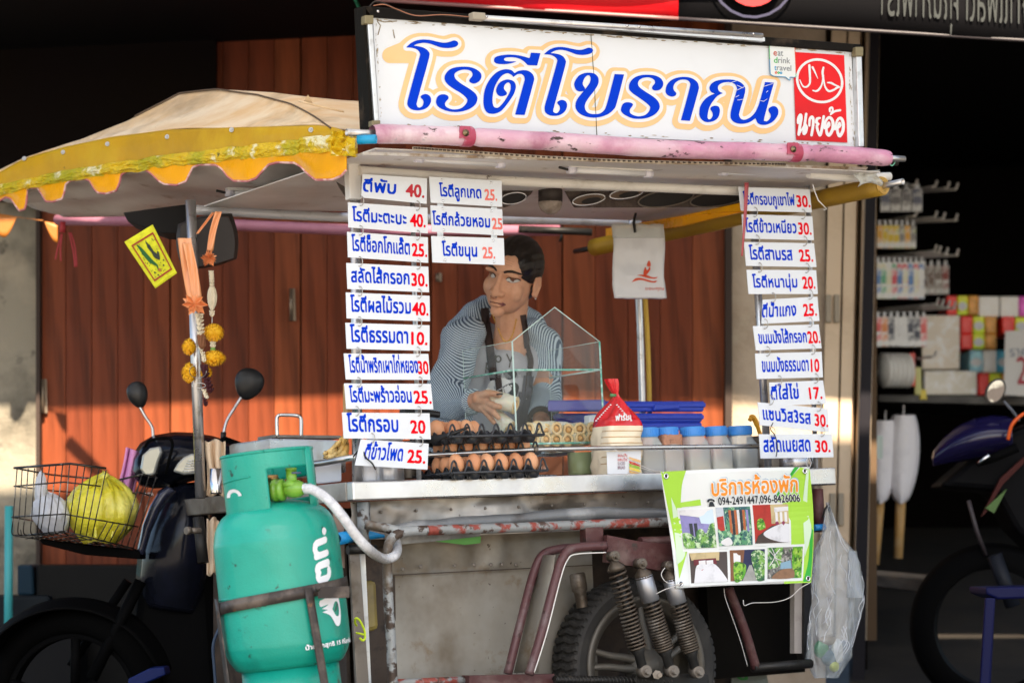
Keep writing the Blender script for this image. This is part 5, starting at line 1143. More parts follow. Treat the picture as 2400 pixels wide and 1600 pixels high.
# ================================================================== jars with blue lids
JAR = glassmat('jar_plastic', (.86, .90, .95), .5, .12)
LID = mat('lid_blue', (.07, .32, .82), .4, 0, bump=.0003)
jars = [(1518, 1098, 33, 'dark red brown chilli', (.16, .035, .015), 62, 'first jar from the bread bag'), (1568, 1100, 30, 'pinkish brown powder', (.50, .25, .16), 92, 'second jar from the bread bag'), (1627, 1094, 33, 'pale yellow crumbs', (.62, .42, .18), 26, 'third jar from the bread bag'), (1682, 1092, 30, 'cream coloured nuts', (.68, .55, .36), 26, 'fourth jar from the bread bag'), (1738, 1090, 33, 'black jam', (.02, .012, .016), 28, 'jar nearest the right price plates')]
for i, (x, yb, hw, lab, cc, fillpx, wh_) in enumerate(jars):
    jb = .13; k = 6.75 / 6000; hw = hw * 1.0
    t = thing('jar', 'clear jar with blue lid holding %s, %s' % (lab, wh_), 'jar', 'blue lidded jars on the counter')
    base = C(x, yb, jb); base.z = CZ + .002; r = hw * k; ht = (C(x, 1002 - i, jb).z - base.z) / 1.05
    sqv = lambda a: 1 / max(abs(math.cos(a)), abs(math.sin(a))) ** .7
    pf = [(.9, 0), (1, .03), (1, .55), (.95, .65), (.82, .78), (.79, .82), (.79, .93)]
    def jf(u, v):
        q = v * (len(pf) - 1); n = min(int(q), len(pf) - 2); rr = lerp(pf[n][0], pf[n + 1][0], q - n) * r; h = lerp(pf[n][1], pf[n + 1][1], q - n) * ht; a = u * 2 * math.pi
        s2 = lerp(sqv(a), 1, max(0, (h / ht - .62) / .3)); return base + U * (rr * math.cos(a) * s2) + W * (rr * math.sin(a) * s2) + Z * h
    obj('jar_body', MB().grid(jf, 40, 24), JAR, t)
    fh = fillpx * k
    def ff(u, v):
        a = u * 2 * math.pi; rr = r * .95 * sqv(a)
        if v > .7: rr *= (1 - v) / .3 + 1e-3
        h = fh * min(1, v / .7) + .004 * noise.noise(V((math.cos(a) * rr * 160, math.sin(a) * rr * 160, i))) * (v > .6)
        return base + U * rr * math.cos(a) + W * rr * math.sin(a) + Z * (h + .001)
    obj('contents', MB().grid(ff, 40, 16), mat('fill_%d' % i, cc, .7, 0, [(tuple(min(1, q * 1.5) for q in cc), 50 if i in (2, 3) else 12, .5, .62), (tuple(q * .6 for q in cc), 70, .55, .65)], bump=.004, bscale=90), t)
    lp = [(0, ht * .83), (r * .88, ht * .83), (r * .90, ht * .84), (r * .90, ht * 1.035), (r * .86, ht * 1.05), (0, ht * 1.052)]
    ld_ = obj('lid', MB().lathe(base, Z, lp, n=40), LID, t)
    m = MB()
    for q in range(36):
        a = q * math.pi / 18; m.box(base + U * (r * .905 * math.cos(a)) + W * (r * .905 * math.sin(a)) + Z * ht * .94, .0008, .0012, ht * .08, U * -math.sin(a) + W * math.cos(a), U * math.cos(a) + W * math.sin(a), Z)
    obj('lid_ribs', m, LID, ld_)['kind'] = 'stuff'
# things behind: blue plastic crates, boxes, bottle, steel pots
BLUEP = mat('crate_blue', (.035, .07, .58), .4, 0, [((.03, .08, .6), 4, .4, .7)], bump=.0004)
for i, (x0, y0, x1, y1) in enumerate(((1290, 940, 1652, 965), (1300, 968, 1648, 990), (1320, 990, 1646, 1008))):
    t = thing('blue_box', 'blue plastic lidded box behind the jars, %s of three stacked' % ['topmost', 'middle', 'lowest'][i], 'box', 'stacked blue plastic boxes')
    m = MB().hexa([C(x0, y1, .50), C(x1 - 4, y1, .50), C(x1 - 4, y1, .74), C(x0, y1, .74), C(x0, y0, .50), C(x1, y0, .50), C(x1, y0 + 1, .74), C(x0, y0 + 1, .74)])
    obj('box_body', m, BLUEP, t, bevel=.006)
    if i < 2: obj('lid_lip', MB().slab([C(x0, y0 + 4, .495), C(x1 + 3, y0 + 4, .495), C(x1 + 3, y0 + 14, .495), C(x0, y0 + 14, .495)], W * .01), BLUEP, t, bevel=.003)
    if i == 0: obj('handle', MB().slab([C(1536, 946, .49), C(1590, 946, .49), C(1596, 958, .49), C(1532, 962, .49)], W * .012), BLUEP, t, bevel=.004)
m = MB().hexa([C(1284, 964, .3), C(1420, 962, .3), C(1420, 962, .46), C(1284, 964, .46), C(1284, 938, .3), C(1420, 936, .3), C(1420, 936, .46), C(1284, 938, .46)])
tag(obj('purple_box', m, mat('box_purple', (.10, .10, .36), .4), None, bevel=.005), 'dull violet blue plastic tub seen through the glass case', 'tub')
m = MB(); m.slab([C(1382, 972, .25), C(1404, 972, .25), C(1404, 1000, .25), C(1382, 1000, .25)], W * .03); tag(obj('white_block', m, LWHITE, None, bevel=.003), 'small white pack standing behind the right end of the rolls', 'pack')
def can(x, y0, y1, hw, b, mt, name, label, cat, tp=1.0):
    base = C(x, y1, b); base.z = max(base.z, CZ); k = 6.7 / 6000; h = (y1 - y0) * k
    m = MB().lathe(base, Z, [(0, 0), (hw * k * .96, 0), (hw * k, .004), (hw * k * tp, h), (hw * k * tp * .97, h), (hw * k * .93, .006), (0, .005)], n=40); return tag(obj(name, m, mt), label, cat)
can(1361, 1058, 1112, 30, .26, mat('tin_green', (.34, .40, .20), .35, 0, [((.42, .46, .28), 3, .4, .7)]), 'green_tin', 'pale green tin under the glass case', 'tin')
can(1402, 1056, 1112, 14, .16, mat('tin_white', (.6, .68, .66), .4), 'measuring_cup', 'pale measuring cup with a red line under the glass case', 'cup')
m = MB().hexa([C(1258, 1112, .2), C(1318, 1112, .2), C(1318, 1112, .3), C(1258, 1112, .3), C(1258, 1070, .2), C(1318, 1070, .2), C(1318, 1070, .3), C(1258, 1070, .3)]); bx = thing('brown_box', 'orange brown carton under the glass case', 'carton'); obj('carton', m, mat('carton_brown', (.42, .15, .07), .6), bx)
m = MB(); text(m, 'OUR"', 1262, 1284, 1103, 9, lambda x, y: C(x, y, .198), grow=.04, res=40); obj('lettering', m, mat('lettering_pink', (.7, .45, .35), .5), bx)
m = MB().lathe(C(1305, 1068, .34), Z, [(0, 0), (.03, 0), (.05, .006), (.052, .008), (0, .03)], n=24); tag(obj('steel_bowl', m, STEEL), 'small steel bowl behind the rail under the glass case', 'bowl')
can(905, 1030, 1128, 42, .14, mat('pot_side', (.62, .64, .68), .3, .6, [((.5, .52, .56), 2, .45, .65)]), 'steel_pot', 'bright steel pot behind the bottom left price plate', 'pot')
can(862, 1040, 1128, 22, .06, mat('tub_white', (.70, .72, .78), .4), 'white_tub', 'white tub between the corner post and the steel pot', 'tub')
can(955, 1045, 1122, 26, .20, STEELD, 'steel_canister', 'dull steel canister between the steel pot and the egg trays', 'canister')
can(1850, 1050, 1102, 62, .3, mat('pot_right', (.42, .42, .44), .25, .9, [((.25, .22, .24), 3, .45, .6)]), 'steel_pot', 'large steel pot standing behind the right corner post', 'pot')
can(1790, 1015, 1100, 40, .28, STEELD, 'steel_canister', 'steel canister between the jars and the right corner post', 'canister')
m = MB(); m.tube(sp([C(1757, 985, .26), C(1762, 978, .26), C(1770, 985, .26), C(1782, 1018, .26), C(1790, 1040, .26)]), [.006, .009, .008, .006, .005], n=10); tag(obj('ladle_handle', m, mat('handle_orange', (.80, .36, .02), .4)), 'orange handle sticking out beside the last jar', 'utensil')
# left side: steel bain, towel, cup
t = thing('steel_fryer', 'stained steel fryer box with a wire handle at the left end of the counter', 'fryer')
m = MB().slab([P(632, 1025, 6.75), P(812, 1030, 6.52), P(812, 1110, 6.52), P(635, 1110, 6.75)], W * .26); obj('fryer_body', m, mat('fryer_steel', (.55, .54, .52), .35, .7, [((.30, .2, .12), 4, .55, .7), ((.42, .15, .03), 16, .66, .71), ((.65, .66, .68), 2, .45, .6)], rvar=.1), t, bevel=.006)
m = MB().tube(sp([P(650, 1024, 6.72), P(649, 985, 6.72), P(652, 974, 6.72), P(662, 972, 6.72), P(692, 973, 6.7), P(702, 976, 6.7), P(706, 986, 6.7), P(706, 1024, 6.7)], 5), .0048, n=10); obj('wire_handle', m, STEEL, t)
obj('fryer_lid', MB().slab([P(640, 1018, 6.9), P(800, 1020, 6.8), P(800, 1028, 6.8), P(640, 1026, 6.9)], W * .1), STEELD, t, bevel=.002)
m = MB().hexa([S(800, 1128, .04), S(742, 1134, .04), S(742, 1134, .20), S(800, 1128, .20), S(800, 1082, .04), S(738, 1086, .04), S(738, 1086, .2), S(800, 1082, .2)]); tag(obj('white_tray', m, mat('tub_pale', (.66, .68, .74), .35, 0, [((.45, .3, .1), 30, .70, .74)]), None, bevel=.004), 'pale plastic tub under the side rail beside the tank collar', 'tub')
BATT = mat('batter_yellow', (.75, .46, .12), .5, 0, [((.85, .65, .3), 12, .45, .6), ((.5, .2, .06), 16, .58, .68)], bump=.006, bscale=40)
m = MB().grid(lambda u, v: P(lerp(762, 815, u) - 2 * v, lerp(1072, lerp(1062, 1008, u ** 1.5), v), 6.42 + .02 * noise.noise(V((u * 5, v * 5, 0)))), 12, 10); tag(obj('roti_bag', m, BATT, None, solid=.012), 'yellow crumpled snack bag beside the bottom of the left price plates', 'bag')
m = MB().grid(lambda u, v: P(lerp(804, 822, u), lerp(1010, 900, v), 6.44), 2, 4); tag(obj('snack_paper', m, mat('paper_tan', (.45, .28, .12), .6), None, solid=.003), 'tan paper edge standing behind the left price plates', 'paper')
CLOTH = mat('towel_cream', (.72, .56, .40), .85, 0, [((.62, .46, .32), 5, .4, .7)], bump=.003, bscale=90)
def towel(u, v): return P(lerp(484, 524, u) + 3 * math.sin(v * 5 + u * 3) + (6 * u * (1 - v)), lerp(1160, 1032, v) + 4 * math.sin(u * 9), 6.85 + .012 * math.sin(u * 14 + v * 2))
tag(obj('towel', MB().grid(towel, 24, 12), CLOTH, None, solid=.004), 'cream towel hanging beside the rear left post', 'towel')
m = MB().grid(lambda u, v: P(lerp(486, 512, u), lerp(1345, 1215, v) + 5 * math.sin(u * 8), 6.9 + .01 * math.sin(u * 10)), 10, 8); tag(obj('towel', m, CLOTH, None, solid=.004), 'cream cloth end hanging below the counter beside the tank', 'towel')
can(507, 1100, 1160, 14, .62, CHROME, 'steel_cup', 'small steel cup between the towel and the tank collar', 'cup')

# ================================================================== gas cylinder
TEAL = mat('teal_paint', (.004, .30, .225), .38, 0, [((.008, .38, .29), 2.5, .45, .65), ((.003, .17, .13), 5, .52, .72), ((.02, .06, .045), 26, .64, .69), ((.05, .10, .07), 9, .66, .72), ((.3, .5, .4), 55, .735, .76)], bump=.0008, bscale=200, rvar=.08, coat=.25)
tk = thing('gas_cylinder', 'teal green gas cylinder with open collar strapped at the front left of the cart', 'gas cylinder')
YT = 6.02
tb = P(684, 1598, YT); tt = P(632, 1130, YT); ax = (tt - tb).normalized(); k = YT / 6000
def th_(y): return (1598 - y) / math.cos(R(0)) * k     # height on the axis for an image row near the tank centre
RT = .1475
prof_t = [(0, th_(1566)), (RT * .72, th_(1564)), (RT * .9, th_(1545)), (RT * .985, th_(1515)), (RT, th_(1480)), (RT, th_(1290)), (RT * .985, th_(1258)), (RT * .93, th_(1226)), (RT * .82, th_(1203)), (RT * .66, th_(1189)), (RT * .45, th_(1180)), (RT * .25, th_(1176)), (0, th_(1175))]
pf2 = [V((r, h, 0)) for r, h in prof_t]; sm = smooth_path([tuple(p) for p in pf2], 4)
xr = (V((0, -1, 0)) + ax * ax.y).normalized()
obj('tank_body', MB().lathe(tb, ax, [(max(0, r), h) for r, h, _ in sm], n=80, xref=xr), TEAL, tk)
for h in (1390,): obj('weld_seam', MB().lathe(tb, ax, [(RT + .0005, th_(h) - .003), (RT + .0022, th_(h)), (RT + .0005, th_(h) + .003)], n=80), TEAL, tk)
obj('foot_ring', MB().lathe(tb, ax, [(RT * .78, -.04), (RT * .76, -.04), (RT * .74, th_(1555)), (RT * .77, th_(1553)), (RT * .78, -.04)], n=64), TEAL, tk)
# collar shell with cut-outs; angle 0 faces the camera, + to the picture's right
yr_ = ax.cross(xr)
sgn = 1 if yr_.x > 0 else -1
rc_ = .1045
def coll(ang, h, r=rc_): a = ang * sgn; return tb + ax * h + xr * (r * math.cos(a)) + yr_ * (r * math.sin(a))
h0, h1 = th_(1208), th_(1062)
def cskip(u, v):
    a = math.degrees(lerp(-math.pi, math.pi, u)); y = lerp(1208, 1062, v)
    if 2 < a < 62 and y > 1106: return True
    if 2 < a < 66 and y <= 1106: return False if y < 1106 and y > 1064 and a > 4 else False
    if 100 < a < 170 and 1120 < y < 1170: return True
    return False
obj('collar', MB().grid(lambda u, v: coll(lerp(-math.pi, math.pi, u), lerp(h0, h1, v)), 120, 24, skip=cskip), TEAL, tk, solid=.004, off=1)
for a0, a1 in ((-178, 2), (2, 62), (62, 180)):
    obj('collar_rim', MB().tube([coll(R(lerp(a0, a1, i / 24)), h1, rc_ + .002) for i in range(25)], .0045, n=8), TEAL, tk)
obj('collar_edge', MB().tube([coll(R(1.5), lerp(h0, h1, .02)), coll(R(1.5), h1)], .004, n=8), TEAL, tk)
m = MB().grid(lambda u, v: coll(R(lerp(60, 76, u)), lerp(h0 - .01, h1, v), rc_ + .003 + .006 * math.sin(u * 3.1)), 8, 4); obj('collar_post', m, TEAL, tk, solid=.003)
m = MB(); pts = [coll(R(lerp(-75, -18, i / 16)), lerp(0, 1, .5) * 0 + th_(1122 - 6 * i / 16), rc_ + .0035) for i in range(17)]; m.tube(pts, .0028, n=6); obj('collar_bead', m, TEAL, tk)
m = MB(); pts = []
for i in range(13):
    a = math.pi * i / 12; pts.append((lerp(0, 1, .5) + .5 * math.cos(a), math.sin(a)))
m = MB(); fill(m, [[(x, y) for x, y in pts]], lambda x, y: coll(R(lerp(-62, -32, x)), th_(1157) + y * .018, rc_ + .0065)); obj('collar_hole', m, LWHITE, tk)
# decals on the cylinder surface
def tcyl(ang, h, d=.0012): a = ang * sgn; return tb + ax * h + xr * ((RT + d) * math.cos(a)) + yr_ * ((RT + d) * math.sin(a))
def adec(x): return math.asin(max(-1, min(1, x)))
m = MB(); text(m, 'ปตท.', 0, 1, 0, .40, lambda x, y: tcyl(R(56 + y * 40), lerp(th_(1420), th_(1254), x)), grow=.05, res=60, slant=-.12); obj('lettering', m, LWHITE, tk)
def drop(k_, off=0):
    o = []
    for i in range(40):
        t_ = i / 40 * 2 * math.pi; r = k_ * (1 - .0 * math.cos(t_)); x = r * math.sin(t_) * (math.sin(t_ / 2) ** 1.6); y = -r * math.cos(t_) * 1.15
        o.append((x, y))
    return o
m = MB(); dr = [(-.2, 0), (.35, .35), (.85, 1.15), (1.25, .95), (1.4, 0), (1.25, -.95), (.85, -1.15), (.35, -.35)]
lp_ = smooth_loop([(-.35, .12, 1), (.3, .45), (.8, 1.25), (1.25, 1.05), (1.45, 0), (1.25, -1.05), (.8, -1.25), (.3, -.45), (-.35, -.12, 1), (.15, 0, 1)], 5)
inn = smooth_loop([(.55, 0, 1), (.85, .5), (1.15, .5), (1.25, 0), (1.15, -.5), (.85, -.5)], 5)
fill(m, [lp_, inn], lambda x, y: tcyl(R(46 + x * 14), th_(1440) + y * .031)); obj('drop_mark', m, LWHITE, tk)
m = MB(); text(m, 'น้ำหนักสุทธิ 15 กิโลกรัม', 0, 1, 0, 1, lambda x, y: tcyl(R(lerp(21, 84, x)), th_(1524) - y * .0075 + x * .004), grow=.04, res=50); obj('lettering', m, LWHITE, tk)
# valve and regulator
VG = mat('regulator_green', (.16, .38, .03), .35, 0, [((.12, .26, .02), 14, .5, .65), ((.6, .7, .55), 9, .66, .72)], coat=.4)
BRS = mat('valve_brass', (.45, .26, .1), .4, .8)
vc = P(645, 1150, YT - .02)
obj('valve_body', MB().lathe(P(648, 1190, YT), ax, [(.018, 0), (.016, .02), (.014, .03), (.014, .05), (.019, .052), (.019, .064), (0, .066)], n=20), BRS, tk)
obj('valve_knob', MB().lathe(P(622, 1122, YT - .03), V((1, -.2, 0)), [(0, 0), (.009, 0), (.009, .03), (0, .03)], n=12), BRS, tk)
rg = thing('gas_regulator', 'lime green gas regulator screwed on the cylinder valve', 'regulator')
ra, rb = P(640, 1149, YT - .06), P(718, 1143, YT - .085)
d_ = (rb - ra).normalized()
obj('inlet_nut', MB().lathe(ra, d_, [(.0, 0), (.024, 0), (.027, .004), (.027, .010), (.023, .014), (.026, .018), (.026, .026), (.018, .03), (0, .03)], n=14), VG, rg)
obj('regulator_body', MB().lathe(ra + d_ * .03, d_, [(.012, 0), (.018, .008), (.021, .02), (.02, .035), (.014, .046), (.009, .05), (0, .05)], n=24), VG, rg)
obj('bonnet', MB().lathe(P(684, 1143, YT - .07), Z, [(0, 0), (.024, .004), (.0245, .010), (.016, .016), (.0125, .018), (.0125, .042), (.0135, .042), (.0135, .047), (0, .048)], n=28), VG, rg)
obj('bonnet_cap', MB().lathe(P(692, 1110, YT - .07), Z, [(0, 0), (.0145, 0), (.0145, .004), (0, .004)], n=24), mat('cap_navy', (.06, .08, .16), .3), rg)
obj('outlet', MB().lathe(rb + d_ * .0, d_, [(.012, -.01), (.0125, .0), (.010, .004), (.0105, .012), (.0, .013)], n=16), CHROME, rg)
hs = [P(716, 1145, YT - .09), P(735, 1148, YT - .10), P(768, 1170, YT - .11), P(800, 1206, YT - .12), P(835, 1255, YT - .10), P(868, 1290, YT - .05), (C(898, 1308, -.10)), C(922, 1304, -.085), C(931, 1290, -.04), C(929, 1272, .0), C(926, 1262, .03)]
hp = sp(hs, 8)
HOSE = mat('hose_clear', (.50, .52, .56), .3, 0, [((.62, .64, .68), 60, .45, .55)], bump=.0008, bscale=300, coat=.3)
obj('hose', MB().tube(hp, .0118, n=16), HOSE, rg)
# strap cage that holds the cylinder (part of the cart)
STRAP = mat('strap_steel', (.05, .042, .04), .45, .4, [((.16, .13, .11), 10, .5, .65), ((.2, .1, .05), 22, .64, .7)], bump=.0008, rvar=.1)
def cage(ang, y, r=RT + .007): a = ang * sgn; return tb + ax * th_(y) + xr * (r * math.cos(a)) + yr_ * (r * math.sin(a))
m = MB().grid(lambda u, v: cage(R(lerp(-118, 92, u)), lerp(1418, 1382, u) + lerp(14, -14, v)), 50, 2); obj('tank_strap', m, STRAP, cart, solid=.003)
m = MB().slab([P(745, 1374, YT - .165), P(819, 1373, YT - .11), P(819, 1400, YT - .11), P(745, 1402, YT - .165)], V((0, .005, 0))); obj('tank_strap_end', m, STRAP, cart, bevel=.001)
def vstrap(ang0, ang1, w_, nm='tank_strap_upright'):
    m = MB().grid(lambda u, v: cage(R(lerp(ang0, ang1, v) + lerp(-w_, w_, u)), lerp(1385, 1640, v), RT + .0105), 3, 8); obj(nm, m, STRAP, cart, solid=.003)
vstrap(28, 34, 3.6); vstrap(-70, -62, 5)
m = MB().tube([P(745, 1375, YT - .19), P(745, 1381, YT - .18)], .006, n=6); obj('weld_bead', m, STRAP, cart)
YG = mat('hook_neon', (.62, .80, .02), .45)
m = MB().tube(sp([C(836, 1465, -.02), C(832, 1458, -.03), C(834, 1448, -.04), C(842, 1452, -.04), C(850, 1466, -.04), C(855, 1480, -.04), C(855, 1495, -.04), C(850, 1500, -.04), C(843, 1494, -.04)]), .0028, n=8); m.tube([C(834, 1482, -.03), C(853, 1486, -.04)], .0026, n=8)
tag(obj('plastic_hook', m, YG), 'neon yellow green plastic hook hanging on the steel leg right of the cylinder', 'hook')
BLP = mat('pipe_blue2', (.01, .26, .62), .35, 0, [((.02, .35, .7), 12, .5, .7), ((.02, .1, .3), 30, .66, .72)])
m = MB(); m.pipe(C(788, 1263, -.02), C(826, 1256, .05), .0155, .012); m.tube([C(855, 1253, .03), C(900, 1256, .03)], [.013, .004], n=12)
tag(obj('blue_pipe', m, BLP), 'short blue plastic pipe stuck through the frame right of the cylinder', 'pipe')
# ================================================================== black scooter at the left behind the cylinder
sc_t = thing('motor_scooter', 'black motor scooter with a wire front basket parked behind the gas cylinder', 'motor scooter')
GLB = mat('gloss_black', (.006, .007, .012), .16, 0, [((.012, .014, .03), 3, .5, .7), ((.05, .05, .06), 60, .72, .76)], coat=.12, spec=.2, bump=.0006, bscale=10)
MTB = mat('matte_black', (.002, .002, .0022), .7, spec=.05)
YS = 7.25
def q(x, y, d=0): return P(x, y, YS + d)
LENS = mat('lens_clear', (.30, .31, .30), .12, .3, [((.55, .57, .56), 9, .45, .6)], coat=.8)
def hull(name, outline_, d0, d1, mt, par, bev=.01, bulge=.0):
    m = MB(); m.slab([q(x, y, d0) for x, y in outline_], V((0, d1 - d0, 0))); return obj(name, m, mt, par, bevel=bev)
def shell(name, top, bot, dep, mt, par, nu=24, nv=12, Yo=0):   # rounded body panel between two px lines
    def f(u, v):
        xa, ya = at2(top, u); xb, yb = at2(bot, u); return q(lerp(xa, xb, v), lerp(ya, yb, v), Yo - dep * math.sin(math.pi * v) ** .6 * math.sin(math.pi * lerp(.08, .92, u)) ** .5)
    return obj(name, MB().grid(f, nu, nv), mt, par, solid=.006)
def at2(line, u):
    sgm = u * (len(line) - 1); i = min(int(sgm), len(line) - 2); t = sgm - i; return lerp(line[i][0], line[i + 1][0], t), lerp(line[i][1], line[i + 1][1], t)
head = shell('handlebar_cowl', [(306, 1100), (312, 1068), (330, 1040), (360, 1022), (410, 1014), (455, 1016), (500, 1024), (560, 1044), (575, 1060)], [(330, 1136), (360, 1142), (400, 1140), (430, 1130), (460, 1122), (490, 1118), (520, 1110), (550, 1090), (575, 1075)], .13, GLB, sc_t)
hull('signal_lens', [(333, 1066), (350, 1050), (376, 1044), (380, 1060), (372, 1080), (362, 1112), (340, 1116), (328, 1100)], -.15, -.10, LENS, head, .006)
hull('headlight', [(404, 1104), (416, 1084), (430, 1070), (448, 1062), (470, 1062), (470, 1108), (430, 1112)], -.16, -.11, LENS, head, .006)
for k_ in range(5): obj('reflector_rib', MB().tube([q(428 + k_ * 3, 1104 - k_ * 6, -.165), q(456, 1103 - k_ * 6, -.165)], .0014, n=5), CHROME, head)
m = MB().tube(sp([q(340, 1048, -.13), q(352, 1032, -.14), q(392, 1026, -.14), q(404, 1040, -.15), q(398, 1070, -.155), q(388, 1110, -.14)]), .0045, n=8); obj('cowl_seam', m, MTB, head)
m = MB().tube(sp([q(520, 1035, -.02), q(560, 1050, .0), q(575, 1060, .02)]), [.018] * 7 + [.014] * 4, n=14); obj('handle_grip', m, MTB, sc_t)
# front shield
shell('leg_shield', [(402, 1135), (370, 1180), (345, 1235), (325, 1300), (320, 1360), (330, 1420)], [(470, 1130), (500, 1180), (505, 1240), (500, 1310), (490, 1380), (470, 1440)], .12, GLB, sc_t, Yo=.02)
shell('front_panel', [(392, 1140), (372, 1152), (352, 1185), (335, 1230), (322, 1295)], [(412, 1150), (394, 1166), (372, 1200), (352, 1245), (336, 1300)], .03, mat('gloss_navy', (.02, .024, .05), .2, coat=.6), sc_t, Yo=-.13)
m = MB(); text(m, 'HONDA'[2:4] + 'A', 340, 360, 1161, 6, lambda x, y: q(x, y, -.12), grow=.03, res=40); obj('badge_lettering', m, mat('badge_grey', (.4, .4, .42), .4), sc_t)
# mirrors
def mirror(c, stem, rx, ry, rot, label=None):
    t_ = MB(); X_ = (rt * math.cos(rot) - up * math.sin(rot)); Y_ = (rt * math.sin(rot) + up * math.cos(rot))
    def f(u, v):
        th = u * 2 * math.pi; ph = v * math.pi; x = rx * math.cos(th) * math.sin(ph) * (1 + .22 * math.sin(th)); y = ry * math.sin(th) * math.sin(ph); return V(c) + X_ * x + Y_ * y + FW * (-.022 * math.cos(ph))
    t_.grid(f, 32, 16); mo = obj('mirror', t_, BLACKP, sc_t)
    obj('mirror_stem', MB().tube(sp(stem), .0042, n=10), GALVT, mo)
k_ = YS / 6000
mirror(q(323, 925), [q(326, 950), q(340, 975), q(356, 1000), q(359, 1024)], 24 * k_, 32 * k_, R(-16))
mirror(q(583, 900), [q(566, 930), q(550, 955), q(532, 985), q(524, 1015)], 34 * k_, 38 * k_, R(18))
obj('stem_boot', MB().tube([q(524, 1012), q(523, 1036)], .008, n=10), BLACKP, sc_t)
# front fender, fork and wheel (almost lost in the dark)
whc = q(175, 1650, .0); 
m = MB(); m.lathe(whc, V((.25, 1, 0)), [(.20, -.03), (.21, -.045), (.235, -.048), (.262, -.03), (.27, 0), (.262, .03), (.235, .048), (.21, .045), (.20, .03), (.20, -.03)], n=64); wl = obj('front_wheel', m, mat('dark_rubber', (.0022, .0022, .0022), .9, spec=.03), sc_t)
m = MB(); m.lathe(whc, V((.25, 1, 0)), [(.185, -.02), (.20, -.026), (.204, -.02), (.2, 0), (.204, .02), (.2, .026), (.185, .02)], n=64); obj('rim', m, MTB, wl)
for a in range(5):
    t2 = a * 2 * math.pi / 5 + .3; dr_ = (rt * math.cos(t2) + up * math.sin(t2)); obj('spoke', MB().tube([whc + dr_ * .03, whc + dr_ * .19], .014, n=8), MTB, wl)
obj('hub', MB().lathe(whc - V((.01, .05, 0)), V((.25, 1, 0)), [(0, 0), (.055, 0), (.06, .02), (.04, .1), (0, .1)], n=32), MTB, wl)
def fen(u, v):
    a = lerp(R(20), R(150), u); w2 = lerp(-.06, .06, v); r = .30 - .03 * abs(v - .5) * 2; return whc + (rt * math.cos(a) + up * math.sin(a)) * r + V((.25, 1, 0)).normalized() * w2
obj('front_fender', MB().grid(fen, 24, 8), MTB, sc_t, solid=.004)
obj('fork', MB().tube([q(330, 1360, -.05), q(285, 1450, -.06), q(215, 1590, -.07)], .017, n=12), MTB, sc_t)
obj('fork_guard', MB().tube([q(300, 1360, .05), q(165, 1560, .05)], .013, n=10), MTB, sc_t)
hull('body_side', [(330, 1300), (500, 1330), (520, 1640), (300, 1640), (310, 1450)], -.02, .2, MTB, sc_t, .03)
hull('seat_body', [(470, 1110), (560, 1080), (600, 1100), (600, 1250), (520, 1330), (480, 1300)], .25, .5, MTB, sc_t, .03)
# wire basket
bk = obj('basket', MB().tube([q(48, 1240, -.2), q(50, 1252, -.2)], .0015, n=5), BLACKM, sc_t)
WIRE = mat('basket_wire', (.045, .042, .04), .3, .8, [((.3, .28, .26), 25, .55, .66)])
YA, YB_, YC_, YD = -.30, -.42, -.32, -.10       # left back, front corner, right front, right back
rim = [q(33, 1096, -.22), q(165, 1086, -.42), q(250, 1098, -.40), q(365, 1118, -.24)]
mid = [q(31, 1139, -.22), q(150, 1129, -.42), q(235, 1139, -.40), q(356, 1160, -.24)]
low = [q(28, 1211, -.22), q(150, 1204, -.42), q(240, 1218, -.40), q(345, 1236, -.24)]
bot = [q(36, 1256, -.20), q(150, 1244, -.38), q(240, 1268, -.36), q(312, 1284, -.24)]
def wl_(pts, r=.0021, nm='basket_wire'): obj(nm, MB().tube(pts, r, n=6), WIRE, bk)
wl_([q(33, 1096, -.22), q(165, 1086, -.42), q(249, 1097, -.40)], .0033); wl_([q(33, 1139, -.22), q(150, 1129, -.42), q(236, 1139, -.40)]); wl_([q(28, 1211, -.22), q(150, 1204, -.42), q(324, 1234, -.30)]); wl_([q(36, 1256, -.20), q(150, 1244, -.38), q(312, 1284, -.24)])
wl_([q(334, 1111, -.28), q(368, 1119, -.20)], .003); wl_([q(325, 1153, -.28), q(356, 1162, -.2)]); wl_([q(33, 1096, -.22), q(120, 1112, .0), q(270, 1126, -.02), q(334, 1111, -.28)], .0028); wl_([q(33, 1139, -.22), q(130, 1150, .0), q(280, 1160, -.02), q(325, 1153, -.28)], .002); wl_([q(28, 1211, -.22), q(90, 1222, .0)], .002)
fr_ = [(40, 1098, 28), (52, 1098, 42), (66, 1097, 55), (81, 1096, 72), (100, 1094, 88), (116, 1092, 96), (131, 1091, 113), (147, 1089, 128), (163, 1087, 149)]
for i, (x, y, xb) in enumerate(fr_):
    t_ = i / 8; wl_(sp([q(x, y, lerp(-.24, -.42, t_)), q(lerp(x, xb, .7) , 1205, lerp(-.24, -.42, t_)), q(xb, 1243 + (1 - t_) * 6, lerp(-.22, -.4, t_)), q(xb + 12, 1250 + 3, lerp(-.2, -.36, t_))], 4), .0017)
for i in range(12):
    t_ = i / 11; x = lerp(182, 366, t_); y = lerp(1090, 1118, t_) if i < 5 or i > 8 else lerp(1215, 1230, t_); xb = lerp(160, 312, t_); d = lerp(-.42, -.24, t_)
    if 4 < i < 9: x = lerp(178, 340, t_)
    wl_([q(x, y, d), q(xb, lerp(1246, 1284, t_), d + .01)], .0017)
for i in range(8):
    t_ = i / 7; wl_([lerp(q(36, 1256, -.2), q(150, 1244, -.38), t_), lerp(q(180, 1275, .02), q(330, 1290, -.1), t_)], .0015, 'basket_floor_wire')
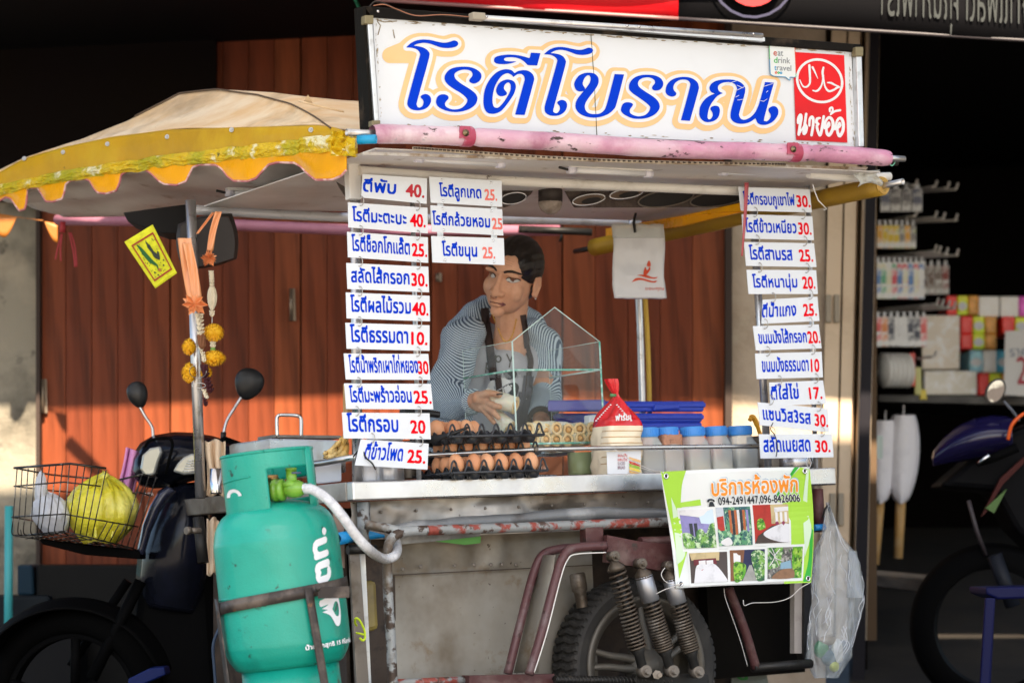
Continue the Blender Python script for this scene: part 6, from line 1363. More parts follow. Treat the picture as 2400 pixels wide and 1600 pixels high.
for i in range(8):
    t_ = i / 7; wl_([lerp(q(150, 1246, -.38), q(312, 1284, -.24), t_), lerp(q(60, 1262, -.1), q(220, 1280, .04), t_)], .0015, 'basket_floor_wire')
for i in range(6): wl_([q(288 + i * 14, 1122 + (i % 2), -.03), q(286 + i * 10, 1160, -.03)], .0014)
hull('basket_bracket', [(90, 1262), (330, 1290), (330, 1310), (200, 1300), (100, 1275)], -.15, -.05, MTB, sc_t, .004)
# bags in the basket
YBG = mat('yellow_plastic', (.74, .66, .04), .28, 0, [((.80, .78, .25), 4, .5, .7), ((.50, .42, .02), 6, .52, .7)], bump=.022, bscale=11, coat=.2, sss=.1)
def sack(cx, top, bottom, hw, Yc, dep, seed, neck=.5, lean=0):
    def f(u, v):
        a = u * 2 * math.pi; y = lerp(bottom, top, v); pr_ = math.sin(math.pi * min(1, .12 + v * .92) ** (1.15)) ** .62
        fold = 1 + .06 * math.sin(a * 13 + seed + v * 4) * v * v + .10 * noise.noise(V((math.cos(a) * 2, math.sin(a) * 2, v * 4 + seed))) - .10 * abs(noise.noise(V((math.cos(a) * 3.4, math.sin(a) * 3.4, v * 2.2 + seed + 4))))
        return q(cx + lean * v + hw * math.cos(a) * pr_ * fold, y + 6 * noise.noise(V((a, v * 3, seed))), Yc + dep * math.sin(a) * pr_ * fold)
    return MB().grid(f, 90, 40)
t = thing('yellow_bag', 'knotted bright yellow plastic bag lying in the scooter basket', 'bag')
obj('bag_body', sack(234, 1104, 1272, 88, -.18, .11, 3, lean=8), YBG, t)
m = MB().grid(lambda u, v: q(246 + (8 + 5 * math.sin(v * 6)) * math.cos(u * 6.283), 1120 - 16 * v + 3 * math.sin(u * 12), -.27 + .02 * math.sin(u * 6.283)), 20, 8); obj('knot', m, YBG, t)
for pts in ([(240, 1118), (200, 1150), (170, 1195), (160, 1230)], [(246, 1120), (236, 1160), (226, 1210), (224, 1262)], [(250, 1120), (268, 1160), (270, 1200), (262, 1262)], [(252, 1116), (290, 1150), (304, 1190), (300, 1240)]):
    obj('bag_fold', MB().tube(sp([q(x, y, -.283 + .0012 * abs(x - 240)) for x, y in pts], 5), .004, n=6), YBG, t)
WB = mat('white_plastic', (.66, .68, .74), .3, 0, [((.45, .47, .52), 6, .5, .7)], bump=.010, bscale=18, alpha=.85)
m = sack(128, 1150, 1250, 48, -.2, .07, 8, lean=-16); t = thing('white_bag', 'translucent white plastic bag in the left half of the scooter basket', 'bag'); obj('bag_body', m, WB, t)
m = sack(98, 1100, 1200, 16, -.2, .03, 5, lean=-2); obj('bag_neck', m, WB, t)
PC = mat('pink_cloth', (.70, .30, .58), .8, bump=.003, bscale=60)
m = MB().grid(lambda u, v: q(lerp(272, 300, v) + lerp(0, 34, u) - 10 * (v - .5) ** 2, lerp(1170, 1048, v) + 12 * u, -.02 + .02 * math.sin(u * 9)), 14, 14); tag(obj('pink_cloth', m, PC, None, solid=.006), 'pink cloth draped over the scooter handle behind the basket', 'cloth')
m = MB().slab([P(300, 1590, 6.9), P(350, 1565, 6.9), P(385, 1562, 6.9), P(388, 1580, 6.9), P(330, 1605, 6.9), P(300, 1610, 6.9)], V((0, .1, 0))); tag(obj('blue_plastic', m, mat('plastic_dk_blue', (.002, .010, .08), .5, spec=.2), None, bevel=.004), 'dark blue plastic piece lying under the scooter', 'plastic')
tubeo = MB().tube(sp([P(514, 1470, 6.6), P(500, 1510, 6.6), P(502, 1560, 6.6), P(508, 1630, 6.6)]), .004); tag(obj('dark_cable', tubeo, mat('cable_navy', (.02, .04, .08), .5)), 'dark cable hanging left of the gas cylinder', 'cable')

# ================================================================== hangings at the left post
Yh = 6.8
fl = thing('cloth_charm', 'yellow printed cloth charm with a dark red frame hanging tilted under the canopy', 'cloth')
YC2 = mat('charm_yellow', (.66, .68, .02), .8, 0, [((.55, .56, .02), 60, .45, .6)], bump=.0006, bscale=300)
fc_ = [(291, 567), (358, 526), (415, 640), (364, 676)]
def fq(u, v, d=0): xa, ya = lerp(fc_[0][0], fc_[1][0], u), lerp(fc_[0][1], fc_[1][1], u); xb, yb = lerp(fc_[3][0], fc_[2][0], u), lerp(fc_[3][1], fc_[2][1], u); return P(lerp(xa, xb, v), lerp(ya, yb, v), 6.7 - d + .004 * math.sin(u * 5 + v * 4))
obj('cloth', MB().grid(lambda u, v: fq(u, v), 14, 20), YC2, fl, solid=.001)
m = MB()
for a_, b_, c_, d2 in (((.12, .12), (.9, .12), (.9, .15), (.12, .15)), ((.12, .86), (.9, .86), (.9, .89), (.12, .89)), ((.12, .15), (.16, .15), (.16, .86), (.12, .86)), ((.86, .15), (.9, .15), (.9, .86), (.86, .86))): m.add([fq(*a_, .004), fq(*b_, .004), fq(*c_, .004), fq(*d2, .004)], [(0, 1, 2, 3)], False)
obj('printed_frame', m, mat('print_red', (.30, .02, .015), .7), fl)
INK = mat('print_ink', (.02, .03, .02), .7); INKG = mat('print_green', (.01, .10, .02), .7)
m = MB(); fill(m, outline([], [([(.28, .18, .02), (.31, .27, .045), (.33, .38, .06), (.37, .50, .065), (.43, .60, .045), (.50, .67, .025), (.46, .75, .015)], .03), ([(.30, .34, .012), (.25, .36, .01)], .01), ([(.38, .55, .012), (.32, .58, .01)], .01)], s=200), lambda x, y: fq(x, y, .005)); obj('printed_animal', m, INKG, fl)
m = MB(); fill(m, outline([], [([(.56, .22, .02), (.57, .27, .03)], .03), ([(.57, .31, .055), (.59, .42, .04), (.61, .50, .065), (.67, .57, .045), (.74, .49, .03)], .03)], s=200), lambda x, y: fq(x, y, .005)); obj('printed_figure', m, INK, fl)
r_ = random.Random(9); mk = MB()
for i in range(60):
    x, y = r_.uniform(.2, .84), r_.uniform(.17, .84)
    if .28 < x < .5 and .2 < y < .7 or .52 < x < .74 and .2 < y < .58: continue
    mk.add([fq(x, y, .0052), fq(x + .02, y + .004, .0052), fq(x + .018, y + .022, .0052), fq(x - .002, y + .018, .0052)], [(0, 1, 2, 3)], False)
obj('printed_marks', mk, INK, fl)['kind'] = 'stuff'
for (x, y, r2) in ((.5, .77, .055), (.30, .76, .03), (.70, .74, .03), (.36, .83, .025), (.78, .66, .025)):
    m = MB(); fill(m, [[(x + r2 * math.cos(a * .5236), y + r2 * .62 * math.sin(a * .5236)) for a in range(12)]], lambda x, y: fq(x, y, .0054)); obj('printed_seal', m, INK if r2 < .05 else mat('seal_orange', (.4, .16, .03), .7), fl)
ORB = mat('ribbon_orange', (.86, .36, .15), .38, 0, [((.9, .5, .28), 3, .45, .65)], coat=.4)
PET = mat('marigold', (.86, .42, .005), .6, 0, [((.9, .55, .02), 12, .45, .6)]); CRM = mat('jasmine_buds', (.80, .72, .55), .6, 0, [((.6, .5, .32), 20, .5, .7)]); BRN = mat('dried_petals', (.22, .09, .04), .8); DKR = mat('dried_rose', (.05, .005, .01), .7)
def band_(pts, w_, nm, par, dd=0):
    ps = sp([P(x, y, Yh - dd) for x, y in pts], 6)
    m = MB().grid(lambda u, v: ps[int(round(v * (len(ps) - 1)))] + rt * ((u - .5) * w_) - FW * .004 * math.sin(u * 6 + v * 4), 6, len(ps) - 1); obj(nm, m, ORB, par, solid=.0006)
def bow(cx, cy, r, par, dd):
    m = MB(); c = P(cx, cy, Yh - dd)
    for k in range(16):
        a = k * 2 * math.pi / 16 + r_.uniform(-.15, .15); rr = r * r_.uniform(.65, 1.05); dv = rt * math.cos(a) + up * math.sin(a); sd_ = rt * -math.sin(a) + up * math.cos(a); f_ = -FW * r_.uniform(.0, .02)
        m.add([c, c + dv * rr * .5 + sd_ * rr * .28 + f_, c + dv * rr + f_ * .3, c + dv * rr * .5 - sd_ * rr * .2 + f_ * 1.6], [(0, 1, 2), (0, 2, 3)], False)
    obj('bow', m, ORB, par, solid=.0006)
def bud(c, r, dirv, mt, mb): mb.ell(c, r * .55, r * .55, r, rt, FW, dirv, n=8, m=6)
def budstring(pts, r, n, nm, par, dd, mt=CRM, ring=4, fat=None):
    ps = sp([P(x, y, Yh - dd) for x, y in pts], 8); m = MB()
    for i in range(n):
        f = i / (n - 1); c = ps[int(f * (len(ps) - 1))]; R_ = r * (fat(f) if fat else 1)
        for k in range(ring):
            a = k * 2 * math.pi / ring + i * .9; o_ = (rt * math.cos(a) + FW * math.sin(a)); bud(c + o_ * R_ * .55, r * 1.1, (up + o_ * .6).normalized(), mt, m)
    obj(nm, m, mt, par)
def mari(cx, cy, rx, ry, par, dd, mt=PET):
    m = MB(); c = P(cx, cy, Yh - dd); k = Yh / 6000
    for i in range(230):
        a = r_.uniform(0, 6.283); z = r_.uniform(-1, 1); s2 = math.sqrt(1 - z * z); n_ = (rt * math.cos(a) * s2 + FW * math.sin(a) * s2 + up * z)
        p = c + rt * (n_.dot(rt) * rx * k) + FW * (n_.dot(FW) * rx * k) + up * (n_.dot(up) * ry * k); s3 = n_.cross(up); s3 = s3.normalized() if s3.length > .1 else rt; t3 = n_.cross(s3)
        q_ = .0048; m.add([p - s3 * q_ * .7, p + n_ * q_ * 1.1 + t3 * q_, p + s3 * q_ * .7, p + n_ * q_ * .4 - t3 * q_], [(0, 1, 2, 3)], False)
    m.ell(c, rx * k * .93, rx * k * .93, ry * k * .93, rt, FW, up); obj('marigold', m, mt, par)
g1 = thing('flower_garland', 'marigold and jasmine garland with orange ribbon tied to the rear left post', 'garland')
band_([(432, 558), (438, 600), (446, 650), (455, 700)], .036, 'ribbon', g1, .05); band_([(438, 570), (452, 630), (462, 700)], .026, 'ribbon', g1, .055)
bow(457, 712, .036, g1, .08)
budstring([(462, 738), (466, 760), (468, 790)], .0052, 12, 'jasmine_string', g1, .04); budstring([(472, 738), (474, 770), (476, 800)], .0045, 9, 'jasmine_string', g1, .03)
budstring([(470, 790), (474, 812)], .008, 8, 'dried_flowers', g1, .04, BRN, 6); budstring([(470, 815), (476, 832), (478, 845)], .005, 6, 'jasmine_string', g1, .03)
mari(443, 812, 15, 17, g1, -.03); mari(443, 873, 16, 21, g1, -.03); mari(483, 872, 12, 14, g1, -.02)
budstring([(478, 860), (484, 885), (492, 915)], .008, 8, 'dried_rose', g1, .03, DKR, 5); budstring([(478, 915), (484, 932)], .005, 5, 'jasmine_string', g1, .02); budstring([(480, 935), (482, 948)], .005, 4, 'dried_leaves', g1, .02, DKR)
obj('wire_loop', MB().tube([P(464 + 20 * math.cos(a), 870 + 20 * math.sin(a) * .8, Yh - .06 + .03 * math.sin(a)) for a in [k * .4 for k in range(12)]], .001, n=5), STEEL, g1)
obj('wire_loop', MB().tube([P(466 + 16 * math.cos(a), 903 + 6 * math.sin(a), Yh - .06 + .0 * math.sin(a)) for a in [k * .42 for k in range(16)]], .001, n=5), STEEL, g1)
g2 = thing('flower_garland', 'jasmine and two marigold garland hanging right of the rear left post', 'garland')
band_([(512, 496), (500, 540), (492, 588)], .018, 'ribbon', g2, 0); band_([(500, 498), (480, 525), (462, 548)], .008, 'ribbon', g2, -.02)
bow(491, 606, .024, g2, .02)
budstring([(495, 638), (496, 655), (497, 680)], .0055, 9, 'jasmine_string', g2, 0); budstring([(497, 682), (497, 700), (497, 720)], .0085, 9, 'jasmine_cluster', g2, 0, CRM, 7, lambda f: .6 + .9 * math.sin(f * 3.14)); budstring([(497, 720), (497, 738)], .006, 4, 'jasmine_string', g2, 0)
obj('string', MB().tube([P(497, 735, Yh), P(497, 765, Yh)], .001, n=5), LWHITE, g2)
mari(501, 779, 23, 19, g2, 0); budstring([(499, 797), (499, 812)], .0065, 3, 'jasmine_string', g2, 0, CRM, 6); obj('green_bud', MB().ell(P(499, 820, Yh), .007, .007, .010), mat('bud_green', (.2, .4, .08), .5), g2); mari(502, 838, 26, 16, g2, 0)
# black mirror and speaker bits under the canopy
m = MB()
def mir(u, v):
    a = u * 2 * math.pi; sq2 = 1 / max(abs(math.cos(a)), abs(math.sin(a))) ** .62; rr = 1 - (v - .5) ** 2 * .5; x = 486 + 72 * math.cos(a) * sq2 * rr + 8 * math.sin(a); y = 566 + 62 * math.sin(a) * sq2 * rr + (x - 486) * -.20
    if y > 640 - (560 - x) * -.0: pass
    return P(x, y, 7.0 + .05 * (v - .5) * 2)
m.grid(mir, 40, 6); fill(m, [[(486 + 72 * .875 * math.cos(a) / max(abs(math.cos(a)), abs(math.sin(a))) ** .62 + 8 * math.sin(a), 566 + 62 * .875 * math.sin(a) / max(abs(math.cos(a)), abs(math.sin(a))) ** .62 - .2 * (72 * .875 * math.cos(a))) for a in [k * math.pi / 20 for k in range(40)]]], lambda x, y: P(x, y, 6.95))
tag(obj('truck_mirror', m, mat('mirror_back', (.030, .024, .022), .6, bump=.0005)), 'large black rounded mirror housing hanging behind the rear left post', 'mirror')
m = MB().slab([P(288, 498, 7.1), P(440, 478, 7.1), P(455, 540, 7.1), P(420, 548, 7.1), P(380, 546, 7.1), P(330, 530, 7.1), P(300, 520, 7.1)], V((0, .15, 0))); m2 = tag(obj('dark_bracket', m, DARK, None, bevel=.004), 'dark metal bracket box under the canopy above the yellow charm', 'bracket')
RR = mat('ribbon_red', (.42, .04, .05), .6)
m = MB(); m.tube([P(147, 520, 7.9), P(146, 545, 7.9)], .010, n=6)
for pts in ([(144, 548), (136, 580), (130, 608)], [(146, 548), (142, 580), (143, 612)], [(166, 545), (176, 580), (180, 625)], [(162, 545), (172, 590), (176, 626)]): m.tube(sp([P(x, y, 7.9) for x, y in pts]), [.003] * 20, n=4)
tag(obj('red_ribbons', m, RR), 'red ribbons tied in a knot hanging from the canopy far left', 'ribbon')
# ================================================================== vendor
from mathutils.bvhtree import BVHTree
pe = thing('person', 'woman vendor in striped jacket and dark apron holding two rolls, looking aside', 'person')
SKIN = mat('skin', (.60, .315, .195), .5, 0, [((.52, .26, .155), 30, .45, .65), ((.66, .37, .24), 10, .45, .65)], sss=.12, bump=.0004, bscale=120, spec=.35)
ya, ti = R(26), R(15)
hf = (-FW * math.cos(ya) - rt * math.sin(ya)); hr0 = (rt * math.cos(ya) - FW * math.sin(ya)); pd = R(9); hu0 = (up * math.cos(pd) + hf * math.sin(pd)); hf = (hf * math.cos(pd) - up * math.sin(pd))
hu = hu0 * math.cos(ti) + hr0 * math.sin(ti); hr = hr0 * math.cos(ti) - hu0 * math.sin(ti)
HC = P(1199, 652, 7.25)
def H(x, y, z): return HC + hr * x + hf * y + hu * z      # x picture right, y out of the face, z up
def q7(x, y, Y): return P(x, y, Y)
nb = q7(1196, 812, 7.36)
shL, shR = q7(1074, 832, 7.30), q7(1262, 842, 7.44)
elL, wrL = q7(1052, 930, 7.16), q7(1112, 940, 7.00)
elR, wrR = q7(1276, 940, 7.36), q7(1268, 990, 7.20)
head = [('e', H(0, -.018, .030), .068, .090, .081, hr, hf, hu), ('e', H(0, .012, -.022), .062, .076, .076, hr, hf, hu), ('e', H(0, .020, -.050), .052, .060, .050, hr, hf, hu),
 ('e', H(.035, .045, -.024), .026, .026, .032, hr, hf, hu), ('e', H(-.035, .045, -.024), .026, .026, .032, hr, hf, hu), ('e', H(0, .060, -.088), .021, .019, .018, hr, hf, hu), ('e', H(0, .038, .040), .055, .050, .045, hr, hf, hu),
 ('c', [(H(0, .079, .018), .0075), (H(0, .090, -.012), .0095), (H(0, .096, -.029), .0145)]), ('e', H(.0150, .087, -.031), .0105, .011, .008, hr, hf, hu), ('e', H(-.0150, .087, -.031), .0105, .011, .008, hr, hf, hu),
 ('e', H(0, .080, -.054), .021, .015, .0085, hr, hf, hu), ('e', H(0, .079, -.065), .018, .015, .0095, hr, hf, hu),
 ('e', H(.033, .072, .027), .021, .010, .008, hr, hf, hu), ('e', H(-.033, .072, .027), .021, .010, .008, hr, hf, hu),
 ('e', H(.072, -.014, -.008), .006, .016, .028, hr, hf, hu), ('c', [(H(.073, -.002, -.030), .005), (H(.076, -.014, -.036), .006), (H(.080, -.026, -.006), .004), (H(.079, -.020, .018), .0045), (H(.073, -.004, .016), .004)]), ('e', H(-.068, -.014, -.008), .006, .016, .028, hr, hf, hu),
 ('c', [(H(0, -.02, -.045), .050), (lerp(H(0, -.02, -.06), nb, .55), .045), (nb, .052)])]
tor = [('c', [(nb, .048), (lerp(shL, nb, .6) + V((0, .07, .0)), .036), (lerp(shL, nb, .2) + V((0, .06, 0)), .036), (shL, .04)]), ('c', [(nb, .048), (lerp(shR, nb, .6) + V((0, .07, .0)), .036), (lerp(shR, nb, .2) + V((0, .06, 0)), .036), (shR, .04)]),
 ('c', [(nb - Z * .05, .045), (q7(1180, 930, 7.46), .07), (q7(1190, 1060, 7.55), .09)]), ('c', [(shL - Z * .02, .035), (q7(1120, 940, 7.5), .045)]), ('c', [(shR - Z * .02, .035), (q7(1240, 940, 7.55), .045)]),
 ('c', [(shL, .044), (elL, .037), (wrL, .0235)]), ('c', [(shR, .044), (elR, .037), (wrR, .0235)])]
def hp_(x, y, Y): return q7(x, y, Y)
hand = [('c', [(wrL, .0235), (hp_(1124, 940, 6.985), .023), (hp_(1138, 945, 6.975), .019)]), ('c', [(hp_(1120, 932, 6.97), .019), (hp_(1136, 936, 6.965), .017)]), ('c', [(hp_(1122, 950, 6.99), .018), (hp_(1140, 958, 6.975), .015)]),
 ('c', [(hp_(1122, 929, 6.965), .0125), (hp_(1140, 921, 6.945), .0105), (hp_(1156, 922, 6.935), .0095), (hp_(1170, 926, 6.93), .0085)]),
 ('c', [(hp_(1138, 942, 6.965), .011), (hp_(1150, 946, 6.945), .0095), (hp_(1161, 951, 6.935), .0088), (hp_(1171, 953, 6.93), .008)]),
 ('c', [(hp_(1136, 950, 6.965), .0108), (hp_(1148, 960, 6.95), .0092), (hp_(1158, 968, 6.94), .0085), (hp_(1168, 978, 6.94), .0078)]),
 ('c', [(hp_(1130, 956, 6.97), .010), (hp_(1142, 970, 6.965), .0085), (hp_(1150, 980, 6.96), .0078), (hp_(1158, 990, 6.96), .0070)])]
handR = [('c', [(wrR, .0235), (hp_(1262, 1004, 7.12), .024)]), ('e', hp_(1258, 1008, 7.09), .032, .030, .018, rt, FW, up)] + [('c', [(hp_(1244 + i * 9, 1006, 7.08), .0105), (hp_(1240 + i * 9, 1014, 7.05), .009), (hp_(1239 + i * 9, 1022, 7.03), .0078)]) for i in range(4)] + [('c', [(hp_(1274, 1006, 7.08), .011), (hp_(1284, 1014, 7.05), .009), (hp_(1286, 1020, 7.04), .008)])]
def carve(vs):
    out = []
    for p in vs:
        d = p - HC; x, y, z = d.dot(hr), d.dot(hf), d.dot(hu)
        if y > .03:
            for ex in (-.032, .032):
                g_ = math.exp(-(((x - ex) / .017) ** 2 + ((z - .012) / .011) ** 2)); p = p - hf * .0075 * g_
            g_ = math.exp(-((x / .03) ** 2 + ((z + .0595) / .0022) ** 2)); p = p - hf * .003 * g_
            g_ = math.exp(-((x / .02) ** 2 + ((z + .074) / .006) ** 2)); p = p - hf * .003 * g_
        out.append(p)
    return out
bm_ = blob(None, head + tor + hand + handR, None, None, voxel=.0026, smooth=3, extra=carve)
body = obj('body', bm_, SKIN, pe)
bvh = BVHTree.FromPolygons(bm_.v, bm_.f)
def onface(x, z, d=.0006):
    o_ = H(x, .25, z); hit = bvh.ray_cast(o_, -hf)
    return (hit[0] if hit[0] is not None else H(x, .06, z)) + hf * d
def fdec(name, loops_, mt, d, par=None, st=(), s=8000.0):
    m = MB()
    L_ = [[(x * 1000, z * 1000) for x, z in smooth_loop(l, 4)] for l in loops_]
    fill(m, L_, lambda x, z: onface(x / 1000, z / 1000, d)); return obj(name, m, mt, par or body)
LIP = mat('lips', (.25, .085, .085), .45); BROW = mat('brow', (.022, .014, .011), .8); EYEW = mat('eye_white', (.50, .48, .46), .3); IRIS = mat('iris', (.010, .006, .005), .12); SHD = mat('eyelid', (.17, .075, .045), .6)
fdec('lips', [[(-.0230, -.0595), (-.013, -.0500), (-.004, -.0475), (0, -.0485), (.004, -.0475), (.014, -.0510), (.0265, -.0620), (.015, -.0690), (0, -.0715), (-.014, -.0685)]], LIP, .0005)
obj('mouth_line', MB().tube([onface(lerp(-.022, .027, i / 12), -.0615 + .0035 * math.sin(i / 12 * 3.1), .0016) for i in range(13)], .0009, n=5), mat('mouth_dark', (.06, .02, .02), .7), body)
for sx, dz in ((-1, .0), (1, .0)):
    ex = .032 * sx
    fdec('eyelid', [[(ex - .0165, .0125), (ex - .009, .0195), (ex, .0215), (ex + .010, .0185), (ex + .017, .0120), (ex + .009, .0055), (ex, .0038), (ex - .010, .0060)]], SHD, .0005)
    fdec('eye', [[(ex - .0150, .0120), (ex - .008, .0180), (ex + .001, .0192), (ex + .010, .0165), (ex + .0160, .0110), (ex + .008, .0060), (ex, .0048), (ex - .009, .0070)]], EYEW, .0034)
    fdec('iris', [[(ex - .0045 + .0060 * math.cos(a), .0122 + .0064 * math.sin(a)) for a in [k * math.pi / 6 for k in range(12)]]], IRIS, .0044)
    obj('lash_line', MB().tube(sp([onface(ex + x, z, .0040) for x, z in ((-.0150, .0125), (-.0075, .0180), (.001, .0192), (.0095, .0165), (.0165, .0115))]), .0010, n=5), BROW, body)
    b_ = [(-.021, .0300), (-.012, .0362), (0, .0385), (.013, .0365), (.021, .0315)] if sx < 0 else [(-.020, .0320), (-.011, .0365), (.002, .0385), (.014, .0350), (.024, .0280)]
    pts = sp([onface(ex + x, z, .0012) for x, z in b_]); obj('eyebrow', MB().tube(pts, [.0022 + .0016 * math.sin(math.pi * min(1, .15 + i / len(pts) * .9)) for i in range(len(pts))], n=6), BROW, body)
for sx in (-1, 1): m = MB(); m.ell(onface(.007 * sx, -.0395, .0), .0034, .002, .0018, hr, hf, hu, n=10, m=6); obj('nostril', m, mat('nostril', (.05, .02, .015), .8), body)
for i in range(3): obj('forehead_line', MB().tube(sp([onface(x, .0535 + i * .006 + .003 * math.cos(x * 60), .0001) for x in (-.03, -.015, 0, .015, .03)]), .0005, n=4), mat('wrinkle', (.30, .14, .085), .6), body)
obj('earring', MB().ell(H(.082, -.004, -.040), .003, .003, .003, n=10, m=8), CHROME, pe)
HAIR = mat('hair', (.010, .007, .006), .42, 0, [((.030, .02, .015), 5, .5, .7, (14, 14, 1.2))], bump=.0015, bscale=22, bstretch=(12, 12, 1.5))
def hairx(vs):
    out = []
    for p in vs:
        d = p - HC; x, y, z = d.dot(hr), d.dot(hf), d.dot(hu)
        hz = .070 - (max(0, x) / .066) ** 1.25 * .070 - (max(0, -x) / .07) ** 2 * .05
        if y > -.012 and z < hz: k_ = min(1, (hz - z) / .004); p = p - (d.normalized() * .022 * k_)
        if y <= -.012 and z < -.012 and x > .045: p = p - (d.normalized() * .0)
        n_ = d.normalized(); p = p + n_ * .0007 * math.sin(math.atan2(x, z) * 34 + y * 30) * (1 if z > -.02 else .4)
        out.append(p)
    return out
hm = blob(None, [('e', H(0, -.024, .034), .0745, .096, .089, hr, hf, hu), ('e', H(.002, -.050, -.012), .062, .060, .062, hr, hf, hu), ('e', H(-.012, .030, .068), .048, .042, .026, hr, hf, hu), ('e', H(.036, .022, .052), .034, .042, .034, hr, hf, hu), ('e', H(.060, .008, .034), .012, .020, .026, hr, hf, hu), ('e', H(-.063, .0, .02), .010, .025, .05, hr, hf, hu)], None, None, voxel=.003, smooth=2, extra=hairx)
obj('hair', hm, HAIR, pe)
# striped jacket
def stripes(name, sc, direc, ca=(.56, .67, .74), cb=(.07, .11, .17)):
    m = mat(name, ca, .8, bump=.0008, bscale=200); nt = m.node_tree; N = nt.nodes; K = nt.links; b = N['Principled BSDF']
    tc = N.new('ShaderNodeTexCoord'); mp = N.new('ShaderNodeMapping'); mp.inputs['Rotation'].default_value = direc; wv = N.new('ShaderNodeTexWave'); wv.inputs['Scale'].default_value = sc; wv.inputs['Distortion'].default_value = 7; wv.inputs['Detail'].default_value = 2; wv.inputs['Detail Scale'].default_value = .11
    wv.wave_profile = 'SIN'; r = N.new('ShaderNodeValToRGB'); r.color_ramp.elements[0].position = .40; r.color_ramp.elements[1].position = .62; r.color_ramp.elements[0].color = (*cb, 1); r.color_ramp.elements[1].color = (*ca, 1)
    K.new(tc.outputs['Object'], mp.inputs[0]); K.new(mp.outputs[0], wv.inputs[0]); K.new(wv.outputs['Fac'], r.inputs[0]); K.new(r.outputs[0], b.inputs['Base Color']); return m
JKT = stripes('jacket_stripe', 62, (0, R(20), R(25))); SLV = stripes('sleeve_stripe', 64, (0, R(62), R(20))); SLR = stripes('sleeve_stripe_r', 62, (0, R(0), R(30)))
def wrink(seed, amp=.006, cx=None):
    def f(vs):
        return [p + V((noise.noise(p * 9 + V((seed, 0, 0))), noise.noise(p * 9 + V((0, seed, 5))), noise.noise(p * 7 + V((3, 0, seed))))) * amp + FW * (abs(noise.noise(V((p.x * 14 + p.z * 10, p.y * 8, seed)))) * amp * 1.3) for p in vs]
    return f
sh2L = shL + rt * .005
obj('jacket_sleeve', blob(None, [('c', [(q7(1098, 782, 7.34), .050), (q7(1076, 806, 7.31), .058), (q7(1056, 880, 7.22), .055), (elL + rt * -.002, .054), (q7(1070, 945, 7.09), .048), (q7(1096, 944, 7.035), .040), (q7(1106, 941, 7.015), .036)])], None, None, voxel=.005, smooth=8, extra=wrink(2, .016)), SLV, pe)
obj('jacket_sleeve', blob(None, [('c', [(q7(1250, 782, 7.42), .046), (q7(1268, 810, 7.43), .058), (q7(1276, 900, 7.42), .056), (elR, .052), (q7(1274, 962, 7.28), .042), (q7(1270, 975, 7.24), .038)])], None, None, voxel=.005, smooth=8, extra=wrink(6, .014)), SLR, pe)
obj('jacket_body', blob(None, [('c', [(q7(1136, 716, 7.44), .026), (q7(1110, 744, 7.42), .046), (q7(1090, 784, 7.39), .064), (q7(1082, 900, 7.42), .088), (q7(1080, 1000, 7.45), .095), (q7(1090, 1120, 7.5), .10)]), ('c', [(q7(1060, 960, 7.5), .07), (q7(1030, 1040, 7.5), .08)])], None, None, voxel=.006, smooth=8, extra=wrink(11, .014)), JKT, pe)
obj('jacket_body', blob(None, [('c', [(q7(1224, 726, 7.48), .024), (q7(1244, 754, 7.48), .040), (q7(1256, 800, 7.47), .052), (q7(1248, 900, 7.48), .062), (q7(1246, 1000, 7.5), .065), (q7(1248, 1120, 7.55), .07)])], None, None, voxel=.006, smooth=8, extra=wrink(13, .008)), SLR, pe)
for c_, r_2, ax_ in ((q7(1107, 941, 7.012), .033, (wrL - elL).normalized()), (q7(1268, 981, 7.225), .036, (wrR - elR).normalized())):
    m = MB().lathe(c_, ax_, [(r_2 * .8, -.006), (r_2 * 1.05, -.004), (r_2 * 1.08, .004), (r_2 * .9, .010), (r_2 * .72, .008)], n=28); obj('cuff', m, SLV if r_2 < .035 else mat('cuff_dark', (.03, .024, .024), .8), pe)
TEE = mat('tee_shirt', (.44, .44, .47), .85, 0, [((.36, .36, .40), 4, .45, .7)], bump=.002, bscale=18)
teem = blob(None, [('c', [(q7(1186, 868, 7.345), .066), (q7(1175, 940, 7.36), .085), (q7(1180, 1040, 7.42), .095), (q7(1185, 1140, 7.5), .10)]), ('c', [(q7(1144, 782, 7.41), .034), (q7(1138, 840, 7.375), .055), (q7(1124, 900, 7.38), .066)]), ('c', [(q7(1218, 796, 7.44), .032), (q7(1226, 845, 7.405), .052), (q7(1236, 900, 7.41), .060)])], None, None, voxel=.005, smooth=6, extra=wrink(4, .006))
def neckcut(vs):
    return vs
tee = obj('tee_shirt', teem, TEE, pe)
tb_ = BVHTree.FromPolygons(teem.v, teem.f)
def onbody(x, y, d=.002, bv=None):
    r = ray(x, y).normalized(); hit = (bv or tb_).ray_cast(CAM, r)
    return (hit[0] if hit[0] is not None else P(x, y, 7.3)) - r * d
INKT = mat('tee_ink', (.10, .085, .07), .8); INKB = mat('tee_black', (.02, .02, .022), .8); INKW = mat('tee_white', (.72, .72, .72), .8)
m = MB()
for pts in (([(1121, 822), (1124, 836), (1125, 850)]),): pass
def tstr(name, sts, mt, d=.0025): m = MB(); fill(m, outline([], sts, s=3), lambda x, y: onbody(x, y, d)); return obj(name, m, mt, tee)
tstr('tee_lettering', [([(1146 + 6.5 * math.cos(a), 858 + 8 * math.sin(a)) for a in [k * .5 for k in range(14)]], 1.5), ([(1140, 850), (1138, 872)], 1.5)], INKT)
tstr('tee_lettering', [([(1168 + 6 * math.cos(a), 841 + 7 * math.sin(a)) for a in [k * .5 for k in range(14)]], 1.6), ([(1162, 832), (1161, 862)], 1.5)], INKT)
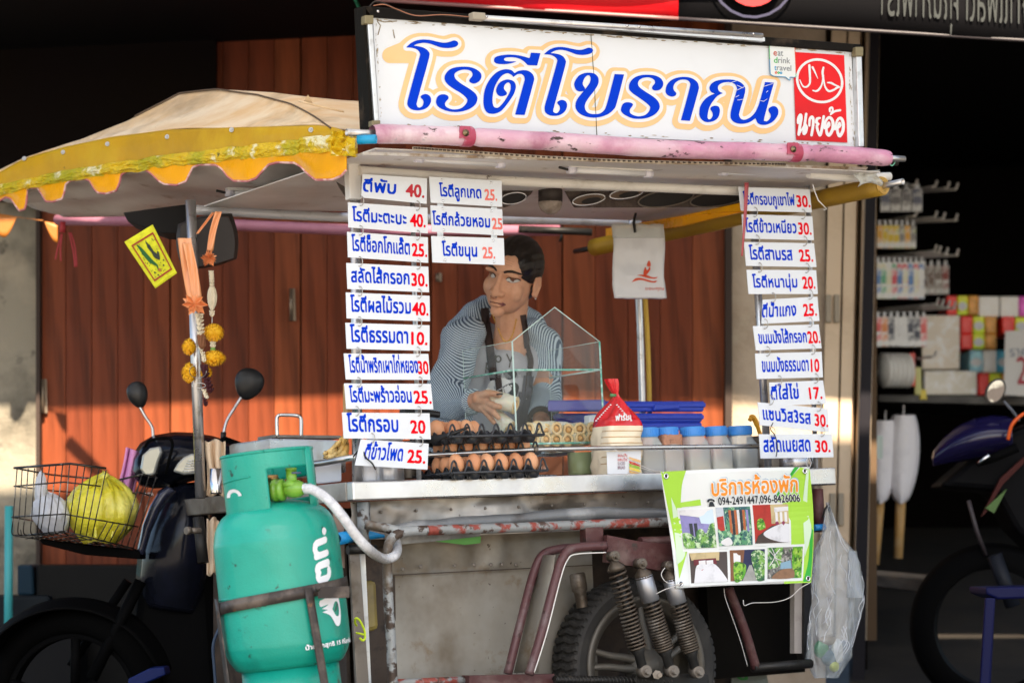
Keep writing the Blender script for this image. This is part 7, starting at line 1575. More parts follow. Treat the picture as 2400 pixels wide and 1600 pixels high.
tstr('tee_lettering', [([(1188, 830), (1195, 846)], 1.6), ([(1203, 828), (1196, 848), (1194, 860)], 1.6)], INKT)
m = MB(); fill(m, [smooth_loop([(1142, 905), (1156, 888), (1175, 884), (1195, 892), (1200, 908), (1190, 920), (1165, 926), (1146, 918)], 4)], lambda x, y: onbody(x, y, .0022)); obj('tee_picture', m, INKW, tee)
m = MB(); fill(m, [smooth_loop([(1168, 922), (1180, 905), (1205, 896), (1216, 905), (1212, 925), (1200, 942), (1180, 946)], 4)], lambda x, y: onbody(x, y, .0032)); obj('tee_picture', m, INKB, tee)
m = MB(); fill(m, [smooth_loop([(1180, 872), (1200, 866), (1212, 874), (1206, 886), (1188, 888)], 4)], lambda x, y: onbody(x, y, .0030)); obj('tee_picture', m, INKB, tee)
# apron straps and buckle
APR = mat('apron_dark', (.050, .032, .028), .8, bump=.001, bscale=150)
alls = MB()
for o_ in list(pe.children) + [body]:
    if o_.name.split('.')[0] in ('jacket_body', 'tee_shirt', 'body', 'jacket_sleeve'):
        w0 = o_.location + pe.location
        alls.add([v.co + w0 for v in o_.data.vertices], [tuple(f.vertices) for f in o_.data.polygons])
ab_ = BVHTree.FromPolygons(alls.v, alls.f)
def strapm(name, pts, w_, mt=APR, d=.004):
    ps = smooth_path(pts, 6); n = len(ps)
    def f(u, v):
        i = min(n - 1, int(round(v * (n - 1)))); a_, b_ = ps[max(0, i - 1)], ps[min(n - 1, i + 1)]; tx, ty = b_[0] - a_[0], b_[1] - a_[1]; l_ = math.hypot(tx, ty) + 1e-9
        ww = w_ * (ps[i][2] if len(ps[i]) > 2 else 1); x, y = ps[i][0] - ty / l_ * (u - .5) * ww, ps[i][1] + tx / l_ * (u - .5) * ww
        p = onbody(x, y, d, ab_); c = onbody(ps[i][0], ps[i][1], d, ab_)
        if (p - c).length > .03: p = P(x, y, c.y)
        return p
    return obj(name, MB().grid(f, 4, n - 1), mt, pe, solid=.0015)
strapm('apron_strap', [(1136, 722), (1138, 745), (1143, 780), (1148, 815), (1152, 850), (1158, 890)], 19)
strapm('apron_strap', [(1226, 738), (1232, 775), (1236, 815), (1244, 845), (1240, 880), (1236, 930)], 13)
m = strapm('apron_side', [(1236, 880), (1230, 930), (1222, 980), (1218, 1030)], 30, mat('apron_grey', (.10, .10, .12), .8))
strapm('apron_strap', [(1166, 880), (1169, 900), (1171, 925)], 15)
obj('buckle', MB().tube([onbody(x, y, .008, ab_) for x, y in ((1164, 915), (1180, 908), (1184, 922), (1168, 930))], .0014, n=5, closed=True), CHROME, pe)
GOLD = mat('gold', (.85, .52, .12), .25, 1)
nk = sp([onbody(x, y, .003, ab_) for x, y in ((1155, 738), (1161, 755), (1168, 772), (1176, 790), (1184, 800), (1193, 798), (1201, 785), (1206, 768), (1210, 748))], 8)
m = MB()
for i in range(0, len(nk), 1): m.ell(nk[i], .0019, .0019, .0019, n=6, m=4)
obj('necklace', m, GOLD, pe)['kind'] = 'stuff'
# the two rolls held in the hand
a_ = q7(1146, 930, 6.985); b_ = q7(1208, 950, 6.96)
rollup(b_, (a_ - b_), 'pale filled roll held uppermost in the vendor\'s right hand', 'rolls held in the hand', r=.0235, ln=(a_ - b_).length + .01)
a_ = q7(1150, 962, 7.02); b_ = q7(1194, 1002, 6.995)
rollup(b_, (a_ - b_), 'pale filled roll held lower in the vendor\'s right hand', 'rolls held in the hand', r=.021, ln=(a_ - b_).length + .01)
m = MB().tube(sp([C(940, 965, .4), C(1000, 968, .42), C(1030, 972, .42)]), .01, n=8); m.slab([P(955, 955, 7.2), P(1034, 962, 7.2), P(1032, 974, 7.2), P(955, 975, 7.2)], V((0, .08, 0))); tag(obj('dark_dish', m, BLACKP, None, bevel=.004), 'dark flat pan rim sticking out behind the left price plates', 'pan')
# ================================================================== photo banner tied to the counter
bn = thing('advert_banner', 'green and white vinyl banner with room photographs and orange Thai heading tied to the counter', 'banner')
bcr = [(1549, 1105), (1897, 1094), (1901, 1363), (1585, 1378)]
def Bq(u, v, d=0):
    (x0, y0), (x1, y1), (x2, y2), (x3, y3) = bcr
    xl, yl = lerp(x0, x3, v) + 6 * math.sin(v * 3.3) * (v - .1), lerp(y0, y3, v); xr_, yr2 = lerp(x1, x2, v) + 8 * math.sin(v * 3.14), lerp(y1, y2, v)
    x, y = lerp(xl, xr_, u), lerp(yl, yr2, u) - (4 * math.sin(u * 3.14) if v < .5 else 2 * math.sin(u * 5)) * abs(v - .5) * 1.2
    return C(x, y, -.165 + .006 * math.sin(u * 6 + v * 2) + .008 * noise.noise(V((u * 3, v * 3, 0))) + .012 * math.sin(v * 3) - d)
BNW = mat('banner_white', (.80, .83, .84), .4, 0, [((.70, .80, .78), 2, .45, .7)], bump=.0003, bscale=400)
GL1 = mat('banner_lime', (.40, .72, .06), .45, 0, [((.52, .80, .16), 2, .4, .65)]); GL2 = mat('banner_green', (.03, .42, .04), .45); GL3 = mat('banner_pale', (.66, .84, .62), .45)
obj('sheet', MB().grid(lambda u, v: Bq(u, v), 40, 32), BNW, bn, solid=.0012, off=1)
def bfill(name, loops_, mt, d, k=4, smooth=True, s=60.0):
    m = MB(); L_ = [[(p[0] * 100, p[1] * 100) for p in (smooth_loop(l, k) if smooth else l)] for l in loops_]
    out = []
    for l in L_:
        n_ = []
        for i in range(len(l)):
            a_, b_ = l[i], l[(i + 1) % len(l)]; q_ = max(1, int(math.hypot(b_[0] - a_[0], b_[1] - a_[1]) / 4)); n_ += [(lerp(a_[0], b_[0], j / q_), lerp(a_[1], b_[1], j / q_)) for j in range(q_)]
        out.append(n_)
    fill(m, out, lambda x, y: Bq(x / 100, y / 100, d)); return obj(name, m, mt, bn)
def brect(name, x0, y0, x1, y1, mt, d, skew=0):
    m = MB().grid(lambda u, v: Bq(lerp(x0, x1, u) + skew * v, lerp(y0, y1, v), d), 10, 8); return obj(name, m, mt, bn)
bfill('lime_field', [[(.0, .0, 1), (.17, .0, 1), (.13, .12), (.10, .30, 1), (.15, .50), (.03, .92, 1), (.02, .5, 1)]], GL1, .001)
bfill('pale_curve', [[(.045, .22, 1), (.10, .5), (.085, .72), (.02, .80, 1)]], GL3, .0014)
bfill('lime_field', [[(.94, .0, 1), (1.0, .02, 1), (1.0, 1.0, 1), (.80, 1.0, 1), (.80, .66, 1), (.74, .3), (.82, .15)]], GL1, .001)
bfill('green_curve', [[(.90, .0, 1), (.93, .0, 1), (.86, .10), (.76, .26), (.71, .30, 1), (.78, .2)]], GL2, .0014)
bfill('green_curve', [[(.97, .5, 1), (.995, .55, 1), (.995, .99, 1), (.94, .99, 1), (.97, .8)]], GL2, .0016)
bfill('pale_curve', [[(.98, .02, 1), (.995, .02, 1), (.96, .35), (.985, .55), (.94, .78, 1), (.93, .35)]], GL3, .0018)
bfill('green_curve', [[(.1, .27, 1), (.24, .25, 1), (.24, .3, 1), (.1, .31, 1)]], GL1, .0014)
def garden(name, base, l1, l2, l3): return mat(name, base, .45, 0, [(l1, 40, .46, .54), (l2, 70, .52, .58), (l3, 100, .58, .63)])
Gm = garden('photo_garden', (.04, .16, .05), (.20, .42, .08), (.55, .70, .45), (.01, .04, .05)); Gb = garden('photo_garden_blue', (.03, .12, .14), (.10, .32, .16), (.40, .65, .40), (.01, .03, .06)); Gs = garden('photo_rock', (.22, .21, .20), (.08, .08, .08), (.45, .44, .42), (.04, .14, .03)); Gv = garden('photo_bush', (.10, .36, .02), (.3, .55, .05), (.03, .12, .01), (.5, .65, .2))
ph = lambda n, c: mat('photo_' + n, c, .45, 0, [(tuple(x * .7 for x in c), 30, .5, .7)])
PUR, DKB, WHb, ORW, REDW, BED, FLR, CUR, WDN, PTH, WTR, SKB = ph('violet', (.28, .26, .55)), ph('dark', (.03, .035, .05)), ph('white', (.78, .78, .80)), ph('wood', (.50, .14, .05)), ph('redwall', (.45, .03, .02)), ph('bed', (.74, .75, .80)), ph('floor', (.07, .05, .045)), ph('curtain', (.60, .48, .26)), ph('timber', (.22, .09, .04)), ph('path', (.36, .36, .34)), ph('water', (.25, .42, .55)), ph('night', (.015, .02, .08))
rects = [(.085, .335, .315, .665), (.335, .325, .57, .655), (.588, .315, .83, .645), (.115, .705, .385, 1 - .035), (.405, .695, .655, .965), (.675, .685, .925, .955)]
for (x0, y0, x1, y1) in rects: brect('photo_border', x0 - .012, y0 - .02, x1 + .012, y1 + .025, BNW, .0020)
def ins(r_, pts): x0, y0, x1, y1 = r_; return [(lerp(x0, x1, p[0]), lerp(y0, y1, p[1])) + tuple(p[2:]) for p in pts]
bases = [PUR, Gb, REDW, FLR, SKB, Gs]
for r_b, b_ in zip(rects, bases): brect('photo', *r_b, b_, .0026)
def pin(i, pts, mt, d=.0032, sm_=True): bfill('photo_detail', [ins(rects[i], pts)], mt, d, smooth=sm_)
pin(0, [(.0, .0, 1), (1, .0, 1), (.7, .22, 1), (0, .12, 1)], WHb); pin(0, [(.55, .12, 1), (1, .0, 1), (1, .4, 1), (.6, .36, 1)], mat('photo_sky', (.6, .74, .85), .4), .0033)
for x in (.24, .38): pin(0, [(x, .35, 1), (x + .1, .35, 1), (x + .1, .75, 1), (x, .75, 1)], DKB, .0036)
pin(0, [(0, .62), (.2, .6), (.38, .7), (.45, .55), (.6, .5), (.72, .62), (.85, .4), (1, .35, 1), (1, 1, 1), (0, 1, 1)], Gm, .0040)
pin(1, [(.0, .0, 1), (.22, .0, 1), (.22, .5, 1), (.0, .5, 1)], ph('pale', (.55, .6, .68)), .0032); pin(1, [(.0, .25, 1), (.2, .22, 1), (.2, .6, 1), (.0, .6, 1)], REDW, .0034)
for x, mt in ((.36, ORW), (.44, DKB), (.52, ORW), (.60, WHb), (.68, DKB), (.76, ORW), (.86, PUR)): pin(1, [(x, .08, 1), (x + .07, .08, 1), (x + .07, .72, 1), (x, .72, 1)], mt, .0035)
pin(1, [(0, .55), (.15, .7), (.3, .6), (.45, .72), (.6, .7), (.75, .6), (1, .68, 1), (1, 1, 1), (0, 1, 1)], Gb, .0040); pin(1, [(.05, .9), (.3, .78), (.4, .95), (.2, 1)], WHb, .0043)
pin(2, [(.50, .0, 1), (1, .0, 1), (1, .5, 1), (.5, .5, 1)], CUR, .0032); pin(2, [(.6, .08, 1), (1, .06, 1), (1, .17, 1), (.6, .2, 1)], WHb, .0036)
for x in (.62, .75, .88): pin(2, [(x, .2, 1), (x + .07, .2, 1), (x + .07, .46, 1), (x, .46, 1)], WHb, .0036)
pin(2, [(.1, .4), (.25, .36), (.32, .55), (.28, .62), (.1, .64)], Gv, .0034); pin(2, [(0, 1, 1), (.1, .8, 1), (.5, .55, 1), (1, .5, 1), (1, 1, 1)], FLR, .0038); pin(2, [(.25, .75), (.45, .62), (.8, .5), (1, .52, 1), (1, 1, 1), (.75, .98), (.4, .88)], BED, .0042)
for x in (.66, .84): pin(2, [(x, .43, 1), (x + .06, .48, 1), (x, .55, 1), (x - .06, .48, 1)], mat('photo_cushion', (.28, .04, .10), .5), .0046, False)
pin(3, [(.0, .0, 1), (.8, .0, 1), (.78, .28, 1), (.05, .25, 1)], CUR, .0032); pin(3, [(.1, .22, 1), (.7, .2, 1), (.72, .4, 1), (.1, .42, 1)], ph('maroon', (.16, .02, .03)), .0034)
for x in (.24, .44): pin(3, [(x, .27, 1), (x + .18, .26, 1), (x + .18, .42, 1), (x, .43, 1)], WHb, .0038, False)
pin(3, [(.18, .42), (.45, .40), (.68, .42), (.98, .92), (.96, 1, 1), (.08, 1, 1), (.1, .85)], BED, .0042)
pin(3, [(.30, .58), (.38, .56), (.42, .62), (.48, .55), (.55, .57), (.52, .68), (.42, .80), (.34, .70)], mat('photo_petals', (.42, .03, .05), .5), .0046)
pin(4, [(.0, .0, 1), (.42, .0, 1), (.36, .5, 1), (.1, 1, 1), (.0, 1, 1)], WDN, .0032); pin(4, [(.1, .1, 1), (.3, .1, 1), (.3, .4, 1), (.1, .4, 1)], WHb, .0034); pin(4, [(.55, .5, 1), (.62, .5, 1), (.78, 1, 1), (.35, 1, 1)], PTH, .0036)
pin(4, [(.1, .45), (.25, .38), (.45, .5), (.42, .8), (.3, 1), (.12, 1)], Gv, .0040); pin(4, [(.62, .1), (.8, .02), (1, .1, 1), (1, 1, 1), (.78, 1), (.68, .6), (.62, .35)], Gm, .0040)
pin(5, [(.0, .0, 1), (.45, .0, 1), (.4, .3), (.35, .6), (0, .7, 1)], Gm, .0032); pin(5, [(.72, .0, 1), (1, .0, 1), (1, 1, 1), (.8, 1, 1), (.7, .5)], Gv, .0034); pin(5, [(.38, .5, 1), (.66, .42, 1), (.70, .68, 1), (.36, .7, 1)], WTR, .0038); pin(5, [(.15, .92), (.4, .72), (.72, .7), (.8, .9), (.7, 1), (.2, 1)], ph('brownrock', (.28, .15, .08)), .0038)
for pts in ([(.05, .1), (.2, .3), (.33, .6)], [(.12, .02), (.2, .3), (.05, .6)], [(.35, .05), (.2, .3), (.45, .45)]):
    m = MB().tube([Bq(*ins(rects[5], [p])[0], .0045) for p in sp2] if 0 else [Bq(*p, .0045) for p in smooth_path(ins(rects[5], pts), 5)], .0014, n=4); obj('photo_detail', m, WHb, bn)
ORG = mat('banner_orange', (.90, .30, .02), .45); SHW2 = mat('banner_shadow', (.35, .50, .62), .45); INK2 = mat('banner_ink', (.012, .02, .03), .5)
for mt, dx, dy, g_, d in ((SHW2, .006, -.010, .06, .0024), (BNW, .0, .0, .075, .0028), (ORG, 0, 0, .03, .0034)):
    m = MB(); text(m, 'บริการห้องพัก', .325, .905, .225, .105, lambda x, y: Bq(x + dx - (y - .2) * .06, y + dy - .02 * (x - .3) + .0, d), grow=g_, res=44); obj('heading_lettering', m, mt, bn)
for mt, g_, d in ((BNW, .09, .0024), (INK2, .028, .0032)):
    m = MB(); text(m, '094-2491447,096-8426006', .36, .915, .305, .052, lambda x, y: Bq(x, y - .012 * (x - .3), d), grow=g_, res=44); obj('number_lettering', m, mt, bn)
bfill('telephone_mark', [[(.285, .272), (.29, .255), (.31, .248), (.33, .256), (.336, .272), (.325, .275), (.322, .265), (.30, .265), (.297, .277)]], INK2, .0034); bfill('telephone_mark', [[(.29, .315, 1), (.298, .285), (.305, .275), (.318, .275), (.325, .285), (.333, .315, 1)]], INK2, .0034)
# plain generic dark blot where the emblem stands
for u, v in ((.03, .04), (.965, .035), (.975, .965), (.035, .965)):
    m = MB(); c_ = Bq(u, v, .002); m.lathe(c_, -W, [(.004, 0), (.0075, 0), (.0078, .001), (.007, .0022), (.0045, .0018), (.004, 0)], n=20); obj('eyelet', m, CHROME, bn); obj('eyelet_hole', MB().lathe(c_, -W, [(0, .0004), (.0042, .0004)], n=16), BLACKP, bn)
STRG = mat('string_white', (.70, .68, .66), .6)
def strg(pts, label_none=None, r=.0011): obj('string', MB().tube(sp([C(x, y, b) for x, y, b in pts], 6), r, n=5), STRG, bn)
strg([(1897, 1098, -.17), (1890, 1085, -.1), (1893, 1070, -.02)]); strg([(1896, 1098, -.17), (1901, 1084, -.1), (1896, 1072, -.02)]); strg([(1555, 1106, -.17), (1520, 1098, -.08), (1480, 1078, .0), (1440, 1052, .02)]); strg([(1555, 1108, -.17), (1530, 1104, -.08), (1500, 1095, -.02)])
strg([(1597, 1366, -.17), (1585, 1370, -.17), (1560, 1362, -.17), (1550, 1345, -.16), (1558, 1330, -.15)]); strg([(1593, 1370, -.17), (1560, 1380, -.16), (1536, 1392, -.14)]); strg([(1898, 1365, -.17), (1875, 1378, -.16), (1850, 1400, -.15), (1815, 1410, -.15), (1765, 1412, -.15), (1745, 1418, -.15), (1742, 1405, -.15)]); strg([(1697, 1378, -.1), (1700, 1400, -.1), (1714, 1440, -.1), (1735, 1500, -.08), (1752, 1560, -.06)])
# clear bag hung at the right corner
CBAG = glassmat('clear_bag', (.84, .87, .94), .22, .06)
cb = thing('clear_plastic_bag', 'clear crinkled plastic bag hanging from the hook at the right end of the cart', 'bag')
def cbf(u, v):
    a = u * 2 * math.pi; y = lerp(1588, 1176, v)
    w_ = [(1588, 26), (1540, 50), (1450, 56), (1380, 58), (1320, 52), (1290, 44), (1262, 26), (1230, 16), (1190, 5), (1176, 4)]
    for (ya_, wa), (yb_, wb) in zip(w_, w_[1:]):
        if ya_ >= y >= yb_: hw = lerp(wa, wb, (ya_ - y) / (ya_ - yb_)); break
    cx = lerp(1936, 1964, (1588 - y) / 180) if y > 1408 else lerp(1964, 1940, (1408 - y) / 232)
    fo = 1 + .12 * math.sin(a * 5 + y * .02) + .10 * noise.noise(V((math.cos(a) * 2.5, math.sin(a) * 2.5, y * .02)))
    return C(cx + hw * math.cos(a) * fo + 3 * noise.noise(V((a, y * .05, 1))), y, -.02 + .045 * math.sin(a) * fo * hw / 55 + .012 * noise.noise(V((a * 3, y * .03, 4))))
obj('bag_body', MB().grid(cbf, 80, 70, smooth=False), CBAG, cb)
m = MB()
for k_ in range(30):
    u0 = r_.uniform(.5, 1.0); v0 = r_.uniform(.08, .8); pts = [cbf(u0 + .02 * math.sin(t * 2 + k_), min(.97, v0 + t * .05)) - W * .002 for t in range(4)]; m.tube(sp(pts, 4), .0009, n=4)
obj('creases', m, mat('crease_white', (.80, .82, .88), .25, alpha=.7), cb)['kind'] = 'stuff'
for i, (x, y, w_, h_, cc) in enumerate(((1925, 1520, 18, 22, (.03, .25, .08)), (1945, 1540, 22, 20, (.03, .1, .14)), (1962, 1525, 14, 30, (.65, .64, .58)), (1940, 1500, 22, 12, (.35, .28, .2)), (1955, 1560, 12, 14, (.5, .55, .05)))):
    m = MB().grid(lambda u, v: C(x + w_ * math.cos(u * 6.283) * math.sin(v * 3.14), y + h_ * math.cos(v * 3.14), -.02 + .02 * math.sin(u * 6.283) * math.sin(v * 3.14)), 12, 8, smooth=False); obj('scrap', m, mat('scrap_%d' % i, cc, .5), cb)
m = MB().grid(cbf if 0 else (lambda u, v: C(lerp(1998, 2004, v) + 10 * math.cos(u * 6.283) * (1 + v), lerp(1290, 1400, v), .0 + .012 * math.sin(u * 6.283))), 12, 8); obj('bag_handle', m, CBAG, cb)
# roll of carrier bags hanging at the rear right post
wb = thing('carrier_bags', 'pad of white carrier bags with a red printed mark hanging at the rear right post', 'bags')
WBM = mat('carrier_white', (.70, .71, .74), .4, 0, [((.55, .56, .6), 5, .5, .75)], bump=.003, bscale=12)
Yw = 7.35
def wbf(u, v, d=0): return P(lerp(1435, 1556, u) + 2 * math.sin(v * 7) + v * 3, lerp(535, 698, v) + 5 * noise.noise(V((u * 5, v * 2, 2))) * (v > .9 or v < .1), Yw + .006 * noise.noise(V((u * 4, v * 5, 7))) - d)
obj('bag_pad', MB().grid(lambda u, v: wbf(u, v), 20, 24), WBM, wb, solid=.014, off=1)
obj('clear_top', MB().grid(lambda u, v: wbf(lerp(-.01, 1.0, u), lerp(-.06, .14, v), .004), 10, 4), FILM, wb, solid=.001)
PR = mat('print_red2', (.66, .07, .02), .5)
def wfill(pts): m = MB(); fill(m, [smooth_loop([((x / 3.92 + 1300 - 1435) / 121 * 100, (y / 3.92 + 340 - 535) / 163 * 100) + tuple(q) for x, y, *q in pts], 4)], lambda x, y: wbf(x / 100, y / 100, .003)); obj('printed_mark', m, PR, wb)
wfill([(705, 1260, 1), (740, 1225), (790, 1220), (850, 1235), (900, 1250), (940, 1242, 1), (920, 1262), (870, 1258), (800, 1240), (750, 1245)]); wfill([(755, 1195, 1), (800, 1190), (850, 1195), (900, 1215), (950, 1210, 1), (920, 1228), (860, 1222), (800, 1205)])
wfill([(815, 1180), (830, 1120), (850, 1150), (870, 1120), (880, 1140), (850, 1185), (830, 1195)]); wfill([(845, 1110), (860, 1060), (880, 1090), (875, 1115)])
m = MB(); text(m, 'ขอบคุณ', 62, 98, 88.5, 3.6, lambda x, y: wbf(x / 100, y / 100, .003), grow=.02, res=40); obj('small_lettering', m, PR, wb)
obj('hanger', MB().tube(sp([P(1490, 500, Yw), P(1486, 520, Yw - .01), P(1489, 545, Yw - .012)]), .004, n=8), BLACKM, wb)
# ================================================================== shop goods at the right
gcols = [(.75, .75, .76), (.20, .35, .65), (.62, .30, .25), (.8, .6, .1), (.15, .45, .2), (.7, .08, .1), (.06, .12, .4), (.75, .7, .5)]
def packs(y0, y1, x0, x1, n, Y, cols, lab, seed):
    rr = random.Random(seed)
    for i in range(n):
        x = lerp(x0, x1, i / max(1, n - 1)); w_ = (x1 - x0) / n * .62; c1 = cols[rr.randrange(len(cols))]; c2 = cols[rr.randrange(len(cols))]
        t = thing('hanging_pack', lab, 'packet', lab.replace('small ', 'small ')[:44]); Yp = Y + i * .012
        m = MB().slab([P(x - w_, y1, Yp), P(x + w_, y1, Yp), P(x + w_, y0 + 12, Yp), P(x - w_, y0 + 12, Yp)], V((0, .012, 0))); obj('blister', m, mat('pack_%d_%d' % (seed, i), (.82, .84, .86), .3, 0, [(c1, 9, .42, .5), (c2, 16, .55, .6)]), t, bevel=.002)
        ym = lerp(y0, y1, rr.uniform(.35, .6)); m = MB().slab([P(x - w_ * .8, ym + 16, Yp - .001), P(x + w_ * .8, ym + 16, Yp - .001), P(x + w_ * .8, ym, Yp - .001), P(x - w_ * .8, ym, Yp - .001)], V((0, -.001, 0))); obj('card', m, mat('card_%d_%d' % (seed, i), c1, .4), t)
        obj('hang_tab', MB().slab([P(x - w_ * .5, y0 + 12, Yp), P(x + w_ * .5, y0 + 12, Yp), P(x + w_ * .4, y0, Yp), P(x - w_ * .4, y0, Yp)], V((0, .004, 0))), LWHITE, t)
HK = mat('hook_chrome', (.75, .72, .70), .3, .3)
def hookrow(y, x0, x1s, Y):
    for k_, x1 in enumerate(x1s):
        t = tag(obj('display_hook', MB().tube(sp([P(x0, y + 3 + k_ * 2, Y + .3), P(x1 - 20, y - 8 + k_ * 3, Y), P(x1 - 5, y - 11 + k_ * 3, Y - .02), P(x1, y - 24 + k_ * 3, Y - .03)]), .005, n=8), HK), 'thin chrome display hook in the shop at the right', 'hook', 'chrome display hooks in the shop')
hookrow(444, 2100, (2150, 2196, 2225, 2245), 10.2); hookrow(516, 2053, (2150, 2196, 2215, 2244), 10.2); hookrow(598, 2053, (2195, 2205, 2222, 2246), 10.2); hookrow(722, 2053, (2200, 2212, 2226, 2240), 10.2)
packs(430, 496, 2075, 2150, 4, 10.2, [(.15, .17, .25), (.2, .2, .22)], 'small dim blister pack on the top hook row', 1)
packs(516, 582, 2062, 2140, 7, 10.2, [(.85, .45, .06), (.8, .6, .05), (.3, .3, .3), (.4, .5, .05)], 'small orange and yellow pack on the second hook row', 2)
packs(610, 690, 2150, 2216, 5, 10.9, [(.2, .14, .12), (.32, .06, .06), (.25, .2, .18)], 'small dim reddish pack deeper on the third hook row', 7)
packs(602, 700, 2058, 2160, 9, 10.2, [(.78, .80, .82), (.10, .25, .6), (.15, .5, .3), (.75, .1, .15), (.8, .78, .6)], 'small white and blue pack on the third hook row', 3)
packs(730, 812, 2058, 2165, 8, 10.2, [(.05, .06, .10), (.8, .12, .12), (.75, .76, .78), (.8, .3, .1)], 'small dark and red pack on the fourth hook row', 4)
t = thing('paper_bowls', 'stack of white round bowls lying on its side below the hooks', 'bowls')
for k_ in range(6):
    x = 2062 + k_ * 11; m = MB().lathe(P(x, 868, 10.1 + k_ * .01), V((1, .35, 0)), [(.018, 0), (.068, .012), (.070, .016), (.066, .018), (.02, .008), (0, .006)], n=40); obj('bowl', m, mat('bowl_white', (.92, .92, .90), .5), t)
for x, cc, y0, y1 in ((2138, (.66, .08, .06), 826, 905), (2152, (.55, .55, .2), 860, 925), (2164, (.75, .6, .05), 912, 936)):
    tag(obj('packet', MB().slab([P(x - 8, y1, 10.15), P(x + 9, y1, 10.15), P(x + 7, y0, 10.15), P(x - 6, y0, 10.15)], V((0, .02, 0))), mat('packet_%d' % x, cc, .4), None, bevel=.003), {2138: 'red packet beside the stack of bowls', 2152: 'pale green packet beside the stack of bowls', 2164: 'small yellow tag packet under the bowls'}[x], 'packet')
hookrow(845, 2085, (2195,), 10.1)
t = thing('shop_shelf', 'black shelf board carrying tissue packs in the shop', 'shelf'); obj('board', MB().slab([P(2060, 940, 10.6), P(2460, 950, 10.6), P(2460, 930, 10.6), P(2060, 925, 10.6)], V((0, .8, 0))), BLACKP, t); obj('leg', MB().slab([P(2410, 1260, 10.6), P(2425, 1260, 10.6), P(2425, 945, 10.6), P(2410, 945, 10.6)], V((0, .03, 0))), BLACKP, t)
def tissue(x0, y0, x1, y1, kinds, lab, Y=10.65):
    t = thing('tissue_pack', lab, 'tissue pack', 'packs of tissue on the shop shelf'); n = len(kinds)
    for i, c_ in enumerate(kinds):
        xa, xb = lerp(x0, x1, i / n), lerp(x0, x1, (i + 1) / n); m = MB().slab([P(xa, y1, Y), P(xb, y1, Y), P(xb, y0, Y), P(xa, y0, Y)], V((0, .22, 0))); obj('pack_block', m, mat('tis_%d_%d_%d' % (x0, y0, i), c_, .35, 0, [(tuple(min(1, q * 1.5 + .05) for q in c_), 24, .5, .62)], bump=.002, bscale=30), t, bevel=.006)
        if sum(c_) < 1.7 and c_[1] > .4: m = MB(); fill(m, [[(xa + (xb - xa) * (.5 + .42 * math.cos(a)), lerp(y0, y1, .55) + 10 * math.sin(a)) for a in [k * .5236 for k in range(12)]]], lambda x, y: P(x, y, Y - .003)); obj('label_spot', m, LWHITE, t)
rd, gn, br, wh_, pk = (.92, .02, .015), (.70, .90, .02), (.62, .27, .02), (.95, .94, .92), (.7, .06, .5)
tissue(2218, 692, 2294, 738, [rd, gn, br], 'red green and brown tissue pack in the top row'); tissue(2294, 694, 2342, 742, [wh_], 'plain white tissue pack in the top row'); tissue(2344, 694, 2388, 742, [wh_], 'second plain white tissue pack in the top row'); tissue(2388, 694, 2440, 742, [pk, wh_], 'pink edged tissue pack at the end of the top row')
tissue(2252, 740, 2336, 782, [rd, gn, br], 'red green and brown tissue pack in the second row'); tissue(2348, 742, 2440, 782, [rd, gn, br], 'red green and brown tissue pack at the frame edge in the second row'); tissue(2252, 782, 2336, 818, [rd, gn, br], 'red green and brown tissue pack in the third row'); tissue(2272, 820, 2368, 872, [(.25, .55, .70), wh_, (.1, .5, .75)], 'light blue and white tissue pack in the fourth row', 10.6); tissue(2292, 872, 2372, 926, [rd, gn, br], 'red green and brown tissue pack in the bottom row')
tissue(2160, 738, 2250, 865, [(.86, .78, .68)], 'large cream paper pack left of the coloured ones'); tissue(2165, 868, 2290, 925, [(.84, .81, .72)], 'wide cream paper pack at the bottom left of the shelf', 10.6)
t = thing('bear_pack_mark', '', ''); ROOTS.remove(t); bpy.data.objects.remove(t)
pc = thing('price_card', 'white price card with a dark red 2 standing on the shelf at the frame edge', 'card'); obj('card', MB().slab([P(2352, 925, 10.4), P(2440, 930, 10.4), P(2440, 770, 10.4), P(2356, 776, 10.4)], V((0, .004, 0))), mat('card_white', (.70, .70, .70), .5), pc)
m = MB(); text(m, '29', 2382, 2440, 900, 52, lambda x, y: P(x, y, 10.395), grow=.03, res=30); obj('numeral', m, mat('numeral_red', (.45, .03, .06), .5), pc)
m = MB(); text(m, 'ราคา', 2366, 2420, 835, 18, lambda x, y: P(x, y, 10.395), grow=.01, res=40); obj('lettering', m, mat('card_ink', (.15, .2, .3), .5), pc)
# mops in plastic
for k_, (x0, x1, top_, nm) in enumerate(((2075, 2050, 985, 'left'), (2118, 2105, 972, 'right'))):
    t = thing('wrapped_mop', 'white wrapped mop with wooden handle hanging upside down, %s one of the pair' % nm, 'mop'); MM = mat('mop_white_%d' % k_, (.80, .78, .82), .4, 0, [((.42, .42, .48), 4, .45, .7)], bump=.006, bscale=16)
    def mf(u, v):
        a = u * 6.283; w2 = 33 * math.sin(math.pi * min(1, .1 + .9 * (1 - v)) ** .9) ** .5 + 5; return P(lerp(x0, lerp(x0, x1, .5), 1 - v) + w2 * math.cos(a) * (1 + .08 * math.sin(a * 7)), lerp(1180, top_, v), 9.75 + .05 * math.sin(a))
    obj('mop_head', MB().grid(mf, 40, 20), MM, t); obj('handle', MB().tube([P(lerp(x0, x1, .5), 1160, 9.75), P(x1, 1322 - k_ * 14, 9.75)], [.020, .018], n=10), mat('handle_wood', (.50, .30, .11), .5, 0, [((.62, .5, .36), 6, .5, .7)]), t); obj('hook', MB().tube([P(x0, top_ - 24, 9.75), P(x0, top_ + 5, 9.75)], .003, n=6), HK, t)
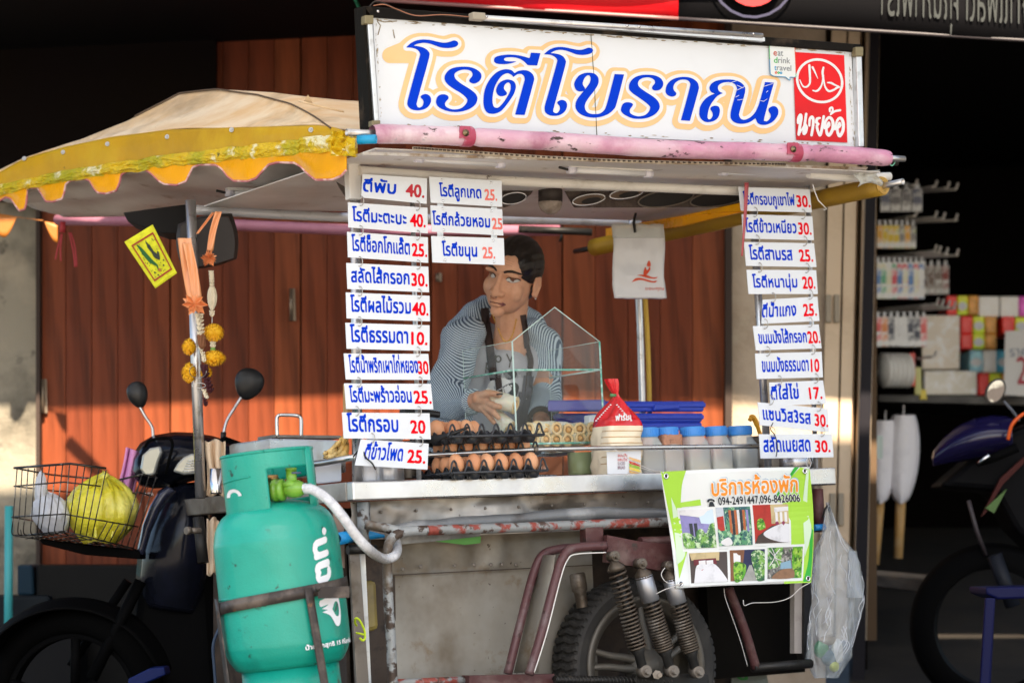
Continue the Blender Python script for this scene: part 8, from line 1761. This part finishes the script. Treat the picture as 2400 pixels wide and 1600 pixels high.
m = MB().slab([P(2036, 1075, 9.7), P(2070, 1075, 9.7), P(2070, 1020, 9.7), P(2038, 1020, 9.7)], V((0, .01, 0))); tag(obj('pale_packet', m, mat('pack_mint', (.55, .66, .62), .4), None, bevel=.002), 'pale mint packet hanging beside the wrapped mops', 'packet')
m = MB().slab([P(1995, 1365, 9.2), P(2215, 1395, 9.2), P(2215, 1350, 9.4), P(1995, 1330, 9.4)], V((0, .5, .0))); tag(obj('black_bench', m, BLACKP, None, bevel=.01), 'low black platform under the wrapped mops', 'platform')
# second motorbike at the right edge
mb2 = thing('motorbike', 'dark motorbike with purple cowl and round mirror cut by the right edge of the photo', 'motorbike')
PURP = mat('purple_gloss', (.010, .008, .045), .2, 0, [((.03, .04, .11), 2, .5, .7)], coat=.3)
Ym = 8.3
def q8(x, y, d=0): return P(x, y, Ym + d)
def cow(u, v):
    a = lerp(0, math.pi, v); x = lerp(2186, 2372, u); hw = math.sin(math.pi * min(1, .02 + u * .62)) ** .6; yt_ = 975 + 110 * (1 - hw) ; yb = 1060 + 30 * (1 - u)
    return q8(x, lerp(yt_, max(yt_ + 3, yb), v), -.11 * math.sin(math.pi * min(.98, v * .8 + .1)) * hw)
obj('cowl', MB().grid(cow, 30, 16), PURP, mb2, solid=.008)
hull2 = MB().slab([q8(x, y, .02) for x, y in [(2300, 1055), (2375, 1010), (2440, 980), (2440, 1300), (2380, 1240), (2330, 1150), (2200, 1140)]], V((0, .25, 0))); obj('bike_body', hull2, mat('bike_black', (.002, .002, .003), .6, spec=.1), mb2, bevel=.02)
m = MB()
for u in range(1): pass
k8 = Ym / 6000; mc = q8(2332, 916, -.05)
def m8(u, v): th = u * 6.283; ph_ = v * 3.1416; return mc + (rt * math.cos(R(-62)) - up * math.sin(R(-62))) * (32 * k8 * math.cos(th) * math.sin(ph_)) + (rt * math.sin(R(-62)) + up * math.cos(R(-62))) * (22 * k8 * math.sin(th) * math.sin(ph_)) - FW * (.022 * math.cos(ph_) if v > .5 else .010)
mm = obj('mirror', MB().grid(m8, 28, 14), BLACKP, mb2)
def m9(u, v): th = u * 6.283; return mc + (rt * math.cos(R(-62)) - up * math.sin(R(-62))) * (27 * k8 * math.cos(th) * v) + (rt * math.sin(R(-62)) + up * math.cos(R(-62))) * (18 * k8 * math.sin(th) * v) - FW * .0135
obj('mirror_glass', MB().grid(m9, 28, 4), mat('mirror_dark', (.16, .15, .15), .12, 1, [((.55, .58, .56), 14, .52, .60)]), mm); obj('mirror_stem', MB().tube(sp([q8(2352, 940, -.04), q8(2372, 962, -.03), q8(2388, 985, 0)]), .005, n=8), mat('stem_grey', (.12, .13, .16), .4), mm)
ORT = mat('trim_orange', (.7, .10, .01), .35)
obj('trim', MB().tube(sp([q8(2362, 1030, -.14), q8(2372, 995, -.15), q8(2395, 972, -.15), q8(2420, 962, -.15)]), .006, n=8), ORT, mb2)
obj('handlebar', MB().tube([q8(2290, 1088, -.10), q8(2320, 1075, -.12), q8(2385, 1048, -.14)], [.008, .014, .016], n=10), MTB, mb2); obj('lever', MB().tube([q8(2292, 1086, -.14), q8(2318, 1066, -.15)], .006, n=8), CHROME, mb2)
obj('lower_trim', MB().slab([q8(x, y, -.02) for x, y in [(2300, 1210), (2345, 1120), (2400, 1070), (2400, 1085), (2350, 1135), (2312, 1200)]], V((0, .02, 0))), mat('trim_darkred', (.05, .004, .003), .5, spec=.2), mb2)
obj('green_panel', MB().slab([q8(x, y, -.03) for x, y in [(2310, 1190), (2360, 1145), (2330, 1202)]], V((0, .02, 0))), mat('panel_green', (.05, .12, .015), .5), mb2)
obj('front_wheel', MB().lathe(q8(2330, 1470, .1), V((.3, 1, 0)), [(.19, -.04), (.25, -.05), (.275, 0), (.25, .05), (.19, .04), (.19, -.04)], n=48), MTB, mb2); obj('side_stand', MB().tube([q8(2270, 1172, 0), q8(2288, 1240, 0), q8(2310, 1300, .05)], .007, n=8), mat('stand_grey', (.05, .04, .045), .5), mb2); obj('fork', MB().tube([q8(2330, 1300, 0), q8(2375, 1420, 0)], .025, n=12), mat('fork_grey', (.01, .012, .018), .5, spec=.2), mb2)
# blue stool
st2 = thing('plastic_stool', 'dark blue plastic stool cut by the right edge of the photo', 'stool')
BS = mat('stool_blue', (.0008, .0025, .042), .5, spec=.2)
def q9(x, y, d=0): return P(x, y, 6.9 + d)
obj('seat', MB().slab([q9(2310, 1376), q9(2470, 1372), q9(2470, 1405), q9(2400, 1402), q9(2340, 1404), q9(2312, 1392)], V((0, .26, 0))), BS, st2, bevel=.006)
for x0, x1, d in ((2318, 2304, 0), (2318, 2308, .24), (2480, 2490, 0)): obj('leg', MB().slab([q9(x0 - 8, 1400, d), q9(x0 + 16, 1400, d), q9(x1 + 10, 1690, d), q9(x1 - 12, 1690, d)], V((0, .02, 0))), BS, st2, bevel=.004)
m = MB().slab([P(1715, 1566, 7.2), P(1795, 1564, 7.2), P(1810, 1660, 7.2), P(1712, 1660, 7.2)], V((0, .03, 0))); gb_ = thing('paper_bag', 'greyish bag with a green letter standing under the cart frame', 'bag'); obj('bag_body', m, mat('bag_grey', (.22, .26, .25), .6, 0, [((.4, .44, .42), 4, .5, .7)], bump=.004), gb_)
m = MB(); text(m, 'G', 1728, 1752, 1592, 18, lambda x, y: P(x, y, 7.195), grow=.05, res=30); obj('lettering', m, mat('bag_green', (.02, .3, .06), .5), gb_)
# dark pile by the left wall, with black boxes added to stand for shade
for i, (x0, y0, x1, y1, Y, cc, lab) in enumerate(((-60, 1395, 120, 1480, 8.5, (.008, .012, .016), 'dark crate on top of the pile by the left wall'), (-80, 1480, 190, 1740, 8.4, (.004, .004, .005), 'large dark box added as shade at the foot of the left wall'), (84, 1322, 330, 1740, 8.55, (.003, .003, .003), 'tall black box added as shade behind the scooter front wheel'), (336, 1300, 520, 1740, 8.6, (.003, .003, .003), 'black box added as shade against the door between scooter and gas cylinder'), (40, 1322, 80, 1395, 8.55, (.010, .03, .05), 'dark blue green tub on the crate by the left wall'))):
    m = MB().slab([P(x0, y1, Y), P(x1, y1, Y), P(x1 - 4, y0, Y), P(x0, y0, Y)], V((0, .25, 0))); tag(obj('shade_crate' if i < 4 else 'dark_tub', m, mat('crate_%d' % i, cc, .6, spec=.2), None, bevel=.01), lab, 'crate' if i < 4 else 'tub')
settle()
